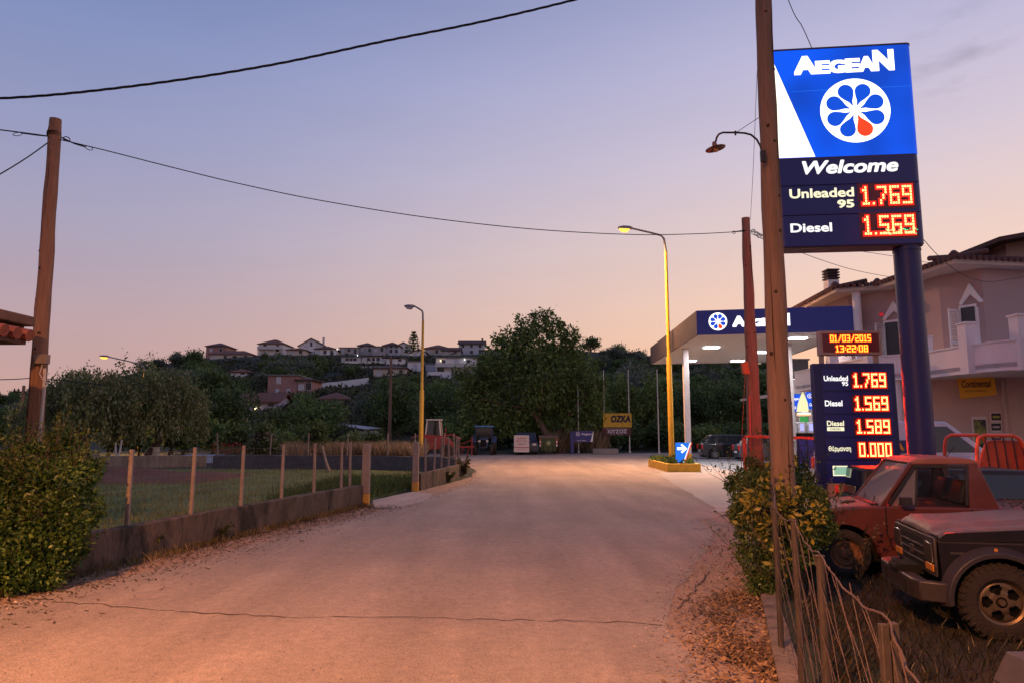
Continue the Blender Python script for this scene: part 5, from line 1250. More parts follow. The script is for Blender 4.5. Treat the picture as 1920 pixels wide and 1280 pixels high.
D = .42; yF = -D / 2
z_top, z1_, z2_, z3_, z4_ = zof(102), zof(301), zof(354), zof(409), zof(465)
mb = MB(); mb.prism(rrect(W_, D, .09), 'z', z1_, z_top); pn = part('emblem_panel', mb, e_blue, big)
mb = MB(); mb.prism(rrect(W_ + .02, D + .02, .1), 'z', z_top + .002, z_top + .03); part('cap', mb, mat('sign_edge', (.09, .04, .05), .5), big); mb = MB(); mb.prism(rrect(W_ - .02, D - .02, .09), 'z', z1_ - .03, z1_ - .002); part('joint_strip', mb, MC['sign_edge'], big)
for nm, za, zb_ in (('welcome_panel', z2_ + .02, z1_ - .032), ('unleaded_panel', z3_ + .02, z2_), ('diesel_panel', z4_, z3_)):
    mb = MB(); mb.prism(rrect(W_, D, .11), 'z', za, zb_); part(nm, mb, e_navy, big)
mb = MB()
for zz in (z2_ + .01, z3_ + .01): mb.prism(rrect(W_ - .06, D - .05, .08), 'z', zz - .0095, zz + .0095)
mb.prism(rrect(W_ - .04, D - .04, .08), 'z', z4_ - .03, z4_ - .002)
part('seams', mb, mat('seam_red', (.05, .012, .015), .5, var=.2), big)
mb = MB(); mb.tube([(.98, 0, -.3), (.98, 0, z4_ - .03)], .215, 32); mb.tube([(.98, 0, z4_ - .1), (.98, 0, z4_ - .06)], .225, 32); part('column', mb, mat('column_navy', (.025, .022, .115), .42, var=.2, scale=1.5), big)
for bk in (None, ROT):
    y = yF - .004
    A, B, Cc, Dd = bs(1453, 118), bs(1456, 140), bs(1533, 302), bs(1462, 305)
    wd = MB(); wd.add([(-W_ / 2 + .012, y, z_top - .13), (Cc[0], y, z1_ + .004), (-W_ / 2 + .012, y, z1_ + .004)], [(0, 1, 2)]); flat('white_wedge', wd, emit('light_white_warm', (1, .93, .72), 1.5), pn, bk)
    c0 = bs(1497, 153); c1 = bs(1675, 146); flat('name', aegean(.36, c1[0] - c0[0], y, (c0[0] + c1[0]) / 2, (c0[1] + c1[1]) / 2), e_white, pn, bk)
    c = bs(1605, 220); emblem(pn, c[0], c[1], .60, y, e_white, e_drop, e_reddrop, bk)
    sm_ = MB(); q = bs(1480, 188); sm_.box(-W_ / 2 + .35, W_ / 2 - .03, y + .001, y + .003, q[1] - .004, q[1] + .003); flat('panel_joint', sm_, emit('joint', s2l((30, 110, 230)), 1), pn, bk)
    c0, c1 = bs(1510, 341), bs(1681, 336); flat('welcome_text', at_mb(text_mb('Welcome', .25, c1[0] - c0[0], bold=.03, shear=.22), c0[0], c0[1], y), e_white2, big, bk)
    c0, c1 = bs(1486, 385), bs(1602, 381); flat('unleaded_text', at_mb(text_mb('Unleaded', .175, c1[0] - c0[0], bold=.024), c0[0], c0[1], y), e_cream, big, bk)
    c0, c1 = bs(1572, 400), bs(1602, 398); flat('number_text', at_mb(text_mb('95', .15, c1[0] - c0[0], bold=.035), c0[0], c0[1], y), e_cream, big, bk)
    c0, c1 = bs(1487, 446), bs(1562, 443); flat('diesel_text', at_mb(text_mb('Diesel', .165, c1[0] - c0[0], bold=.024), c0[0], c0[1], y), e_white2, big, bk)
    for s_, (x0, y0, x1, y1) in (('1.769', (1616, 392, 1702, 358)), ('1.569', (1619, 446, 1706, 411))):
        a_, b_ = bs(x0, y0), bs(x1, y1); c0 = a_[0]; c1 = b_[0]; zz = (bs((x0 + x1) / 2, y0)[1]); hh_ = bs((x0 + x1) / 2, y1)[1] - zz
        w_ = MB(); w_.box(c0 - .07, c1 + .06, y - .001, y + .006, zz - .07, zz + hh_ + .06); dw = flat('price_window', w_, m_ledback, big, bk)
        h_ = led(s_, c0, zz, c1 - c0, hh_, y - .006, .024); flat('bloom_strips', h_, e_halo, dw, bk)  # imitated bloom: enlarged red emissive copy of the digits, set behind them
        h_ = led(s_, c0, zz, c1 - c0, hh_, y - .013, -.008); flat('digits', h_, e_led if bk else e_ledbig, dw, bk)
        if s_ == '1.569':
            gm = MB(); gg = random.Random(2)
            for i in range(46):
                x_ = c0 + (c1 - c0) * gg.uniform(.33, 1.04); z_ = zz + gg.choice([.0, .02, .04, .07, .09]) ; gm.box(x_ - .010, x_ + .010, y - .026, y - .024, z_ - .008, z_ + .010)
            flat('faulty_pixels', gm, e_green, dw, bk)

# ---------------------------------------------------------------- price board near the ground
PY_ = 13.0; PW = 1.50; pc = at(1604, 800, PY_)
pb = thing('price_board', 'navy price board with four glowing red fuel prices standing behind the red pickup', 'sign', (pc.x, PY_, 0), R(-4))
zp = lambda py: at(1604, py, PY_).z
def ps(px, py):
    eL = 1523 + (py - 682) * .032; eR = 1683 + (py - 680) * .04; return (((px - eL) / (eR - eL) - .5) * PW, zp(py))
mb = MB(); mb.box(-PW / 2, PW / 2, -.07, .07, zp(905), zp(681)); mb.box(-PW / 2, -PW / 2 + .16, -.07, .07, -.3, zp(905) - .002); mb.box(PW / 2 - .12, PW / 2, -.07, .07, -.3, zp(905) - .002); part('casing', mb, m_navy, pb, bevel=.02)
mb = MB(); mb.box(-PW / 2 + .17, PW / 2 - .13, -.05, .05, -.2, zp(906)); part('base_panel', mb, mat('salmon_panel', (.5, .26, .2), .6, var=.15), pb)
rows = [(692, 732), (735, 775), (778, 818), (821, 861)]
for a_, b_ in rows + [(864, 903)]:
    for sg in (-1, 1):
        mb = MB(); x0, x1 = ps(1543, 750)[0], ps(1677, 750)[0]
        mb.box(x0, x1, -.080 if sg < 0 else .072, -.072 if sg < 0 else .080, zp(b_), zp(a_)); part('row_panel', mb, e_navy, pb, bevel=.004)
for bk in (None, ROT):
    y = -.082
    for (s_, px0, px1), (a_, b_) in zip((('1.769', 1602, 1664), ('1.569', 1604, 1667), ('1.589', 1606, 1669), ('0.000', 1609, 1671)), rows):
        za, zb_ = zp(b_ - 6), zp(a_ + 8); x0, x1 = ps(px0, a_ + 20)[0], ps(px1, a_ + 20)[0]
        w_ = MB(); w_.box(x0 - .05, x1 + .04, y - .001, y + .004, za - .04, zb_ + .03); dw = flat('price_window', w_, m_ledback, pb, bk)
        flat('bloom_strips', led(s_, x0, za, x1 - x0, zb_ - za, y - .006, .019), e_halo, dw, bk)  # imitated red bloom behind the digits
        flat('digits', led(s_, x0, za, x1 - x0, zb_ - za, y - .013, -.005), e_led, dw, bk)
    for s_, px0, px1, yb, yt, mm in (('Unleaded', 1545, 1592, 714, 704, e_white2), ('95', 1580, 1592, 723, 715, e_white2), ('Diesel', 1546, 1580, 761, 750, e_white2), ('Diesel', 1549, 1582, 798, 788, e_cream), ('Θέρμανση', 1551, 1594, 847, 835, e_cream)):
        x0, x1 = ps(px0, yb)[0], ps(px1, yb)[0]; flat('fuel_text', at_mb(text_mb(s_, zp(yt) - zp(yb), x1 - x0, bold=.022), x0, zp(yb), y), mm, pb, bk)
    mb = MB(); x0, x1 = ps(1549, 803)[0], ps(1582, 803)[0]; mb.box(x0, x1, y, y + .002, zp(807), zp(800)); sub = flat('premium_strip', mb, e_cream, pb, bk)
    flat('premium_text', at_mb(text_mb('DIESEL', .035, .2, bold=.01), (x0 + x1) / 2 - .1, zp(805.5), y - .003), mat('ink', (.02, .02, .03), .7, var=0), sub, bk)
    for i, (px0, px1) in enumerate(((1558, 1587), (1598, 1627), (1637, 1668))):
        x0, x1 = ps(px0, 880)[0], ps(px1, 880)[0]; mb = MB(); mb.box(x0, x1, y, y + .003, zp(891), zp(872)); fr = flat('card_frame', mb, e_cream, pb, bk)
        mb = MB(); mb.box(x0 + .02, x1 - .02, y - .004, y - .001, zp(891) + .02, zp(872) - .02); flat('card', mb, mat('card_%d' % i, (.1, .2, .12), .5, scale=9, col2=(.1, .15, .3), em=((.25, .45, .30), (.3, .42, .5), (.45, .42, .25))[i], es=.9), fr, bk)
mb = MB(); x = ps(1566, 910)[0]; mb.box(x - .03, x + .03, -.063, -.052, zp(925), zp(908)); part('red_sticker', mb, mat('red_sticker', (.7, .04, .03), .5, var=0, em=(.7, .02, .02), es=.3), pb)
# clock display on legs above the board
ck_ = thing('led_clock', 'red LED clock display in a pale frame mounted above the price board', 'display', (pc.x, PY_, zp(681)), R(-4)); z0 = zp(681)
xl, xr = ps(1540, 682)[0], ps(1660, 682)[0]
mb = MB(); za, zb_ = zp(666) - z0, zp(621) - z0; mb.box(xl, xr, -.09, .09, za, zb_); part('casing', mb, mat('clock_frame', (.34, .25, .22), .5, var=.1), ck_, bevel=.008)
mb = MB(); mb.box(xl + .01, xl + .08, -.04, .04, 0.002, za - .001); mb.box(xr - .12, xr - .05, -.04, .04, 0.002, za - .001); part('legs', mb, MC['clock_frame'], ck_)
mb = MB(); mb.box(xl + .05, xr - .05, -.096, -.088, za + .05, zb_ - .05); scn = part('screen', mb, m_ledback, ck_)
for s_, px0, px1, yb, yt in (('01/03/2015', 1560, 1639, 642, 629), ('13:22:08', 1570, 1632, 661, 648)):
    x0, x1 = ps(px0, 682)[0], ps(px1, 682)[0]
    part('bloom_strips', led(s_, x0, zp(yb) - z0, x1 - x0, zp(yt) - zp(yb), -.099, .013), e_halo, scn, smooth=False); part('digits', led(s_, x0, zp(yb) - z0, x1 - x0, zp(yt) - zp(yb), -.106, -.001), e_ledy, scn, smooth=False)  # wider red copy behind the amber digits imitates bloom

# ---------------------------------------------------------------- canopy
cz = 5.4; fz = .95
FL, FR, BL_, BR = gr(1307, 628, cz), gr(1617, 620, cz), gr(1220, 683, cz), gr(1443, 680, cz)
can = thing('canopy', 'flat filling station canopy with navy front fascia and white underside', 'canopy', ((FL.x + BR.x) / 2, (FL.y + BL_.y) / 2, 0))
def quadbox(p, z0_, z1_b, inset=0):
    c = sum(p, Vector()) / 4; q = [v + (c - v).normalized() * inset for v in p]; return [(v.x, v.y, z0_) for v in q] + [(v.x, v.y, z1_b) for v in q]
CP = [FL, FR, BR, BL_]
mb = MB(); mb.hexa(quadbox(CP, cz + .05, cz + fz - .15, .12)); part('roof_deck', mb, m_grey, can, world=True)
def fascia(a, b, m, name='fascia', th=.06):
    d = (b - a); d.z = 0; n_ = Vector((-d.y, d.x, 0)).normalized() * th; mb = MB(); a, b = a.copy(), b.copy(); a.z = b.z = cz
    mb.hexa([a, b, b + n_, a + n_] + [v + Vector((0, 0, fz)) for v in (a, b, b + n_, a + n_)]); return part(name, mb, m, can, world=True)
ff = fascia(FL, FR, mat('fascia_navy', (.020, .022, .10), .45, var=.12, scale=1, em=s2l((24, 28, 84)), es=.45))
m_fside = mat('fascia_side', (.052, .045, .056), .55, scale=1.5, col2=(.030, .026, .034), stretch=(1, .4, 1), bump=.3)
d_ = (BL_ - FL).normalized() * .003
fascia(BL_, FL + d_, m_fside, label if False else 'fascia'); fascia(FR - (FR - BR).normalized() * .003, BR, m_fside); fascia(BR + (BL_ - BR).normalized() * .07, BL_ + (BR - BL_).normalized() * .07, m_fside)
mb = MB(); n = 26
for i in range(n):       # slatted white ceiling
    s0, s1 = i / n, (i + .93) / n; P4 = [BL_.lerp(FL, 1 - s0) if False else FL.lerp(BL_, s0), FR.lerp(BR, s0), FR.lerp(BR, s1), FL.lerp(BL_, s1)]
    P4 = [p.lerp(sum(P4, Vector()) / 4, .0) for p in P4]
    ins = Vector((.07, 0, 0)); P4 = [P4[0] + ins, P4[1] - ins, P4[2] - ins, P4[3] + ins]
    if i == 0: P4[0] += Vector((0, .08, 0)); P4[1] += Vector((0, .08, 0))
    if i == n - 1: P4[2] -= Vector((0, .05, 0)); P4[3] -= Vector((0, .05, 0))
    mb.hexa([(p.x, p.y, cz + .012) for p in P4] + [(p.x, p.y, cz + .045) for p in P4])
ceil = part('ceiling', mb, mat('ceiling_white', (.62, .60, .56), .6, var=.08), can, world=True, smooth=False)
e_lamp = emit('canopy_lamp', (.95, .95, 1.0), 9)
for px, py in ((1334, 651), (1293, 676), (1426, 660), (1496, 634), (1376, 638), (1383, 676)) :
    if (px, py) == (1376, 638): continue
    p = gr(px, py, cz); mb = MB(); mb.box(p.x - .32, p.x + .32, p.y - .16, p.y + .16, cz - .035, cz + .010); lo = part('ceiling_light', mb, e_lamp, can, world=True)
    ld = bpy.data.lights.new('ceiling_light', 'AREA'); ld.energy = 120; ld.shape = 'RECTANGLE'; ld.size = .6; ld.size_y = .3; ld.color = (.97, .95, 1)
    l_ = bpy.data.objects.new('ceiling_light_source', ld); C.objects.link(l_); l_.parent = can; l_.location = Vector((p.x, p.y, cz - .045)) - can.location
def col(px, py, Y, w=.2):
    p = at(px, py, Y); mb = MB(); mb.box(p.x - w / 2, p.x + w / 2, Y - w / 2, Y + w / 2, .72, cz + .01); c_ = part('column', mb, mat('column_white', (.62, .56, .54), .5, var=.08), can, world=True, bevel=.01)
    mb = MB(); mb.box(p.x - w / 2 - .004, p.x + w / 2 + .004, Y - w / 2 - .004, Y + w / 2 + .004, -.1, .72); part('painted_foot', mb, mat('foot_yellow', (.72, .36, .02), .6, var=.2), c_ if False else can, world=True, bevel=.01)
col(1289, 800, 31.2, .24); col(1484, 780, 29.6, .22); col(1455, 780, 36.5, .2)
# name and emblem on the front fascia
fd = (FR - FL); fl_ = fd.length; fang = math.atan2(fd.y, fd.x)
FM = Matrix.Translation(Vector((FL.x, FL.y, cz)) - can.location) @ Matrix.Rotation(fang, 4, 'Z')
def fx(px): # distance along the fascia seen at column px
    lo, hi = 0., 1.
    for _ in range(40):
        m_ = (lo + hi) / 2
        if proj(FL.lerp(FR, m_) + Vector((0, 0, .5)))[0] < px: lo = m_
        else: hi = m_
    return lo * fl_
mb = MB(); cxx = fx(1346); mb.disc((cxx, .5), .345, 40, -.01); mb.tf(FM); em = part('emblem', mb, e_white, ff, smooth=False); em.parent = ff
dm, rm = MB(), MB()
for k in range(8):
    a_ = R(22.5 + 45 * k); p = drop(cxx, .5, a_, .345, -.014); (rm if k == 6 else dm).add(p, [tuple(range(len(p)))])
part('drops', dm.tf(FM), emit('fascia_drop', s2l((20, 70, 205)), 1), em, smooth=False); part('drops', rm.tf(FM), e_reddrop, em, smooth=False)
x0, x1 = fx(1373), fx(1481); part('name', aegean(.42, x1 - x0, -.012, (x0 + x1) / 2, .27).tf(FM), emit('sign_white_cool', (.97, .95, 1), 1.8), ff, smooth=False)

# planter with yellow kerb, arrow sign
mb = MB(); x0, x1, y0, y1 = gr(1252, 885).x, gr(1315, 885).x, 29.4, 34.2; xb = gr(1219, 874).x
P8 = [(x0, y0), (x1, y0), (x1, y1), (xb - .1, y1)]
for a_, b_ in zip(P8, P8[1:] + P8[:1]):
    a_, b_ = Vector((*a_, 0)), Vector((*b_, 0)); d = (b_ - a_).normalized(); n_ = Vector((-d.y, d.x, 0)) * .17
    mb.hexa([a_ - Vector((0, 0, .1)), b_ - Vector((0, 0, .1)), b_ + n_ - d * .17 - Vector((0, 0, .1)), a_ + n_ + d * .17 - Vector((0, 0, .1)), a_ + Vector((0, 0, .36)), b_ + Vector((0, 0, .36)), b_ + n_ - d * .17 + Vector((0, 0, .36)), a_ + n_ + d * .17 + Vector((0, 0, .36))])
pl = thing('planter', 'low yellow painted concrete planter around the street lamp and canopy column', 'planter', ((x0 + x1) / 2, 31.8, 0))
part('kerb', mb, mat('kerb_yellow', (.70, .40, .03), .7, scale=3, col2=(.42, .24, .03), bump=.5), pl, world=True, bevel=.015)
mb = MB(); mb.prism([(x0 + .15, y0 + .15), (x1 - .15, y0 + .15), (x1 - .15, y1 - .15), (xb + .1, y1 - .15)], 'z', -.05, .27); part('soil', mb, m_soil, pl, world=True)
q = []; g = np.random.default_rng(8)
for i in range(1500):
    c = np.array([x0 + .15 + (x1 - x0 - .3) * g.random(), y0 + .15 + 4.4 * g.random(), .27 + .18 * g.random() ** 2]); d = g.normal(size=3) * .6 + np.array([0, 0, .7]); e = np.cross(d, g.normal(size=3)) * .2; q.append([c - np.array(pl.location), c + d * .07 + e * .1 - np.array(pl.location), c + d * .14 - np.array(pl.location), c + d * .07 - e * .1 - np.array(pl.location)])
o = link('weeds', merge_leafs('weeds', q, L_BUSH), pl); o['kind'] = 'stuff'
ar = at(1284, 850, 29.75); t = thing('arrow_sign', 'blue sign with a white arrow and red edge standing on the yellow planter', 'sign', (ar.x, 29.9, .27), R(-3))
zz = lambda py: at(1284, py, 29.9).z - .27; xx = lambda px: (px - 1284) / F * 29.7
mb = MB(); mb.prism([(xx(1269), 0), (xx(1283), 0), (xx(1298), zz(829)), (xx(1269), zz(829))], 'y', -.05, .05); part('board', mb, emit('arrow_blue', s2l((20, 110, 220)), .9, base=(.01, .08, .4)), t)
mb = MB(); mb.add([(xx(1282), -.056, .02), (xx(1284), -.056, .02), (xx(1299.5), -.056, zz(829)), (xx(1297), -.056, zz(829))], [(0, 1, 2, 3)]); part('red_edge', mb, mat('red_strip', (.7, .06, .05), .5, var=0, em=(.8, .08, .07), es=.5), t, smooth=False)
mb = MB(); mb.add([(xx(1280), -.058, .02), (xx(1282), -.058, .02), (xx(1297), -.058, zz(829)), (xx(1295), -.058, zz(829))], [(0, 1, 2, 3)]); part('white_edge', mb, e_white2, t, smooth=False)
c = Vector((xx(1281), zz(840))); s = .2; AP = [(-s, -.05), (.0, -.07), (-.06, -.2), (.02, -.2), (s, 0), (.02, .2), (-.06, .2), (0, .07), (-s, .07)]
AP = [(-.22, -.055), (.03, -.055), (-.07, -.15), (-.01, -.19), (.2, 0), (-.01, .19), (-.07, .15), (.03, .055), (-.22, .055)]
mb = MB(); mb.add([(c.x + a_, -.06, c.y + b_) for a_, b_ in AP], [tuple(range(9))]); part('arrow', mb, e_white, t, smooth=False)

# ---------------------------------------------------------------- pumps and posters under the canopy
m_pump = mat('pump_blue', (.05, .05, .28), .4, var=.1); m_pumpw = mat('pump_white', (.65, .63, .65), .4, var=.05)
PYY = 30.2
for i, (px0, px1) in enumerate(((1478, 1492), (1493, 1508), (1510, 1525))):
    a_ = at(px0, 830, PYY); b_ = at(px1, 830, PYY); w = (b_.x - a_.x) * .78; t = thing('fuel_pump', ['leftmost fuel pump, half hidden by the tall wooden pole', 'middle of the three blue fuel pumps under the canopy', 'rightmost fuel pump beside the price board'][i], 'fuel pump', ((a_.x + b_.x) / 2, PYY, .0), 0, 'blue fuel pumps under the canopy')
    mb = MB(); mb.box(-w / 2, w / 2, -.25, .25, 0, 1.45); part('cabinet', mb, m_pump, t, bevel=.02)
    mb = MB(); mb.box(-w / 2 - .03, w / 2 + .03, -.27, .27, 1.62, 2.1); hd_ = part('head', mb, m_pumpw, t, bevel=.03)
    mb = MB(); mb.box(-w / 2 + .06, w / 2 - .06, -.285, -.26, 1.72, 2.03); part('display', mb, emit('pump_display', (.45, .45, .95), 1.0), hd_)
    mb = MB(); mb.box(-w / 2 + .02, w / 2 - .02, -.2, .2, 1.452, 1.618); part('neck', mb, m_iron, t)
    mb = MB(); mb.tube([(w / 2 - .03, -.27, 1.5), (w / 2 + .0, -.36, 1.1), (w / 2 - .02, -.36, .5), (w / 2 - .15, -.32, .35), (w / 2 - .2, -.28, .9)], .018, 6); part('hose', mb, m_cable, t)
    for sx in (-1, 1):
        pass
mb = MB(); a_ = at(1470, 862, PYY); b_ = at(1535, 862, PYY); mb.box(a_.x, b_.x, PYY - .5, PYY + .5, 0, .14); solo('pump_island', mb, mat('island', (.45, .40, .37), .8), 'raised concrete island under the fuel pumps', 'kerb', bevel=.02)
def poster(px0, px1, py0, py1, Y, m, label, extra=None):
    a_, b_ = at(px0, py1, Y), at(px1, py0, Y); t = thing('advert_board', label, 'advert', ((a_.x + b_.x) / 2, Y, a_.z)); w, h = b_.x - a_.x, b_.z - a_.z
    mb = MB(); mb.box(-w / 2, w / 2, 0, .06, 0, h); part('board', mb, m, t)
    if extra: extra(t, w, h)
    return t
def e_left(t, w, h):
    emblem(t, -w * .25, h * .72, h * .13, -.006, e_white2, e_drop, e_reddrop)
    part('lettering', at_mb(text_mb('Aegean', h * .2, w * .45, bold=.02), -w * .1, h * .62, -.006), e_white2, t, smooth=False); part('lettering', at_mb(text_mb('Gold', h * .18, w * .4, bold=.02), -w * .3, h * .15, -.006), e_white2, t, smooth=False)
poster(1478, 1501, 738, 771, PYY - .3, e_blue, 'blue backlit advert board left of the white ice cream shape over the pumps', e_left)
def e_cone(t, w, h):
    pass
a_ = at(1507, 771, PYY - .36); t = thing('advert_flame', 'pale pointed leaf shaped advert standing between the two blue boards', 'advert', a_)
mb = MB(); k_ = PYY / F; mb.prism([(-13 * k_, 0), (9 * k_, 0), (8 * k_, 16 * k_), (4 * k_, 28 * k_), (0, 36 * k_), (-5 * k_, 27 * k_), (-10 * k_, 14 * k_)], 'y', -.02, .02); part('board', mb, emit('pale_yellow', (.85, .80, .45), 1), t)
def e_swirl(t, w, h):
    mb = MB(); mb.tube([(w * .25 * math.cos(a), -.01, h * .5 + h * .25 * math.sin(a)) for a in [R(200 + 20 * i) for i in range(8)]], .03, 5); part('swirl', mb, e_blue, t); mb = MB(); mb.box(-w * .35, w * .1, -.012, -.001, h * .72, h * .84); part('red_bar', mb, e_reddrop, t)
poster(1504, 1514, 745, 772, PYY - .2, e_white2, 'white backlit advert with a blue swirl and red bar', e_swirl)
poster(1513, 1536, 732, 766, PYY - .25, e_blue, 'right blue backlit advert board partly behind the price board', e_left)
poster(1495, 1520, 773, 779, PYY - .3, emit('orange_strip', (1, .45, .22), 1.1), 'thin white and orange lit strip under the advert boards', lambda t, w, h: part('strip', MB().box(-w / 2, w / 2, -.01, -.001, h * .5, h), e_white2, t))
poster(1501, 1515, 780, 791, PYY - .2, emit('green_board', (.03, .28, .06), 1), 'green panel behind the heads of the fuel pumps')
# red topped yard fence beside the pole
rf0, rf1 = at(1395, 817, 15.2), at(1532, 821, 15.0); t = thing('yard_fence', 'red railed mesh fence between the short red lit pole and the price board', 'fence', (rf0.x, 15.2, 0))
m_redr = mat('red_rail', (.50, .08, .045), .5, var=.2)
mb = MB(); mb.bar(rf0, rf1, .06, .06); part('rail', mb, m_redr, t, world=True, bevel=.008)
for s_ in (0, .5, 1.0):
    p = rf0.lerp(rf1, s_); mb = MB(); mb.box(p.x - .035, p.x + .035, p.y - .03, p.y + .03, -.2, p.z - .031); part('post', mb, m_redr, t, world=True)
mb = MB(); n = 34
for i in range(n): p = rf0.lerp(rf1, i / n); mb.tube([(p.x, p.y, .02), (p.x, p.y, p.z)], .0025, 3, False)
for j in range(11): z = .1 + j * .145; mb.tube([(rf0.x, rf0.y, z), (rf1.x, rf1.y, z)], .0025, 3, False)
part('wire_mesh', mb, m_wire, t, world=True, smooth=False)
mb = MB(); g = random.Random(4)
for i in range(9): x = rf0.x + .9 + i * .16; mb.bar((x, 17.2, .25), (x + g.uniform(.2, .45), 17.5, g.uniform(.6, .95)), .04, .04)
mb.bar((rf0.x + .8, 17.3, .3), (rf0.x + 2.4, 17.3, .35), .08, .08); mb.bar((rf0.x + .8, 17.6, .28), (rf0.x + 2.4, 17.5, .3), .08, .08)
solo('scrap_rack', mb, m_iron, 'low rack of dark metal bars on the forecourt behind the mesh fence', 'rack')

# ---------------------------------------------------------------- signs at the far road edge
t = thing('blue_sign', 'small blue filling station sign with a white corner at the far road edge', 'sign', at(1079, 856, 53)); t.location.z = 0
K_ = 53 / F; zz = lambda py: at(1090, py, 53).z; x_ = lambda px: (px - 1079) * K_
mb = MB(); mb.box(x_(1070), x_(1076), -.12, .12, -.1, zz(808)); part('post', mb, mat('sign_blue', (.03, .03, .16), .5, var=.1), t)
mb = MB(); mb.prism([(x_(1077), zz(828)), (x_(1108), zz(828)), (x_(1113), zz(807)), (x_(1077), zz(807))], 'y', -.06, .06); bd = part('board', mb, MC['sign_blue'], t)
mb = MB(); mb.add([(x_(1107), -.065, zz(827.5)), (x_(1111), -.065, zz(827.5)), (x_(1113), -.065, zz(808)), (x_(1112), -.065, zz(808))], [(0, 1, 2, 3)]); part('white_corner', mb, m_white, bd, smooth=False)
m_wtext = mat('white_lettering', (.6, .55, .6), .6, var=0)
part('lettering', at_mb(text_mb('Aegean', .22, .8, bold=.02), x_(1090), zz(816), -.065), m_wtext, bd, smooth=False); part('lettering', at_mb(text_mb('Diesel  Market', .09, .7, bold=.01), x_(1082), zz(826), -.065), m_wtext, bd, smooth=False)
mb = MB(); mb.lathe([(.15, 0), (.15, .005), (.11, .005), (.11, 0)], 20, (x_(1084), -.066, zz(813)), 'y', close=True); mb.disc((x_(1084), zz(813)), .05, 10, -.067); part('ring', mb, m_wtext, bd, smooth=False)
t = thing('roadside_sign', 'yellow and brown tyre shop sign between two pale poles at the far road edge', 'sign', (at(1160, 850, 56).x, 56.2, 0)); x_ = lambda px: (px - 1160) / F * 56; zz = lambda py: at(1160, py, 56).z
mb = MB(); mb.box(x_(1133), x_(1186), -.04, .04, zz(800), zz(774)); yb = part('yellow_board', mb, mat('sign_yellow', (.62, .34, .02), .5, var=.15), t)
m_ink = mat('ink', (.02, .02, .03), .7, var=0)
part('lettering', at_mb(text_mb('OZKA', .56, 1.6, bold=.045, shear=.1), x_(1147), zz(791), -.045), m_ink, yb, smooth=False)
mb = MB(); mb.box(x_(1131), x_(1185), -.04, .04, zz(815), zz(801)); bb_ = part('brown_board', mb, mat('sign_brown', (.10, .025, .025), .6, var=.2), t)
part('lettering', at_mb(text_mb('KENTPO EΛΑΣΤΙKΩN', .12, 1.75), x_(1137), zz(804.5), -.045), mat('sign_text_dim', (.5, .35, .3), .7, var=0), bb_, smooth=False)
part('lettering', at_mb(text_mb('KITΣΟΣ', .30, 1.55, bold=.03), x_(1141), zz(811.5), -.045), m_wtext, bb_, smooth=False); part('lettering', at_mb(text_mb('ΤΗΛ. 2671 0 51234' if False else 'THΛ. KIN.', .09, 1.1), x_(1144), zz(814.5), -.045), MC['sign_text_dim'], bb_, smooth=False)
mb = MB(); c = at(1135, 850, 52.5); mb.box(c.x - .95, c.x + .95, 52.2, 52.8, 0, .42); solo('concrete_block', mb, m_conc, 'long grey concrete block lying at the far road edge under the yellow sign', 'block', bevel=.04)
# green wheeled dumpster
c = at(1028, 855, 52); t = thing('dumpster', 'green wheeled dumpster with red and white corner marks at the foot of the walnut tree', 'dumpster', (c.x, 52, 0))
m_dg = mat('dumpster_green', (.075, .095, .035), .6, scale=3, col2=(.045, .055, .025))
mb = MB(); mb.hexa([(-.55, -.4, .25), (.55, -.4, .25), (.55, .4, .25), (-.55, .4, .25), (-.68, -.52, 1.2), (.68, -.52, 1.2), (.68, .52, 1.2), (-.68, .52, 1.2)])
for x in (-.35, 0, .35): mb.box(x - .03, x + .03, -.53, -.4, .3, 1.15)
part('bin', mb, m_dg, t, bevel=.03)
mb = MB(); mb.prism([(-.56, 1.21), (.56, 1.21), (.52, 1.33), (.2, 1.42), (-.2, 1.42), (-.52, 1.33)], 'x', -.72, .72); part('lid', mb, mat('lid_brown', (.13, .08, .05), .6, var=.2), t, bevel=.02)
for sx in (-.5, .5):
    for sy in (-.35, .35): mb = MB(); mb.lathe([(.1, -.03), (.12, 0), (.1, .03)], 12, (sx, sy, .12), 'x'); mb.box(sx - .03, sx + .03, sy - .03, sy + .03, .12, .27); part('wheel', mb, m_iron, t)
for sx in (-1, 1):
    for k in range(4): mb = MB(); mb.box(sx * .61 - .05, sx * .61 + .05, -.545, -.515, .62 + k * .13, .74 + k * .13); part('corner_mark', mb, mat('mark_red', (.5, .05, .04), .5, var=0) if k % 2 else m_white, t)
mb = MB(); mb.disc((0, .85), .16, 16, -.54); part('round_sticker', mb, mat('sticker_pale', (.25, .28, .14), .6, var=.1), t, smooth=False)
# things in the field and beyond it
mb = MB(); a_, b_ = gr(205, 872), gr(380, 868); 
solo('low_wall', wall_sweep([tuple(at(180, 880, 33).xy), tuple(at(300, 880, 33.5).xy), tuple(at(385, 880, 34).xy)], .55, .25), mat('yellowed_wall', (.34, .27, .19), .9, scale=3, col2=(.12, .09, .07), stretch=(1, 1, .3)), 'low yellowed wall under the drooping trees behind the red earth', 'wall')
for px0, px1, py0, py1, Y, lab in ((286, 308, 858, 873, 36, 'grey concrete trough left of the dark heap under the drooping trees'), (344, 410, 854, 868, 38, 'long pale concrete slab wall right of the dark heap under the trees'), (150, 175, 846, 862, 39, 'pale box shaped hut base under the drooping trees at left')):
    a_, b_ = at(px0, py1, Y), at(px1, py0, Y); mb = MB(); mb.box(a_.x, b_.x, Y, Y + .6, 0, b_.z); mb.box(a_.x - .04, b_.x + .04, Y - .04, Y + .64, b_.z + .001, b_.z + .06); solo('concrete_block', mb, m_blue, lab, 'block', bevel=.02)
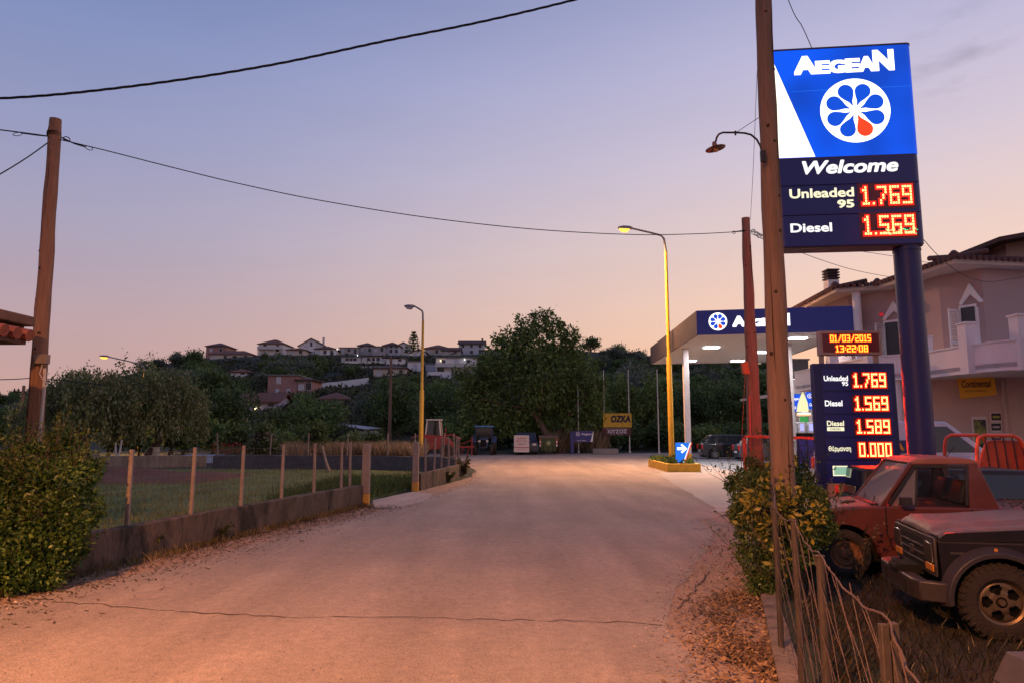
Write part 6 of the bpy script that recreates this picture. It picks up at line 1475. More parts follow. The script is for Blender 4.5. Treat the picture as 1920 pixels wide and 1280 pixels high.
mb = MB(); c = at(219, 875, 34); mb.tube([(c.x, 34, 0), (c.x - .02, 34, .35), (c.x + .1, 34, .75), (c.x + .15, 34, 1.3)], [.08, .06, .05, .035], 7); mb.tube([(c.x, 34, .3), (c.x - .12, 34, .8), (c.x - .14, 34, 1.2)], [.05, .045, .03], 7)
solo('forked_trunk', mb, MC['whitewash'], 'whitewashed forked young trunk in front of the drooping trees', 'tree trunk')
t = thing('flower_bed', 'patch of red flowers left of the oleander behind the field', 'flowers', (at(450, 855, 39).x, 39, 0)); g = np.random.default_rng(6); q = []
for i in range(1200):
    c = np.array([g.uniform(-1.4, 1.1), g.uniform(-.4, .4), .3 + .55 * g.random()]); d = g.normal(size=3); d /= np.linalg.norm(d); e = np.cross(d, g.normal(size=3)); e /= np.linalg.norm(e); q.append([c, c + d * .05 + e * .03, c + d * .1, c + d * .05 - e * .03])
link('leaves', merge_leafs('leaves', q[:900], L_MID), t); link('petals', merge_leafs('petals', [[(p[0], p[1] - .3, p[2] + .2) for p in w] for w in q[900:]], leafmat('red_petals', (.35, .02, .02), (.6, .06, .05))), t)
mb = MB(); c = at(474, 856, 38.5); mb.tube([(c.x, 38.5, 0), (c.x, 38.5, .5), (c.x + .03, 38.5, 1.5)], [.16, .13, .08], 8); solo('whitewashed_stump', mb, MC['whitewash'], 'whitewashed tree stump among the red flowers', 'tree trunk')
mb = MB(); c = at(602, 885, 29.5); mb.tube([(c.x + .35, 29.5, 0), (c.x + .2, 29.5, .4), (c.x, 29.5, 1.1)], [.07, .06, .05], 7); solo('leaning_stake', mb, m_post, 'pale leaning stake at the foot of the small dark tree inside the field', 'stake')
# ---------------------------------------------------------------- two storey house at the right
m_hw = mat('mauve_render', (.43, .305, .285), .9, scale=.5, col2=(.36, .25, .235), bump=.3, bscale=40, second=((.25, .17, .15), .7, .6, .85))
m_hg = mat('ground_render', (.66, .52, .46), .9, scale=.5, col2=(.55, .43, .38), bump=.3, bscale=40, second=((.30, .22, .19), .7, .6, .85))
m_hb = mat('balcony_white', (.80, .75, .73), .85, scale=.8, col2=(.66, .61, .59), bump=.2, stretch=(1, 1, .3))
m_sof = mat('soffit', (.56, .45, .38), .85, scale=.5, col2=(.44, .35, .30))
m_tile = mat('roof_tile', (.13, .06, .05), .85, scale=5, col2=(.07, .035, .032))
hs = thing('house', 'two storey mauve house with white curved balcony and tiled eaves behind the price board', 'house', (15, 25, 0))
def poly_wall(pts, z0, z1, m, name, t=.2):
    mb = MB()
    for a, b in zip(pts, pts[1:]):
        a, b = Vector(a), Vector(b); d = (b - a).normalized(); n_ = Vector((-d.y, d.x)) * -t
        mb.hexa([(p.x, p.y, z0) for p in (a, b, b + n_, a + n_)] + [(p.x, p.y, z1) for p in (a, b, b + n_, a + n_)])
    return part(name, mb, m, hs, world=True, smooth=False)
V = [(26, 23.4), (15.0, 21.7), (14.3, 22.8), (14.2, 24.9), (12.95, 26.3), (12.95, 28.2)]
V_ = V[::-1]
uw = poly_wall(V, 3.36, 6.98, m_hw, 'upper_wall')
G = [(26, 19.3), (14.85, 20.8), (12.9, 21.9), (12.3, 24.5), (12.3, 27.6)]
gw = poly_wall(G, -.1, 3.35, m_hg, 'ground_floor_wall')
BO = [(24, 15.4), (15, 16.4), (12.9, 16.75), (12.35, 17.5), (12.05, 18.5), (11.98, 20.0), (11.5, 20.7), (10.95, 21.1), (10.9, 26.7), (12.0, 27.2)]
mb = MB(); mb.prism(BO + [(12.9, 28.2), (26, 31)], 'z', 3.30, 3.42); part('floor_slab', mb, m_hb, hs, world=True)
mb = MB()
for a, b in zip(BO, BO[1:]):
    a, b = Vector(a), Vector(b); d = (b - a).normalized(); n_ = Vector((-d.y, d.x)) * -.14; e = d * .0
    if n_.dot(Vector((15, 24)) - a) < 0: n_ = -n_
    mb.hexa([(p.x, p.y, 3.22) for p in (a, b, b + n_, a + n_)] + [(p.x, p.y, 3.93) for p in (a, b, b + n_, a + n_)])
    o_ = -n_ * .2; mb.hexa([(p.x, p.y, 3.932) for p in (a + o_, b + o_, b + n_ * 1.15, a + n_ * 1.15)] + [(p.x, p.y, 3.98) for p in (a + o_, b + o_, b + n_ * 1.15, a + n_ * 1.15)])
part('balcony', mb, m_hb, hs, world=True, smooth=False)
for (x, y), w, h in (((12.15, 18.3), .17, 4.52), ((12.75, 17.2), .17, 4.55), ((12.05, 20.1), .15, 4.4), ((11.0, 21.2), .15, 4.4), ((10.95, 23.6), .15, 4.4), ((14.2, 16.65), .17, 4.55)):
    mb = MB(); mb.box(x - w, x + w, y - w, y + w, 3.2, h); mb.box(x - w - .03, x + w + .03, y - w - .03, y + w + .03, h + .001, h + .05); part('balcony_pier', mb, m_hb, hs, world=True)
mb = MB(); mb.tube([(12.9, 25.55, 3.98), (12.9, 25.55, 6.86)], .15, 18); mb.box(12.7, 13.1, 25.35, 25.75, 3.9, 4.05); part('balcony_column', mb, m_hb, hs, world=True)
for x, y in ((11.6, 20.9),): mb = MB(); mb.tube([(x, y, 0), (x, y, 3.2)], .14, 14); part('balcony_column', mb, m_hb, hs, world=True)
E = [(26, 24.2), (16.59, 21.45), (13.72, 21.01), (13.41, 24.98), (12.13, 25.56), (12.52, 30.6), (12.6, 33), (26, 33)]
mb = MB(); mb.prism(E, 'z', 6.86, 7.0); part('soffit', mb, m_sof, hs, world=True, smooth=False)
c = Vector((19, 29)); mb = MB(); T = [Vector(p) for p in E]; I = [p + (c - p) * .5 for p in T]; n = len(T)
mb.add([(p.x, p.y, 7.003) for p in T] + [(p.x, p.y, 7.62) for p in I], [(i, (i + 1) % n, n + (i + 1) % n, n + i) for i in range(n)] + [tuple(range(n, 2 * n)), tuple(range(n))[::-1]])
rf = part('roof', mb, m_tile, hs, world=True, smooth=False)
mb = MB()
for a, b in zip(E[:5], E[1:6]):
    a, b = Vector((*a, 7.05)), Vector((*b, 7.05)); L_ = (b - a).length; k = int(L_ / .22); d = (b - a).normalized(); i_ = (Vector((c.x, c.y, 7.05)) - (a + b) / 2); n_ = Vector((-d.y, d.x, 0)); n_ = n_ if n_.dot(i_) > 0 else -n_
    for j in range(k): p = a + d * (.11 + j * .22); mb.tube([p - n_ * .12 + Vector((0, 0, -.01)), p + n_ * 1.2 + Vector((0, 0, .26))], .085, 7)
for p in (E[2], E[4], E[3]): mb.lathe([(.02, -.08), (.14, 0), (.15, .1), (.05, .2)], 8, (*p, 7.06))
part('eaves_tiles', mb, m_tile, rf, world=True) if False else part('eaves_tiles', mb, m_tile, hs, world=True)
p = at(1560, 545, 27); mb = MB(); mb.box(p.x - .21, p.x + .21, 26.8, 27.25, 6.95, 7.62); ch_ = part('chimney', mb, m_hb, hs, world=True)
mb = MB()
for k in range(4): mb.box(p.x - .24, p.x + .24, 26.77, 27.28, 7.66 + k * .11, 7.72 + k * .11); mb.box(p.x - .14, p.x + .14, 26.87, 27.18, 7.60 + k * .11, 7.66 + k * .11)
part('cowl', mb, mat('cowl_dark', (.05, .03, .03), .7, var=.2), ch_, world=True)
# attic storey set back, at the very right
mb = MB(); mb.box(19.3, 27, 26.4, 32, 7.2, 9.25); part('attic_wall', mb, m_hw, hs, world=True)
mb = MB(); mb.hexa([(18.35, 25.4, 8.78), (30, 25.4, 10.9), (30, 33, 10.9), (18.35, 33, 8.78), (18.35, 25.4, 8.95), (30, 25.4, 11.1), (30, 33, 11.1), (18.35, 33, 8.95)]); part('attic_roof', mb, m_tile, hs, world=True)
def seg_at(A, B, px, z=1.7):
    """point on the vertical plane through A-B seen at photo column px (height z)"""
    A, B = Vector(A), Vector(B); lo, hi = -3., 4.; f = lambda t: proj(Vector((*(A + (B - A) * t), z)))[0] - px; s = f(lo) < 0
    for _ in range(60):
        m_ = (lo + hi) / 2
        if (f(m_) < 0) == s: lo = m_
        else: hi = m_
    return A + (B - A) * lo
def panel(A, B, px0, px1, z0, z1, m, name, parent, out=.01, th=.03, poly=None):
    z = (z0 + z1) / 2; a, b = seg_at(A, B, px0, z), seg_at(A, B, px1, z); d = (b - a).normalized(); n_ = Vector((d.y, -d.x))
    if n_.dot(-a) < 0: n_ = -n_
    a, b = a + n_ * out, b + n_ * out; mb = MB()
    if poly: P_ = [((a + (b - a) * u), z0 + (z1 - z0) * v) for u, v in poly]; q = [(p.x, p.y, zz_) for p, zz_ in P_]; q2 = [(p.x + n_.x * th, p.y + n_.y * th, zz_) for p, zz_ in P_]; k = len(q); mb.add(q + q2, [tuple(range(k)), tuple(range(k, 2 * k))[::-1]] + [(i, (i + 1) % k, k + (i + 1) % k, k + i) for i in range(k)])
    else: mb.hexa([(a.x, a.y, z0), (b.x, b.y, z0), (b.x + n_.x * th, b.y + n_.y * th, z0), (a.x + n_.x * th, a.y + n_.y * th, z0), (a.x, a.y, z1), (b.x, b.y, z1), (b.x + n_.x * th, b.y + n_.y * th, z1), (a.x + n_.x * th, a.y + n_.y * th, z1)])
    return part(name, mb, m, parent, world=True, smooth=False), a, b, n_
def shutter(parent, p, ang, w, z0, z1):
    d = Vector((math.cos(ang), math.sin(ang))); n_ = Vector((-d.y, d.x)) * .02; mb = MB(); q = p + d * w
    for za, zb_ in ((z0, z0 + .07), (z1 - .07, z1), ((z0 + z1) / 2 - .03, (z0 + z1) / 2 + .03)): mb.hexa([(v.x, v.y, za) for v in (p - n_, q - n_, q + n_, p + n_)] + [(v.x, v.y, zb_) for v in (p - n_, q - n_, q + n_, p + n_)])
    for s0, s1 in ((0, .06), (w - .06, w)):
        a, b = p + d * s0, p + d * s1; mb.hexa([(v.x, v.y, z0 + .001) for v in (a - n_ * .9, b - n_ * .9, b + n_ * .9, a + n_ * .9)] + [(v.x, v.y, z1 - .001) for v in (a - n_ * .9, b - n_ * .9, b + n_ * .9, a + n_ * .9)])
    k = int((z1 - z0) / .075)
    for i in range(1, k):
        z = z0 + i * (z1 - z0) / k; a, b = p + d * .055, p + d * (w - .055); mb.hexa([(a.x - n_.x, a.y - n_.y, z), (b.x - n_.x, b.y - n_.y, z), (b.x + n_.x, b.y + n_.y, z + .035), (a.x + n_.x, a.y + n_.y, z + .035)] + [(a.x - n_.x, a.y - n_.y, z + .012), (b.x - n_.x, b.y - n_.y, z + .012), (b.x + n_.x, b.y + n_.y, z + .047), (a.x + n_.x, a.y + n_.y, z + .047)])
    part('shutter', mb, m_hb, parent, world=True, smooth=False)
for (A, B, p0, p1, s1, s2) in ((V[1], V[2], 1808, 1834, R(150), R(10)), (V[3], V[4], 1664, 1692, R(160), R(-20))):
    fr, a, b, n_ = panel(A, B, p0 - 4, p1 + 3, 3.43, 5.74, m_hb, 'balcony_door', hs, .0, .05)
    panel(A, B, p0, p1, 3.44, 5.66, m_dwin, 'pane', fr, .055, .01)
    panel(A, B, p0 - 8, p1 + 8, 5.76, 6.42, m_hb, 'door_arch', hs, .01, .09, [(0, 0), (0, .12), (.12, .3), (.35, .75), (.5, 1), (.65, .75), (.88, .3), (1, .12), (1, 0), (.88, 0), (.8, .12), (.5, .45), (.2, .12), (.12, 0)])
    a, b = (a, b) if a.x < b.x else (b, a)
    shutter(fr, a + n_ * .06, s1 + .9, .5, 3.47, 5.62); shutter(fr, b + n_ * .06, s2, .5, 3.47, 5.62)
# ground floor: tyre sign, glass door, strip of plates, cable, alarm lamp
A, B = G[1], G[2]
def e_tyre():
    a, b = seg_at(A, B, 1794, 2.9), seg_at(A, B, 1866, 2.9); d = (b - a); d.normalize(); n_ = Vector((d.y, -d.x)); n_ = n_ if n_.dot(-a) > 0 else -n_; z0 = 2.32; L_ = (seg_at(A, B, 1866, 2.9) - a).length
    ax_ = math.atan2(d.y, d.x); t = thing('tyre_sign', 'tilted yellow tyre sign hanging on the house wall above the glass door', 'sign', (a.x + n_.x * .35, a.y + n_.y * .35, z0), ax_)
    zt = at(1800, 697, a.y).z - z0; zb = at(1800, 748, a.y).z - z0
    mb = MB(); mb.prism([(0.06, zb), (L_, zb + .1), (L_ - .04, zt + .06), (0, zt)], 'y', -.02, .04); bo = part('board', mb, mat('tyre_yellow', (.85, .50, .04), .45, scale=2, col2=(.72, .40, .03)), t)
    part('lettering', at_mb(text_mb('Continental', (zt - zb) * .26, L_ * .74, bold=.015), L_ * .12, zb + (zt - zb) * .40, -.026), m_ink, bo, smooth=False)
    part('lettering', at_mb(text_mb('KITΣΟΣ TYRES', (zt - zb) * .11, L_ * .5, bold=.01), L_ * .22, zb + (zt - zb) * .76, -.026), m_ink, bo, smooth=False)
    part('lettering', at_mb(text_mb('EΛΑΣΤΙKA AYTOKINHTΩN', (zt - zb) * .06, L_ * .55), L_ * .2, zb + (zt - zb) * .24, -.026), m_ink, bo, smooth=False)
    mb = MB(); mb.tube([(.2, .04, zt - .1), (.2, .33, zt)], .015, 5); mb.tube([(L_ - .2, .04, zt - .1), (L_ - .2, .33, zt)], .015, 5); part('bracket', mb, m_iron, t)
e_tyre()
dr, a, b, n_ = panel(A, B, 1826, 1856, .02, 2.15, m_hb, 'shop_door', hs, .0, .05)
panel(A, B, 1830, 1853, .1, 2.05, mat('door_poster', (.02, .03, .03), .3, scale=1.6, col2=(.30, .34, .06), sharp=.06), 'pane', dr, .055, .01)
for i in range(7):
    z1_p = 2.28 - i * .3
    fr, a, b, n_ = panel(A, B, 1857, 1878, z1_p - .29, z1_p - .01, m_hb, 'plate_frame', hs, .0, .03)
    panel(A, B, 1858.5, 1876.5, z1_p - .25, z1_p - .04, mat('plate_dark', (.02, .022, .03), .4, var=0), 'plate', fr, .034, .006)
    panel(A, B, 1861, 1874, z1_p - .18, z1_p - .12, mat('plate_lime', (.35, .42, .04), .5, var=0) if i in (0, 3) else mat('plate_grey', (.42, .42, .45), .5, var=0), 'plate_lettering', fr, .042, .003)
panel(A, B, 1722, 1735, .0, 3.2, mat('pilaster_pale', (.55, .45, .38), .8), 'pilaster', hs, .0, .06)
panel(G[0], G[1], 1884, 1889, .0, 3.2, m_hg, 'pilaster', hs, .0, .08)
p = seg_at(V[3], V[4], 1656, 5.9); mb = MB(); mb.lathe([(.02, -.05), (.07, -.03), (.08, .02), (.03, .07)], 10, (p.x - .15, p.y - .15, 5.95)); part('alarm_lamp', mb, mat('alarm_red', (.4, .02, .03), .4, em=(.5, .01, .02), es=.6, var=0), hs, world=True)
# station shop behind the pumps: white parapet, wall and lit shop front
st = thing('station_shop', 'low white station building with a parapet behind the fuel pumps', 'building', (12.4, 33.2, 0))
a, b = at(1482, 735, 32), at(1545, 735, 32); zt, zb = at(1500, 712, 32).z, at(1500, 737, 32).z
mb = MB(); mb.hexa([(a.x + .15, 32, zb), (b.x + 1.5, 32, zb), (b.x + 1.5, 34, zb), (a.x + .15, 34, zb), (a.x + .15, 32, zt), (b.x + 1.5, 32, zt + .75), (b.x + 1.5, 34, zt + .75), (a.x + .15, 34, zt)]); part('parapet', mb, m_hb, st, world=True)
mb = MB(); mb.box(a.x + .1, b.x + 1.6, 31.9, 34.2, zb - .3, zb - .002); part('soffit', mb, mat('cream_soffit', (.5, .42, .28), .8), st, world=True)
mb = MB(); mb.box(a.x + .2, b.x + 1.4, 33.4, 33.6, -.1, zb - .3); part('shop_wall', mb, m_grey, st, world=True)
for px in (1486, 1505, 1524): p = at(px, 800, 32.4); mb = MB(); mb.box(p.x - .12, p.x + .12, 32.3, 32.5, 0, zb - .302); part('shop_pillar', mb, m_hb, st, world=True)
p = at(1497, 670, 36); mb = MB(); mb.box(p.x - .35, p.x + .5, 36, 36.6, zt - .5, at(1497, 675, 36).z); mb.box(p.x - .42, p.x + .57, 35.95, 36.65, at(1497, 675, 36).z + .001, at(1497, 675, 36).z + .08); solo('chimney_block', mb, m_conc, 'grey chimney block standing on the roof behind the white parapet', 'chimney')
# open shelter behind the short pole
p = at(1432, 735, 44); t = thing('shelter', 'grey open shelter with a sloping roof behind the short red lit pole', 'shelter', (p.x, 44, 0)); mb = MB(); z = at(1432, 738, 44).z
mb.hexa([(-.7, -.5, z - .35), (3, -.5, z + .1), (3, 2.5, z + .1), (-.7, 2.5, z - .35), (-.7, -.5, z - .2), (3, -.5, z + .4), (3, 2.5, z + .4), (-.7, 2.5, z - .2)]); part('roof', mb, m_grey, t)
mb = MB(); mb.box(.25, .45, -.4, -.2, 0, z - .26); mb.box(2.4, 2.6, -.4, -.2, 0, z - .04); part('posts', mb, m_grey, t)
# ---------------------------------------------------------------- roof corner of the house out of frame at the left
t = thing('neighbour_house', 'red tiled roof corner jutting in at the left edge beside the leaning wooden pole', 'house', (-10.5, 9.6, 0))
tip = at(58, 630, 9.4); z = tip.z
mb = MB(); mb.box(-14.5, tip.x - .95, 1.5, 8.7, -.1, z - .12); part('wall', mb, m_cream, t, world=True)
mb = MB(); mb.hexa([(-15, 8.3, z - .03 + 1.7), (tip.x - .05, 8.3, z - .06), (tip.x - .05, 12.2, z - .06), (-15, 12.2, z - .03 + 1.7), (-15, 8.3, z + 1.8), (tip.x, 8.3, z + .03), (tip.x, 12.2, z + .03), (-15, 12.2, z + 1.8)]) if False else mb.box(-15, tip.x - .06, 1.2, 9.4, z - .12, z - .03)
part('eaves_board', mb, mat('wood_dark', (.12, .06, .045), .8, var=.3), t, world=True)
m_rt = mat('red_tile', (.30, .085, .05), .8, scale=6, col2=(.17, .05, .035), bump=.6)
mb = MB()
for k in range(34):
    y = 9.36 - k * .24; 
    for j in range(9):
        x1 = tip.x - j * .42; x0 = x1 - .5; za = z + .0 + j * .055; mb.tube([(x1 + (.02 if j == 0 else 0), y, za), (x0, y, za + .09)], [.085, .075], 8)
part('roof', mb, m_rt, t, world=True)
mb = MB(); q = at(32, 598, 10.0); mb.box(-11, q.x, 9.6, 10.4, q.z - .06, q.z + .09); mb.box(-11, q.x - .12, 9.65, 10.35, q.z - .2, q.z - .062); part('ridge_cap', mb, mat('ridge_brown', (.17, .085, .055), .8, var=.3), t, world=True, bevel=.02)
# ---------------------------------------------------------------- vehicles
m_tyre = mat('tyre_rubber', (.045, .034, .026), .9, scale=9, col2=(.022, .018, .016), bump=.5, bscale=40)
m_blackp = mat('black_paint', (.012, .012, .014), .18, var=0, spec=.6, coat=.8)
m_plastic = mat('black_plastic', (.03, .026, .025), .55, var=.3, scale=8)
m_gap = mat('panel_gap', (.006, .005, .005), .9, var=0)
m_glass = glass('car_glass', alpha=.85)
m_glassc = glass('clear_glass', tint=(.05, .04, .04), alpha=.14, rough=.1)
m_glassd = glass('dusty_glass', tint=(.30, .24, .22), alpha=.55, rough=.35)
m_rim = mat('alloy_rim', (.42, .40, .40), .35, metal=.8, var=.1)
m_tail = mat('tail_red', (.45, .015, .015), .2, var=0, em=(.5, .01, .01), es=.25)
m_hlamp = mat('headlamp', (.55, .53, .5), .12, var=0, spec=.8)
m_chrome = mat('chrome', (.5, .48, .46), .25, metal=1, var=.1)
def wheel(parent, x, y, r, w, style='road', side=-1, mt=None, mr=None, spokes=5):
    mb = MB(); ri = r * (.60 if style != 'offroad' else .58); hw = w / 2
    mb.lathe([(ri, -hw * .80), (ri + .02, -hw * .96), (r * .86, -hw), (r * .96, -hw * .86), (r, -hw * .6), (r, hw * .6), (r * .96, hw * .86), (r * .86, hw), (ri + .02, hw * .96), (ri, hw * .80)], 40, (0, 0, 0), 'y', close=True)
    if style == 'offroad':
        for k in range(34):
            a = 2 * math.pi * k / 34
            for s_ in (-1, 0, 1):
                q = a + (.09 if s_ else 0); c_ = Vector((math.cos(q), 0, math.sin(q))); tn = Vector((-math.sin(q), 0, math.cos(q))); yv = Vector((0, 1, 0)); wid = .2 * w if s_ else .24 * w
                p = c_ * (r - .004) + yv * (s_ * hw * .68); mb.hexa([p - tn * .017 - yv * wid / 2, p + tn * .017 - yv * wid / 2, p + tn * .017 + yv * wid / 2, p - tn * .017 + yv * wid / 2] + [v + c_ * .014 for v in (p - tn * .014 - yv * wid / 2, p + tn * .014 - yv * wid / 2, p + tn * .014 + yv * wid / 2, p - tn * .014 + yv * wid / 2)])
                if s_ == side:
                    p = c_ * (r * .93) + yv * (side * hw * .97); mb.hexa([p - tn * .013 - c_ * .022, p + tn * .013 - c_ * .022, p + tn * .013 + c_ * .022, p - tn * .013 + c_ * .022] + [v + yv * side * .008 for v in (p - tn * .011 - c_ * .02, p + tn * .011 - c_ * .02, p + tn * .011 + c_ * .02, p - tn * .011 + c_ * .02)])
    wo_ = part('wheel', mb, mt or m_tyre, parent); wo_.location = (x, y, r)
    s = side; rm = MB(); F_ = s * hw * .78
    rm.lathe([(ri * 1.03, F_), (ri * 1.03, F_ - s * .012), (ri * .90, F_ - s * .03), (ri * .88, F_ - s * .05), (ri * .97, F_ - s * .06)], 40, (0, 0, 0), 'y', close=True)
    yf = F_ - s * .035
    if style == 'offroad':      # dished face with five rounded windows
        N_ = 60; rings = [.24, .36, .44, .52, .62, .70, .80, .90]; V_r = []
        for q in rings:
            for k in range(N_): a = 2 * math.pi * k / N_; V_r.append((ri * q * math.cos(a), yf + s * (.0 if q > .8 else .012 if q > .5 else .02), ri * q * math.sin(a)))
        fs = []
        for i in range(len(rings) - 1):
            for k in range(N_):
                ph = (k + .5) % 12; rr_ = (rings[i] + rings[i + 1]) / 2
                if ((ph - 6) / 4.2) ** 2 + ((rr_ - .61) / .23) ** 2 < 1: continue
                fs.append((i * N_ + k, i * N_ + (k + 1) % N_, (i + 1) * N_ + (k + 1) % N_, (i + 1) * N_ + k))
        rm.add(V_r, fs)
        rm.lathe([(.001, F_ + s * .012), (ri * .13, F_ + s * .012), (ri * .16, F_), (ri * .16, yf)], 20, (0, 0, 0), 'y')
    elif style == 'steel':
        rm.lathe([(ri * .88, yf), (ri * .72, yf + s * .012), (ri * .66, yf + s * .008), (ri * .5, yf - s * .02), (ri * .3, yf + s * .018), (ri * .24, yf + s * .02), (.002, yf + s * .022)], 30, (0, 0, 0), 'y')
        for k in range(10):
            a = 2 * math.pi * k / 10; rm.lathe([(ri * .06, yf + s * .016), (ri * .06, yf + s * .014)], 8, (ri * .72 * math.cos(a), 0, ri * .72 * math.sin(a)), 'y')
    else:
        for k in range(spokes):
            a = 2 * math.pi * (k + .25) / spokes
            for da in (-.13, .13):
                c0, c1 = Vector((math.cos(a) * ri * .15, yf, math.sin(a) * ri * .15)), Vector((math.cos(a + da) * ri * .93, yf, math.sin(a + da) * ri * .93)); rm.bar(c0, c1, .03, .022, up=(0, 1, 0))
        rm.lathe([(ri * .24, yf - s * .01), (ri * .22, yf + s * .018), (.002, yf + s * .02)], 18, (0, 0, 0), 'y')
    part('rim', rm, mr or m_rim, wo_)
    bk = MB(); bk.lathe([(ri * .98, F_ - s * .075), (.01, F_ - s * .075)], 24, (0, 0, 0), 'y'); bk.lathe([(ri * .3, F_ - s * .07), (ri * .28, F_ - s * .045), (.01, F_ - s * .045)], 16, (0, 0, 0), 'y'); part('brake_disc', bk, m_gap, wo_)
    return wo_
def arch(cx, cz, r, n=10, a0=0, a1=180): return [(cx + r * math.cos(R(a0 + (a1 - a0) * i / n)), cz + r * math.sin(R(a0 + (a1 - a0) * i / n))) for i in range(n + 1)]
def lerp3(a, b, t): return tuple(a[i] + (b[i] - a[i]) * t for i in range(3))
def face_panel(q, u0, u1, v0, v1, off):
    """quad inset in a face given by four corners bl, br, tr, tl"""
    def P_(u, v): return Vector(lerp3(lerp3(q[0], q[1], u), lerp3(q[3], q[2], u), v))
    a, b, c_, d = P_(u0, v0), P_(u1, v0), P_(u1, v1), P_(u0, v1); n_ = (b - a).cross(d - a).normalized() * off; return [a + n_, b + n_, c_ + n_, d + n_]
def car(name, label, cat, loc, rz, L_, w, roof, belt, xs_, paint, r=.31, group=None, glassm=None, clear=.16, hood_z=None, wb=None, van=False, rim=None):
    """front towards -x. xs_: windscreen base, windscreen top, rear glass top, rear glass base (x from the front bumper)"""
    t = thing(name, label, cat, loc, rz, group); hw = w / 2; x0, x1 = -L_ / 2, L_ / 2; wf, wr = (wb or (L_ * .19, L_ * .80)); A_, B_, C_, D_ = [x0 + v for v in xs_]; hz = hood_z or belt - .07
    fx_, rx = x0 + wf, x0 + wr; ra = r + .055
    top = [(x1, clear + .25), (x1 - .02, belt - .12), (x1 - .10, belt), (A_ - .05, belt), (A_ - .1, belt - .02), (x0 + .35, hz), (x0 + .08, hz - .12), (x0, clear + .35), (x0 + .02, clear + .05)]
    bot = [(fx_ - ra - .02, clear)] + arch(fx_, r, ra, 10, 180 - 8, 8) + [(fx_ + ra + .02, clear), (rx - ra - .02, clear)] + arch(rx, r, ra, 10, 172, 8) + [(rx + ra + .02, clear), (x1 - .03, clear + .05)]
    mb = MB(); mb.prism(bot + top, 'y', -hw, hw); body = part('body', mb, paint, t, bevel=.06, seg=3)
    tb = .11; gh = [(A_, -hw + .03, belt - .03), (D_, -hw + .03, belt - .03), (D_, hw - .03, belt - .03), (A_, hw - .03, belt - .03), (B_, -hw + tb + .03, roof), (C_, -hw + tb + .03, roof), (C_, hw - tb - .03, roof), (B_, hw - tb - .03, roof)]
    mb = MB(); mb.hexa(gh); part('cabin', mb, paint, t, bevel=.05, seg=3)
    gm_ = glassm or m_glass
    for sgn, q in ((-1, [gh[0], gh[1], gh[5], gh[4]]), (1, [gh[2], gh[3], gh[7], gh[6]])):
        spl = [(.07, .52), (.56, .95)] if not van else [(.06, .42)]
        for u0, u1 in spl:
            if sgn > 0: u0, u1 = 1 - u1, 1 - u0
            P_ = face_panel(q, u0, u1, .16, .86, .006); mb = MB(); mb.add(P_, [(0, 1, 2, 3)]); part('side_window', mb, gm_, t, smooth=False)
    for q, nm in (([gh[3], gh[0], gh[4], gh[7]], 'windscreen'), ([gh[1], gh[2], gh[6], gh[5]], 'rear_window')):
        mb = MB(); mb.add(face_panel(q, .06, .94, .12, .92, .006), [(0, 1, 2, 3)]); part(nm, mb, gm_, t, smooth=False)
    for sy in (-1, 1):
        for xx_ in (fx_, rx): wheel(t, xx_, sy * (hw - .11), r, .19, side=sy, mr=rim)
        mb = MB(); mb.box(x0 + .0, x0 + .28, sy * (hw - .28) - .14, sy * (hw - .28) + .14, hz - .30, hz - .14); part('headlight', mb, m_hlamp, t, bevel=.03)
        mb = MB(); mb.box(x1 - .16, x1 + .006, sy * (hw - .12) - .11, sy * (hw - .12) + .112, belt - .36, belt - .06); part('tail_light', mb, m_tail, t, bevel=.03)
        mb = MB(); mb.box(A_ + .12, A_ + .26, sy * (hw + .07) - .07, sy * (hw + .07) + .07, belt + .0, belt + .13); part('wing_mirror', mb, paint, t, bevel=.03)
        mb = MB()
        for xx_ in (A_ + .15, (A_ + D_) / 2 + .12, D_ - .3):
            if xx_ > rx - ra and xx_ != A_ + .15 and not van: continue
            mb.box(xx_ - .006, xx_ + .006, sy * hw - .004, sy * hw + .003, clear + .12, belt - .08)
        part('door_seams', mb, m_gap, t)
        mb = MB(); mb.box((A_ + D_) / 2 - .12, (A_ + D_) / 2 + .02, sy * (hw + .01) - .012, sy * (hw + .01) + .012, belt - .2, belt - .165); part('door_handle', mb, paint, t, bevel=.006)
    mb = MB(); mb.box(x0 + .15, x1 - .15, -hw + .12, hw - .12, clear - .06, clear + .1); part('underbody', mb, m_gap, t)
    mb = MB(); mb.box(x0 - .008, x0 + .05, -hw * .6, hw * .6, clear + .16, clear + .34); part('grille', mb, m_plastic, t, bevel=.01)
    mb = MB(); mb.box(x1 - .02, x1 + .012, -.26, .26, clear + .28, clear + .39); part('number_plate', mb, m_white, t)
    return t
# hatchback and the car behind it
a, b = gr(1311, 858), gr(1470, 858); cY = 44.0; xa, xb = at(1315, 850, cY).x, at(1400, 850, cY).x + .95
t = car('hatchback', 'small black hatchback parked on the forecourt left of the short red lit pole', 'car', ((xa + xb) / 2 - .0, cY, .02), R(180), 3.95, 1.66, 1.47, .95, (.75, 1.45, 3.3, 3.85), m_blackp, .30)
t.rotation_euler.z = R(180 - 4)
t = car('estate_car', 'grey car half hidden behind the two wooden poles', 'car', (at(1448, 850, 41).x, 41, .02), R(176), 4.2, 1.7, 1.45, .95, (.9, 1.6, 3.3, 3.95), mat('grey_paint', (.07, .075, .085), .25, var=0, coat=.5), .31)
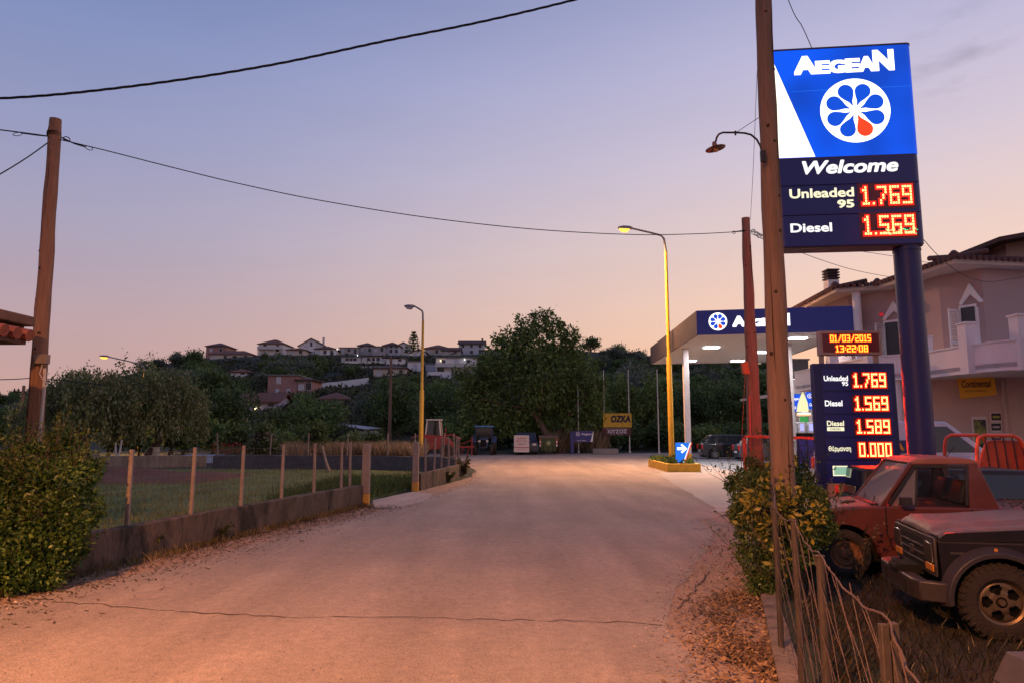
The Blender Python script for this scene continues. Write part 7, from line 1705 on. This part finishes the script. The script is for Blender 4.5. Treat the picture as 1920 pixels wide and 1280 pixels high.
# white service van
m_van = mat('van_white', (.55, .56, .62), .35, var=.08, coat=.3)
vx = at(1800, 800, 16.6)
t = car('van', 'white service van behind the navy column of the big sign', 'van', (vx.x - .95, 16.9, 0), R(176), 4.3, 1.75, 1.93, 1.12, (.75, 1.75, 4.1, 4.25), m_van, .32, hood_z=1.0, van=True)
mb = text_mb('SERVICE', .17, 1.05, bold=.03); mb.tf(Matrix.Rotation(math.pi, 4, 'Z')); mb.v = [(p[0] + .05, p[1] + .882, p[2] + .78) for p in mb.v]; part('lettering', mb, m_ink, t, smooth=False)
mb = MB(); mb.box(.35, 2.08, .872, .880, 1.22, 1.50); bn = part('blue_band', mb, mat('van_band', (.03, .05, .16), .4, var=0), t)
mb = text_mb('OZKA', .2, .85, bold=.04); mb.tf(Matrix.Rotation(math.pi, 4, 'Z')); mb.v = [(p[0] + 1.5, p[1] + .884, p[2] + 1.26) for p in mb.v]; part('lettering', mb, mat('ozka_yellow', (.7, .4, .02), .5, var=0), bn, smooth=False)
# black compact car behind the red pickup
t = car('compact_car', 'black compact car mostly hidden behind the bonnet of the red pickup', 'car', (at(1577, 900, 11.4).x + 1.7, 11.75, YARD_Z + .02), R(-14), 3.5, 1.5, 1.40, .92, (.5, .55, 2.9, 3.35), mat('sooty_black', (.02, .014, .012), .5, var=.4), .29)

# ---- red pickup
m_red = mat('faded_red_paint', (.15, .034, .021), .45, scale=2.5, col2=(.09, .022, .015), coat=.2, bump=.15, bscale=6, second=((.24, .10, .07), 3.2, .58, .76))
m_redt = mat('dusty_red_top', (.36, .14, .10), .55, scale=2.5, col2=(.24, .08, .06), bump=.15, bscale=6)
pk = thing('pickup', 'faded red pickup with dusty windscreen parked between the bush and the black off-roader', 'pickup truck', (5.12, 9.80, YARD_Z), R(-14))
w = 1.56; r = .33; fx_, rx = -.50, 1.98
bot = [(-1.12, .42), (fx_ - .44, .40)] + arch(fx_, r, .41, 12, 172, 8) + [(fx_ + .43, .30), (rx - .43, .30)] + arch(rx, r, .41, 12, 172, 8) + [(rx + .43, .36), (2.75, .42)]
top = [(2.78, .98), (1.45, 1.0), (0.06, 1.0), (-.30, .985), (-.95, .90), (-1.14, .84)]
mb = MB(); mb.prism(bot + top, 'y', 0, w); part('body', mb, m_red, pk, bevel=.035, seg=3)
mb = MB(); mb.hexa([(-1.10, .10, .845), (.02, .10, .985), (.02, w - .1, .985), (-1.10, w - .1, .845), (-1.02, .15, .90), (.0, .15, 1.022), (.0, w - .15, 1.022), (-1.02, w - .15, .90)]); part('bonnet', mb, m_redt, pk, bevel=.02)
mb = MB(); mb.box(-.42, -.22, .55, .75, 1.0, 1.012); part('bonnet_scoop', mb, m_red, pk)
RZ = 1.645
roofp = [(.40, RZ - .055), (.50, RZ - .005), (.85, RZ + .022), (1.15, RZ + .01), (1.26, RZ - .03), (1.24, RZ - .075), (.44, RZ - .085)]
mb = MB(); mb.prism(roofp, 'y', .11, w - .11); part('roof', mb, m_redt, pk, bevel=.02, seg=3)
for sy in (0, 1):
    yb, yt = (.03, .12) if sy == 0 else (w - .03, w - .12); sg = 1 if sy == 0 else -1
    mb = MB(); mb.bar((-.02, yb + sg * .02, .97), (.43, yt, RZ - .06), .07, .055); part('front_pillar', mb, m_red, pk, bevel=.012)
    mb = MB(); q = [(1.08, yb, .95), (1.46, yb, .95), (1.25, yt, RZ - .05), (1.12, yt, RZ - .05)]; mb.hexa([*q[:2], (q[1][0], yb + sg * .05, .95), (q[0][0], yb + sg * .05, .95), q[3], q[2], (q[2][0], yt + sg * .05, RZ - .05), (q[3][0], yt + sg * .05, RZ - .05)]); part('rear_quarter', mb, m_red, pk, bevel=.01)
    mb = MB(); mb.bar((.45, yt - sg * .012, RZ - .105), (1.13, yt - sg * .012, RZ - .105), .035, .045); mb.bar((.10, yb - sg * .004, 1.02), (.47, yt - sg * .012, RZ - .10), .03, .045); mb.bar((1.05, yb - sg * .004, 1.02), (1.11, yt - sg * .012, RZ - .10), .035, .035); part('window_frame', mb, m_plastic, pk, bevel=.005)
    mb = MB(); mb.bar((.43, yb + sg * .022, 1.0), (.50, yt, RZ - .12), .02, .025); part('quarter_window_bar', mb, m_plastic, pk)
    if sy == 0:
        mb = MB(); mb.add([(.12, yb + .02, 1.0), (.44, yb + .02, 1.0), (.50, yt + .002, RZ - .12), (.48, yt + .002, RZ - .12)], [(0, 1, 2, 3)]); part('quarter_window', mb, m_glassd, pk, smooth=False)
    mb = MB(); mb.add([(.45, yb + sg * .03, 1.0), (1.07, yb + sg * .03, 1.0), (1.11, yt + sg * .01, RZ - .12), (.51, yt + sg * .01, RZ - .12)], [(0, 1, 2, 3)]); part('side_window', mb, m_glassc, pk, smooth=False)
    mb = MB(); yy_ = yb - sg * .033
    P_ = [(.04, .98), (.04, .62), (.10, .42), (1.05, .42), (1.10, .6), (1.10, .98)]
    for (xa_, za_), (xb_, zb_) in zip(P_, P_[1:]): mb.bar((xa_, yy_, za_), (xb_, yy_, zb_), .012, .012)
    part('door_seams', mb, m_gap, pk)
    mb = MB(); mb.box(.88, 1.02, yy_ - .02, yy_ + .01, .86, .885); part('door_handle', mb, m_plastic, pk, bevel=.005)
    mb = MB(); mb.box(.2, .34, yb - sg * .14 - .05, yb - sg * .14 + .05, 1.03, 1.13); mb.tube([(.22, yb, 1.02), (.26, yb - sg * .12, 1.07)], .012, 6); part('wing_mirror', mb, m_plastic, pk, bevel=.02)
    for xx_ in (fx_, rx): wheel(pk, xx_, (.07 if sy == 0 else w - .07), r, .19, 'steel', side=-1 if sy == 0 else 1, mr=mat('rusty_rim', (.32, .15, .06), .7, scale=10, col2=(.16, .07, .035)))
    mb = MB(); A_ = arch(fx_, r, .425, 14, 175, 5)
    for (xa_, za_), (xb_, zb_) in zip(A_, A_[1:]): mb.bar((xa_, yb - sg * .03, za_), (xb_, yb - sg * .03, zb_), .05, .035)
    part('wheel_arch_lip', mb, m_red, pk)
mb = MB(); mb.add([(-.01, .09, 1.005), (-.01, w - .09, 1.005), (.42, w - .17, RZ - .085), (.42, .17, RZ - .085)], [(0, 1, 2, 3)]); part('windscreen', mb, m_glassd, pk, smooth=False)
mb = MB(); mb.tube([(-.05, .3, 1.02), (.1, .75, 1.11)], .008, 5); mb.tube([(-.05, .85, 1.02), (.1, 1.3, 1.11)], .008, 5); mb.box(-.12, -.01, .1, w - .1, 1.0, 1.022); part('wipers', mb, m_plastic, pk)
mb = MB(); mb.hexa([(1.30, .08, .95), (1.36, .08, .95), (1.36, w - .08, .95), (1.30, w - .08, .95), (1.18, .15, RZ - .08), (1.22, .15, RZ - .08), (1.22, w - .15, RZ - .08), (1.18, w - .15, RZ - .08)]) if False else None
mb.box(1.28, 1.34, .08, w - .08, .95, 1.16); mb.bar((1.29, .12, 1.16), (1.2, .16, RZ - .07), .07, .07); mb.bar((1.29, w - .12, 1.16), (1.2, w - .16, RZ - .07), .07, .07); part('rear_bulkhead', mb, m_red, pk)
mb = MB(); mb.box(.72, 1.2, .2, .7, .6, 1.02); mb.hexa([(1.0, .2, 1.02), (1.2, .2, 1.02), (1.2, .7, 1.02), (1.0, .7, 1.02), (1.1, .25, 1.35), (1.24, .25, 1.35), (1.24, .65, 1.35), (1.1, .65, 1.35)]); part('seat', mb, m_plastic, pk, bevel=.04)
mb = MB(); mb.box(.72, 1.2, .86, 1.36, .6, 1.02); mb.hexa([(1.0, .86, 1.02), (1.2, .86, 1.02), (1.2, 1.36, 1.02), (1.0, 1.36, 1.02), (1.1, .9, 1.35), (1.24, .9, 1.35), (1.24, 1.3, 1.35), (1.1, 1.3, 1.35)]); part('seat', mb, m_plastic, pk, bevel=.04)
mb = MB(); ws = [Vector((.50, .45, 1.08)) + Vector((.07 * math.cos(a), .17 * math.sin(a) * 1.0, .15 * math.cos(a))) for a in [6.283 * i / 20 for i in range(21)]]; mb.tube(ws, .012, 6); mb.tube([(.50, .45, 1.08), (.2, .45, .95)], .02, 6); part('steering_wheel', mb, m_plastic, pk)
mb = MB(); mb.tube([(.32, .12, 1.2), (.30, .11, 1.75)], .004, 4) if False else mb.tube([(1.0, .5, RZ), (1.06, .45, RZ + .12), (1.1, .42, RZ + .16)], .006, 5); part('aerial', mb, m_plastic, pk)
mb = MB(); mb.box(-1.2, -1.1, .05, w - .05, .42, .62); part('bumper', mb, m_plastic, pk, bevel=.02)
for y in (.18, w - .18): mb = MB(); mb.box(-1.16, -1.08, y - .11, y + .11, .66, .80); part('headlight', mb, m_hlamp, pk, bevel=.02)
mb = MB(); mb.box(-1.0, 2.6, .15, w - .15, .22, .45); part('underbody', mb, m_gap, pk)

# ---- black off-roader
m_jeep = mat('worn_black_paint', (.016, .013, .018), .38, scale=3, col2=(.008, .007, .009), spec=.25, coat=.08, second=((.045, .032, .027), 4, .60, .78))
m_jtop = mat('dusty_bonnet', (.16, .115, .10), .5, scale=3, col2=(.09, .06, .058), bump=.3, bscale=18)
m_flare = mat('grey_flare', (.040, .032, .035), .45, spec=.3, scale=5, col2=(.03, .025, .028))
m_gr = mat('grille_grey', (.06, .05, .045), .45, var=.4, scale=8)
m_mud = mat('muddy_tyre', (.038, .026, .017), .92, scale=9, col2=(.018, .014, .012), bump=.8, bscale=40)
jp = thing('offroader', 'battered black off-road vehicle with big muddy wheels at the right edge', 'off-road car', (4.30, 7.20, YARD_Z), R(-14))
w = 1.40; r = .365; fx_, rx = .50, 2.55
bot = [(.02, .50), (.03, .46), (.10, .44)] + arch(fx_, r, .44, 12, 168, 10) + [(1.0, .40), (2.06, .40)] + arch(rx, r, .44, 12, 170, 10) + [(3.05, .42), (3.2, .46)]
top = [(3.22, 1.10), (1.35, 1.10), (.08, 1.00), (.0, .94)]
mb = MB(); mb.prism(bot + top, 'y', 0, w); part('body', mb, m_jeep, jp, bevel=.03, seg=3)
# bonnet with a dented raised middle
mb = MB(); nX, nY = 26, 22
for i in range(nX + 1):
    for j in range(nY + 1):
        u, v = i / nX, j / nY; x = -.03 + 1.36 * u; y = .03 + (w - .06) * v
        edge = min(v, 1 - v); ridge = sstep(.13, .19, edge) * .040; z = 1.0 + .12 * u + ridge + .02 * math.sin(math.pi * v)
        z -= .085 * (1 - sstep(0, .075, u)) + .02 * (1 - sstep(0, .04, edge))
        z += .022 * mnoise.noise(Vector((x * 3, y * 3, 4))) * (1 - u) ** 2 * 1.4 - .035 * math.exp(-((x - .10) / .07) ** 2 - ((y - .30) / .16) ** 2)
        mb.v.append((x, y, z))
mb.f = [(i * (nY + 1) + j, (i + 1) * (nY + 1) + j, (i + 1) * (nY + 1) + j + 1, i * (nY + 1) + j + 1) for i in range(nX) for j in range(nY)]; mb.m = [0] * len(mb.f)
bo = part('bonnet', mb, m_jtop, jp, ang=60); so = bo.modifiers.new('s', 'SOLIDIFY'); so.thickness = .02; so.offset = 1 if False else -1
mb = MB(); mb.box(.0, 1.34, -.006, .012, .905, .925); mb.box(-.012, .012, .02, w - .02, .955, .975); part('bonnet_seam', mb, m_chrome if False else m_flare, jp)
mb = MB(); mb.box(-.035, -.005, .02, w - .02, .56, .95); gp = part('grille_surround', mb, m_gr, jp, bevel=.012)
mb = MB(); mb.box(-.042, -.034, .32, w - .32, .60, .90); part('grille_opening', mb, m_gap, gp)
mb = MB()
for z in (.66, .74, .82): mb.box(-.055, -.040, .33, w - .33, z - .012, z + .012)
mb.box(-.058, -.041, w / 2 - .06, w / 2 + .06, .70, .79); part('grille_bars', mb, m_gr, gp, bevel=.004)
for y in (.165, w - .165):
    mb = MB(); mb.box(-.055, -.034, y - .12, y + .12, .70, .89); part('headlight', mb, mat('old_headlamp', (.06, .048, .04), .2, var=.2, spec=.8), jp, bevel=.02)
    mb = MB(); mb.box(-.05, -.034, y - .115, y + .115, .605, .68); part('indicator', mb, mat('amber_lens', (.55, .20, .03), .3, var=0), jp, bevel=.01)
mb = MB(); mb.prism([(-.20, .0), (-.24, .14), (-.24, w - .14), (-.20, w), (.0, w + .08), (.06, w + .08), (.06, w), (-.10, w - .06), (-.10, .06), (.06, 0), (.06, -.08), (.0, -.08)], 'z', .33, .53); part('bumper', mb, mat('bumper_dull', (.05, .038, .035), .4, scale=6, col2=(.035, .025, .022)), jp, bevel=.018)
mb = MB(); mb.box(-.252, -.238, .3, .36, .37, .48); mb.box(-.252, -.238, w - .36, w - .3, .37, .48); mb.bar((-.245, .16, .35), (-.245, w - .16, .35), .02, .02); part('bumper_slots', mb, m_gap, jp)
mb = MB(); mb.box(-.22, .0, w * .35, w * .62, .50, .60); mb.tube([(-.24, w * .4, .55), (-.24, w * .58, .55)], .035, 10); part('winch', mb, m_gap, jp, bevel=.01)
for sy in (0, 1):
    yb = 0 if sy == 0 else w; sg = 1 if sy == 0 else -1; o_ = -sg
    for cx_ in (fx_, rx):
        A1, A2 = arch(cx_, r, .425, 22, 186, -2), arch(cx_, r, .53, 22, 188, -4); mb = MB(); n = len(A1); yo = yb + o_ * .115; yi = yb - o_ * .0
        for k in range(n): mb.v += [(A1[k][0], yo, A1[k][1]), (A1[k][0], yi, A1[k][1]), (A2[k][0], yi, A2[k][1]), (A2[k][0] * .45 + A1[k][0] * .55, yo, A2[k][1] * .45 + A1[k][1] * .55)]
        for k in range(n - 1):
            for q in range(4): mb.f.append((k * 4 + q, k * 4 + (q + 1) % 4, k * 4 + 4 + (q + 1) % 4, k * 4 + 4 + q))
        mb.f += [(0, 1, 2, 3), (4 * n - 1, 4 * n - 2, 4 * n - 3, 4 * n - 4)]; mb.m = [0] * len(mb.f); part('wheel_arch_flare', mb, m_flare, jp, bevel=.008)
        wheel(jp, cx_, yb + o_ * .0 + sg * .02, r, .235, 'offroad', side=-sg, mt=m_mud, mr=mat('dirty_alloy', (.22, .15, .085), .45, scale=7, col2=(.10, .07, .045), metal=.7))
    mb = MB(); mb.box(fx_ - .14, fx_ - .09, yb + o_ * .085 - .006, yb + o_ * .085 + .012, r + .475, r + .50) if False else mb.lathe([(.018, -.008), (.014, .008)], 10, (fx_ - .02, yb + o_ * .075, r + .50), 'y'); part('side_repeater', mb, MC['amber_lens'], jp)
    mb = MB(); mb.box(.10, .26, yb + o_ * .006 - .003, yb + o_ * .006 + .003, .80, .82); part('side_badge', mb, m_gr, jp)
    mb = MB(); mb.bar((.02, yb + o_ * .004, .93), (3.2, yb + o_ * .004, 1.02), .014, .02); mb.box(1.32, 1.332, yb + o_ * .003 - .004, yb + o_ * .003 + .004, .45, 1.08); mb.box(2.2, 2.212, yb + o_ * .003 - .004, yb + o_ * .003 + .004, .8, 1.08); part('door_seams', mb, m_gap, jp)
    mb = MB(); mb.bar((1.30, yb + sg * .05, 1.10), (1.62, yb + sg * .12, 1.66), .06, .06); part('front_pillar', mb, m_jtop, jp, bevel=.01)
    mb = MB(); mb.add([(1.45, yb + sg * .05, 1.12), (2.35, yb + sg * .05, 1.12), (2.35, yb + sg * .12, 1.62), (1.72, yb + sg * .12, 1.62)], [(0, 1, 2, 3)]); part('side_window', mb, m_glassd, jp, smooth=False)
    mb = MB(); mb.hexa([(2.35, yb + sg * .03, 1.09), (3.15, yb + sg * .03, 1.09), (3.15, yb + sg * .08, 1.09), (2.35, yb + sg * .08, 1.09), (2.35, yb + sg * .11, 1.66), (3.05, yb + sg * .11, 1.66), (3.05, yb + sg * .16, 1.66), (2.35, yb + sg * .16, 1.66)]); part('rear_quarter', mb, m_jeep, jp)
mb = MB(); mb.add([(1.30, .10, 1.12), (1.30, w - .10, 1.12), (1.60, w - .16, 1.63), (1.60, .16, 1.63)], [(0, 1, 2, 3)]); part('windscreen', mb, m_glassd, jp, smooth=False)
mb = MB(); mb.box(1.24, 1.33, .05, w - .05, 1.08, 1.15); mb.bar((1.30, .1, 1.16), (1.30, w - .1, 1.16), .03, .03); part('cowl', mb, m_jtop, jp, bevel=.01)
mb = MB(); mb.box(1.58, 3.1, .08, w - .08, 1.65, 1.72); part('roof', mb, m_jtop, jp, bevel=.03)
mb = MB(); mb.box(.1, 3.1, .18, w - .18, .36, .55); part('underbody', mb, m_gap, jp)
# dead twigs lying on the cowl
mb = MB(); g = random.Random(3)
for i in range(9): p = Vector((1.12 + g.uniform(-.05, .1), w - .3 + g.uniform(-.3, .2), 1.17)); mb.tube([p, p + Vector((g.uniform(-.1, .1), g.uniform(-.12, .12), .05)), p + Vector((g.uniform(-.15, .15), g.uniform(-.2, .2), .08))], .006, 4)
mb.tf(Matrix.Translation((4.30, 7.20, YARD_Z)) @ Matrix.Rotation(R(-14), 4, 'Z')); solo('dead_twigs', mb, m_bark, 'dead twigs lying on the rear of the black off-roader bonnet', 'twigs')

# ---- grey pickup with the red rack
gx = at(1850, 890, 11.9).x
gp_ = thing('pickup', 'dark grey pickup with a bright red tube rack on its load bed', 'pickup truck', (gx, 12.0, YARD_Z + .02), R(-8))
m_gpk = mat('grey_pickup_paint', (.075, .07, .085), .4, var=.15, coat=.3)
r = .33; bot = [(0, .45), (.35, .42)] + arch(.8, r, .42, 12, 172, 8) + [(1.25, .4), (3.0, .4)] + arch(3.6, r, .42, 12, 172, 8) + [(4.05, .4), (4.5, .45)]
mb = MB(); mb.prism(bot + [(4.5, .95), (3.2, 1.12), (.0, 1.20)], 'y', 0, 1.6); part('body', mb, m_gpk, gp_, bevel=.03)
mb = MB(); mb.box(.0, 1.7, -.012, .004, 1.02, 1.05); mb.box(.75, .762, -.01, .003, .6, 1.18); part('body_seams', mb, m_gap, gp_)
mb = MB(); mb.hexa([(1.75, .05, 1.15), (3.2, .05, 1.1), (3.2, 1.55, 1.1), (1.75, 1.55, 1.15), (1.8, .15, 1.75), (2.75, .15, 1.75), (2.75, 1.45, 1.75), (1.8, 1.45, 1.75)]); part('cab', mb, m_gpk, gp_, bevel=.05)
for x in (.8, 3.6):
    for y, sd in ((.1, -1), (1.5, 1)): wheel(gp_, x, y, r, .2, side=sd)
m_rack = mat('red_rack', (.75, .10, .04), .35, var=.15, coat=.3)
for y in (.12, 1.3):
    mb = MB(); P_ = [(-.02, y, 1.2), (.0, y, 1.7), (.04, y, 1.88), (.12, y, 1.93), (.60, y, 1.93), (.70, y, 1.86), (.80, y, 1.6), (.92, y, 1.2)]; mb.tube(P_, .032, 9)
    part('rack_hoop', mb, m_rack, gp_)
mb = MB()
for i in range(5): x = .14 + i * .145; mb.tube([(x, .12, 1.93 if x < .62 else 1.85), (x + .05, .12, 1.22)], .011, 6)
mb.tube([(.0, .12, 1.24), (.9, .12, 1.24)], .018, 6); part('rack_bars', mb, m_plastic, gp_)
mb = MB(); mb.prism([(.12, 1.2), (.16, 1.6), (.26, 1.82), (.40, 1.86), (.9, 1.84), (.95, 1.7), (.98, 1.2)], 'y', .32, .38); part('rack_panel', mb, mat('red_panel', (.55, .08, .035), .4, var=.25, scale=5), gp_, bevel=.02)
mb = MB(); mb.hexa([(1.02, .14, 1.2), (1.22, .14, 1.2), (1.22, .7, 1.2), (1.02, .7, 1.2), (.92, .16, 1.84), (1.25, .16, 1.9), (1.25, .68, 1.9), (.92, .68, 1.84)]); part('padded_frame', mb, m_plastic, gp_, bevel=.05)
mb = MB(); mb.tube([(.93, .12, 1.2), (.88, .12, 1.6), (.9, .12, 1.9)], .025, 8); part('rack_post', mb, m_rack, gp_)

# ---- far edge of the road: blue tractor, old pickup with a board, red harvester
c = at(907, 857, 51); t = thing('tractor', 'small dark blue tractor facing the road at the left of the walnut tree', 'tractor', (c.x, 51.3, 0))
m_tb = mat('tractor_blue', (.03, .05, .11), .5, var=.2)
mb = MB(); mb.prism([(-.3, .5), (.3, .5), (.3, 1.15), (.22, 1.25), (-.22, 1.25), (-.3, 1.15)], 'y', -1.2, .3); part('bonnet', mb, m_tb, t, bevel=.04)
mb = MB(); mb.box(-.22, .22, -1.22, -1.19, .6, 1.1); part('grille', mb, m_gap, t)
for sx in (-1, 1):
    mb = MB(); mb.lathe([(.3, -.16), (.62, -.18), (.66, -.1), (.66, .1), (.62, .18), (.3, .16)], 24, (0, 0, 0), 'x', close=True); mb.lathe([(.31, -.05), (.1, -.03), (.1, .03), (.31, .05)], 16, (0, 0, 0), 'x', close=True); o = part('wheel', mb, m_tyre, t); o.location = (sx * .72, .7, .66)
    mb = MB(); mb.lathe([(.15, -.09), (.33, -.1), (.36, 0), (.33, .1), (.15, .09)], 20, (0, 0, 0), 'x', close=True); mb.lathe([(.16, -.03), (.03, -.03), (.03, .03), (.16, .03)], 12, (0, 0, 0), 'x', close=True); o = part('wheel', mb, m_tyre, t); o.location = (sx * .58, -.9, .36)
    mb = MB(); mb.box(sx * .6 - .03, sx * .6 + .03, .1, .16, .9, 2.0); mb.box(sx * .6 - .03, sx * .6 + .03, 1.2, 1.26, .9, 2.0); part('cab_post', mb, m_tb, t)
    mb = MB(); mb.box(sx * .28 - .08, sx * .28 + .08, -1.24, -1.2, .95, 1.08); part('headlight', mb, m_hlamp, t)
    mb = MB(); mb.prism([(.05, .9), (.3, 1.35), (1.0, 1.38), (1.35, 1.0), (1.25, .98), (.95, 1.28), (.35, 1.26), (.15, .9)], 'x', sx * .72 - .2, sx * .72 + .2); part('mudguard', mb, m_tb, t)
mb = MB(); mb.prism([(-.72, 2.0), (.72, 2.0), (.68, 2.12), (-.68, 2.12)], 'y', -.05, 1.4); part('roof', mb, mat('tractor_roof', (.10, .22, .42), .5, var=.1), t, bevel=.03)
mb = MB(); mb.box(-.25, .25, .6, 1.0, .8, 1.1); mb.box(-.25, .25, .9, 1.0, 1.1, 1.5); part('seat', mb, m_plastic, t, bevel=.03)
mb = MB(); mb.box(-.56, .56, .12, .14, 1.2, 1.95); part('windscreen', mb, m_glass, t)
c = at(987, 855, 51); t = car('old_pickup', 'old dark pickup facing the road behind the white notice board', 'pickup truck', (c.x, 53.0, 0), R(90), 4.4, 1.7, 1.62, 1.05, (1.2, 1.6, 2.4, 2.6), mat('dark_violet_paint', (.03, .028, .05), .5, var=.2), .34)
t2 = thing('notice_board', 'white board with red lettering leaning on the nose of the old dark pickup', 'board', (at(978, 855, 50.5).x, 50.55, .12))
wb = 28 * 50.5 / F; hb_ = 31 * 50.5 / F
mb = MB(); mb.box(-wb / 2, wb / 2, -.02, .02, .1, hb_ + .1); bd = part('board', mb, mat('board_white', (.62, .52, .50), .7, var=.1), t2)
m_rt2 = mat('red_lettering', (.35, .05, .04), .7, var=0)
for s_, z, h, ww in (('ΔΑΝΕΖΗΣ', .92, .12, .72), ('ΜΠΟΥΤΟΣ', .72, .12, .8), ('ΑΒΟΙΑ', .53, .11, .6), ('ΤΗΛ. 26710', .18, .07, .7)): part('lettering', at_mb(text_mb(s_, h, ww, bold=.02), -ww / 2, z + .1, -.024), m_rt2, bd, smooth=False)
mb = MB(); mb.box(-wb / 2 + .01, wb / 2 - .01, -.026, -.021, .42, .47); part('stripe', mb, m_rt2, bd)
mb = MB(); mb.bar((-.3, 0, -.12), (-.3, .02, .11), .04, .04); mb.bar((.3, 0, -.12), (.3, .02, .11), .04, .04); part('legs', mb, m_iron, t2)
# red farm machine behind the fence
c = at(800, 858, 46); t = thing('harvester', 'red farm machine with a pale cab behind the yellow lamp post and the far fence', 'farm machine', (c.x, 46.5, 0))
m_rh = mat('farm_red', (.30, .035, .03), .6, var=.25)
mb = MB(); mb.prism([(-1.0, .55), (1.6, .5), (1.7, .9), (1.3, 1.3), (.4, 1.45), (-.3, 1.5), (-1.0, 1.35)], 'y', -.8, .8); part('body', mb, m_rh, t, bevel=.04)
mb = MB(); mb.hexa([(-.1, -.55, 1.48), (.9, -.55, 1.40), (.9, .55, 1.40), (-.1, .55, 1.48), (.0, -.5, 2.35), (.8, -.5, 2.4), (.8, .5, 2.4), (.0, .5, 2.35)]); cb = part('cab', mb, m_glass, t)
mb = MB()
for x0_, x1_ in ((-.1, .0), (.9, .8)):
    for y in (-.56, .56): mb.bar((x0_, y, 1.42), (x1_, y * .9, 2.4), .09, .09)
mb.box(-.1, .92, -.58, .58, 2.4, 2.5); part('cab_frame', mb, m_cream, t, bevel=.02)
for x, r_ in ((-.5, .7), (1.3, .45)):
    for y in (-.85, .85): mb = MB(); mb.lathe([(r_ * .5, -.15), (r_ * .95, -.16), (r_, 0), (r_ * .95, .16), (r_ * .5, .15)], 22, (0, 0, 0), 'y', close=True); mb.lathe([(r_ * .51, -.04), (.05, -.03), (.05, .03), (r_ * .51, .04)], 14, (0, 0, 0), 'y', close=True); o = part('wheel', mb, m_tyre, t); o.location = (x, y, r_)
mb = MB(); mb.tube([(.9, -.4, 1.35), (1.6, -.4, 1.5), (2.2, -.3, 1.2)], .06, 6); mb.tube([(1.2, -.3, 1.4), (1.2, -.3, 1.9)], .04, 6); part('pipes', mb, m_rh, t)
c = at(868, 850, 49); t = thing('farm_implement', 'rusty red farm implement left of the blue tractor', 'farm machine', (c.x, 49.5, 0)); mb = MB(); mb.box(-.9, .7, -.1, .1, .55, .67); mb.box(-.9, .7, .6, .8, .55, .67)
for x in (-.8, -.4, 0, .4): mb.bar((x, 0, .6), (x - .15, -.2, .0), .05, .05)
mb.bar((.6, 0, 0), (.6, 0, 1.3), .09, .09); mb.bar((-.8, 0, .6), (.6, 0, 1.1), .06, .06); part('frame', mb, m_rh, t)
mb = MB(); mb.lathe([(.18, -.06), (.34, -.07), (.36, 0), (.34, .07), (.18, .06)], 18, (-.5, -.2, .36), 'x', close=True); part('wheel', mb, m_tyre, t)
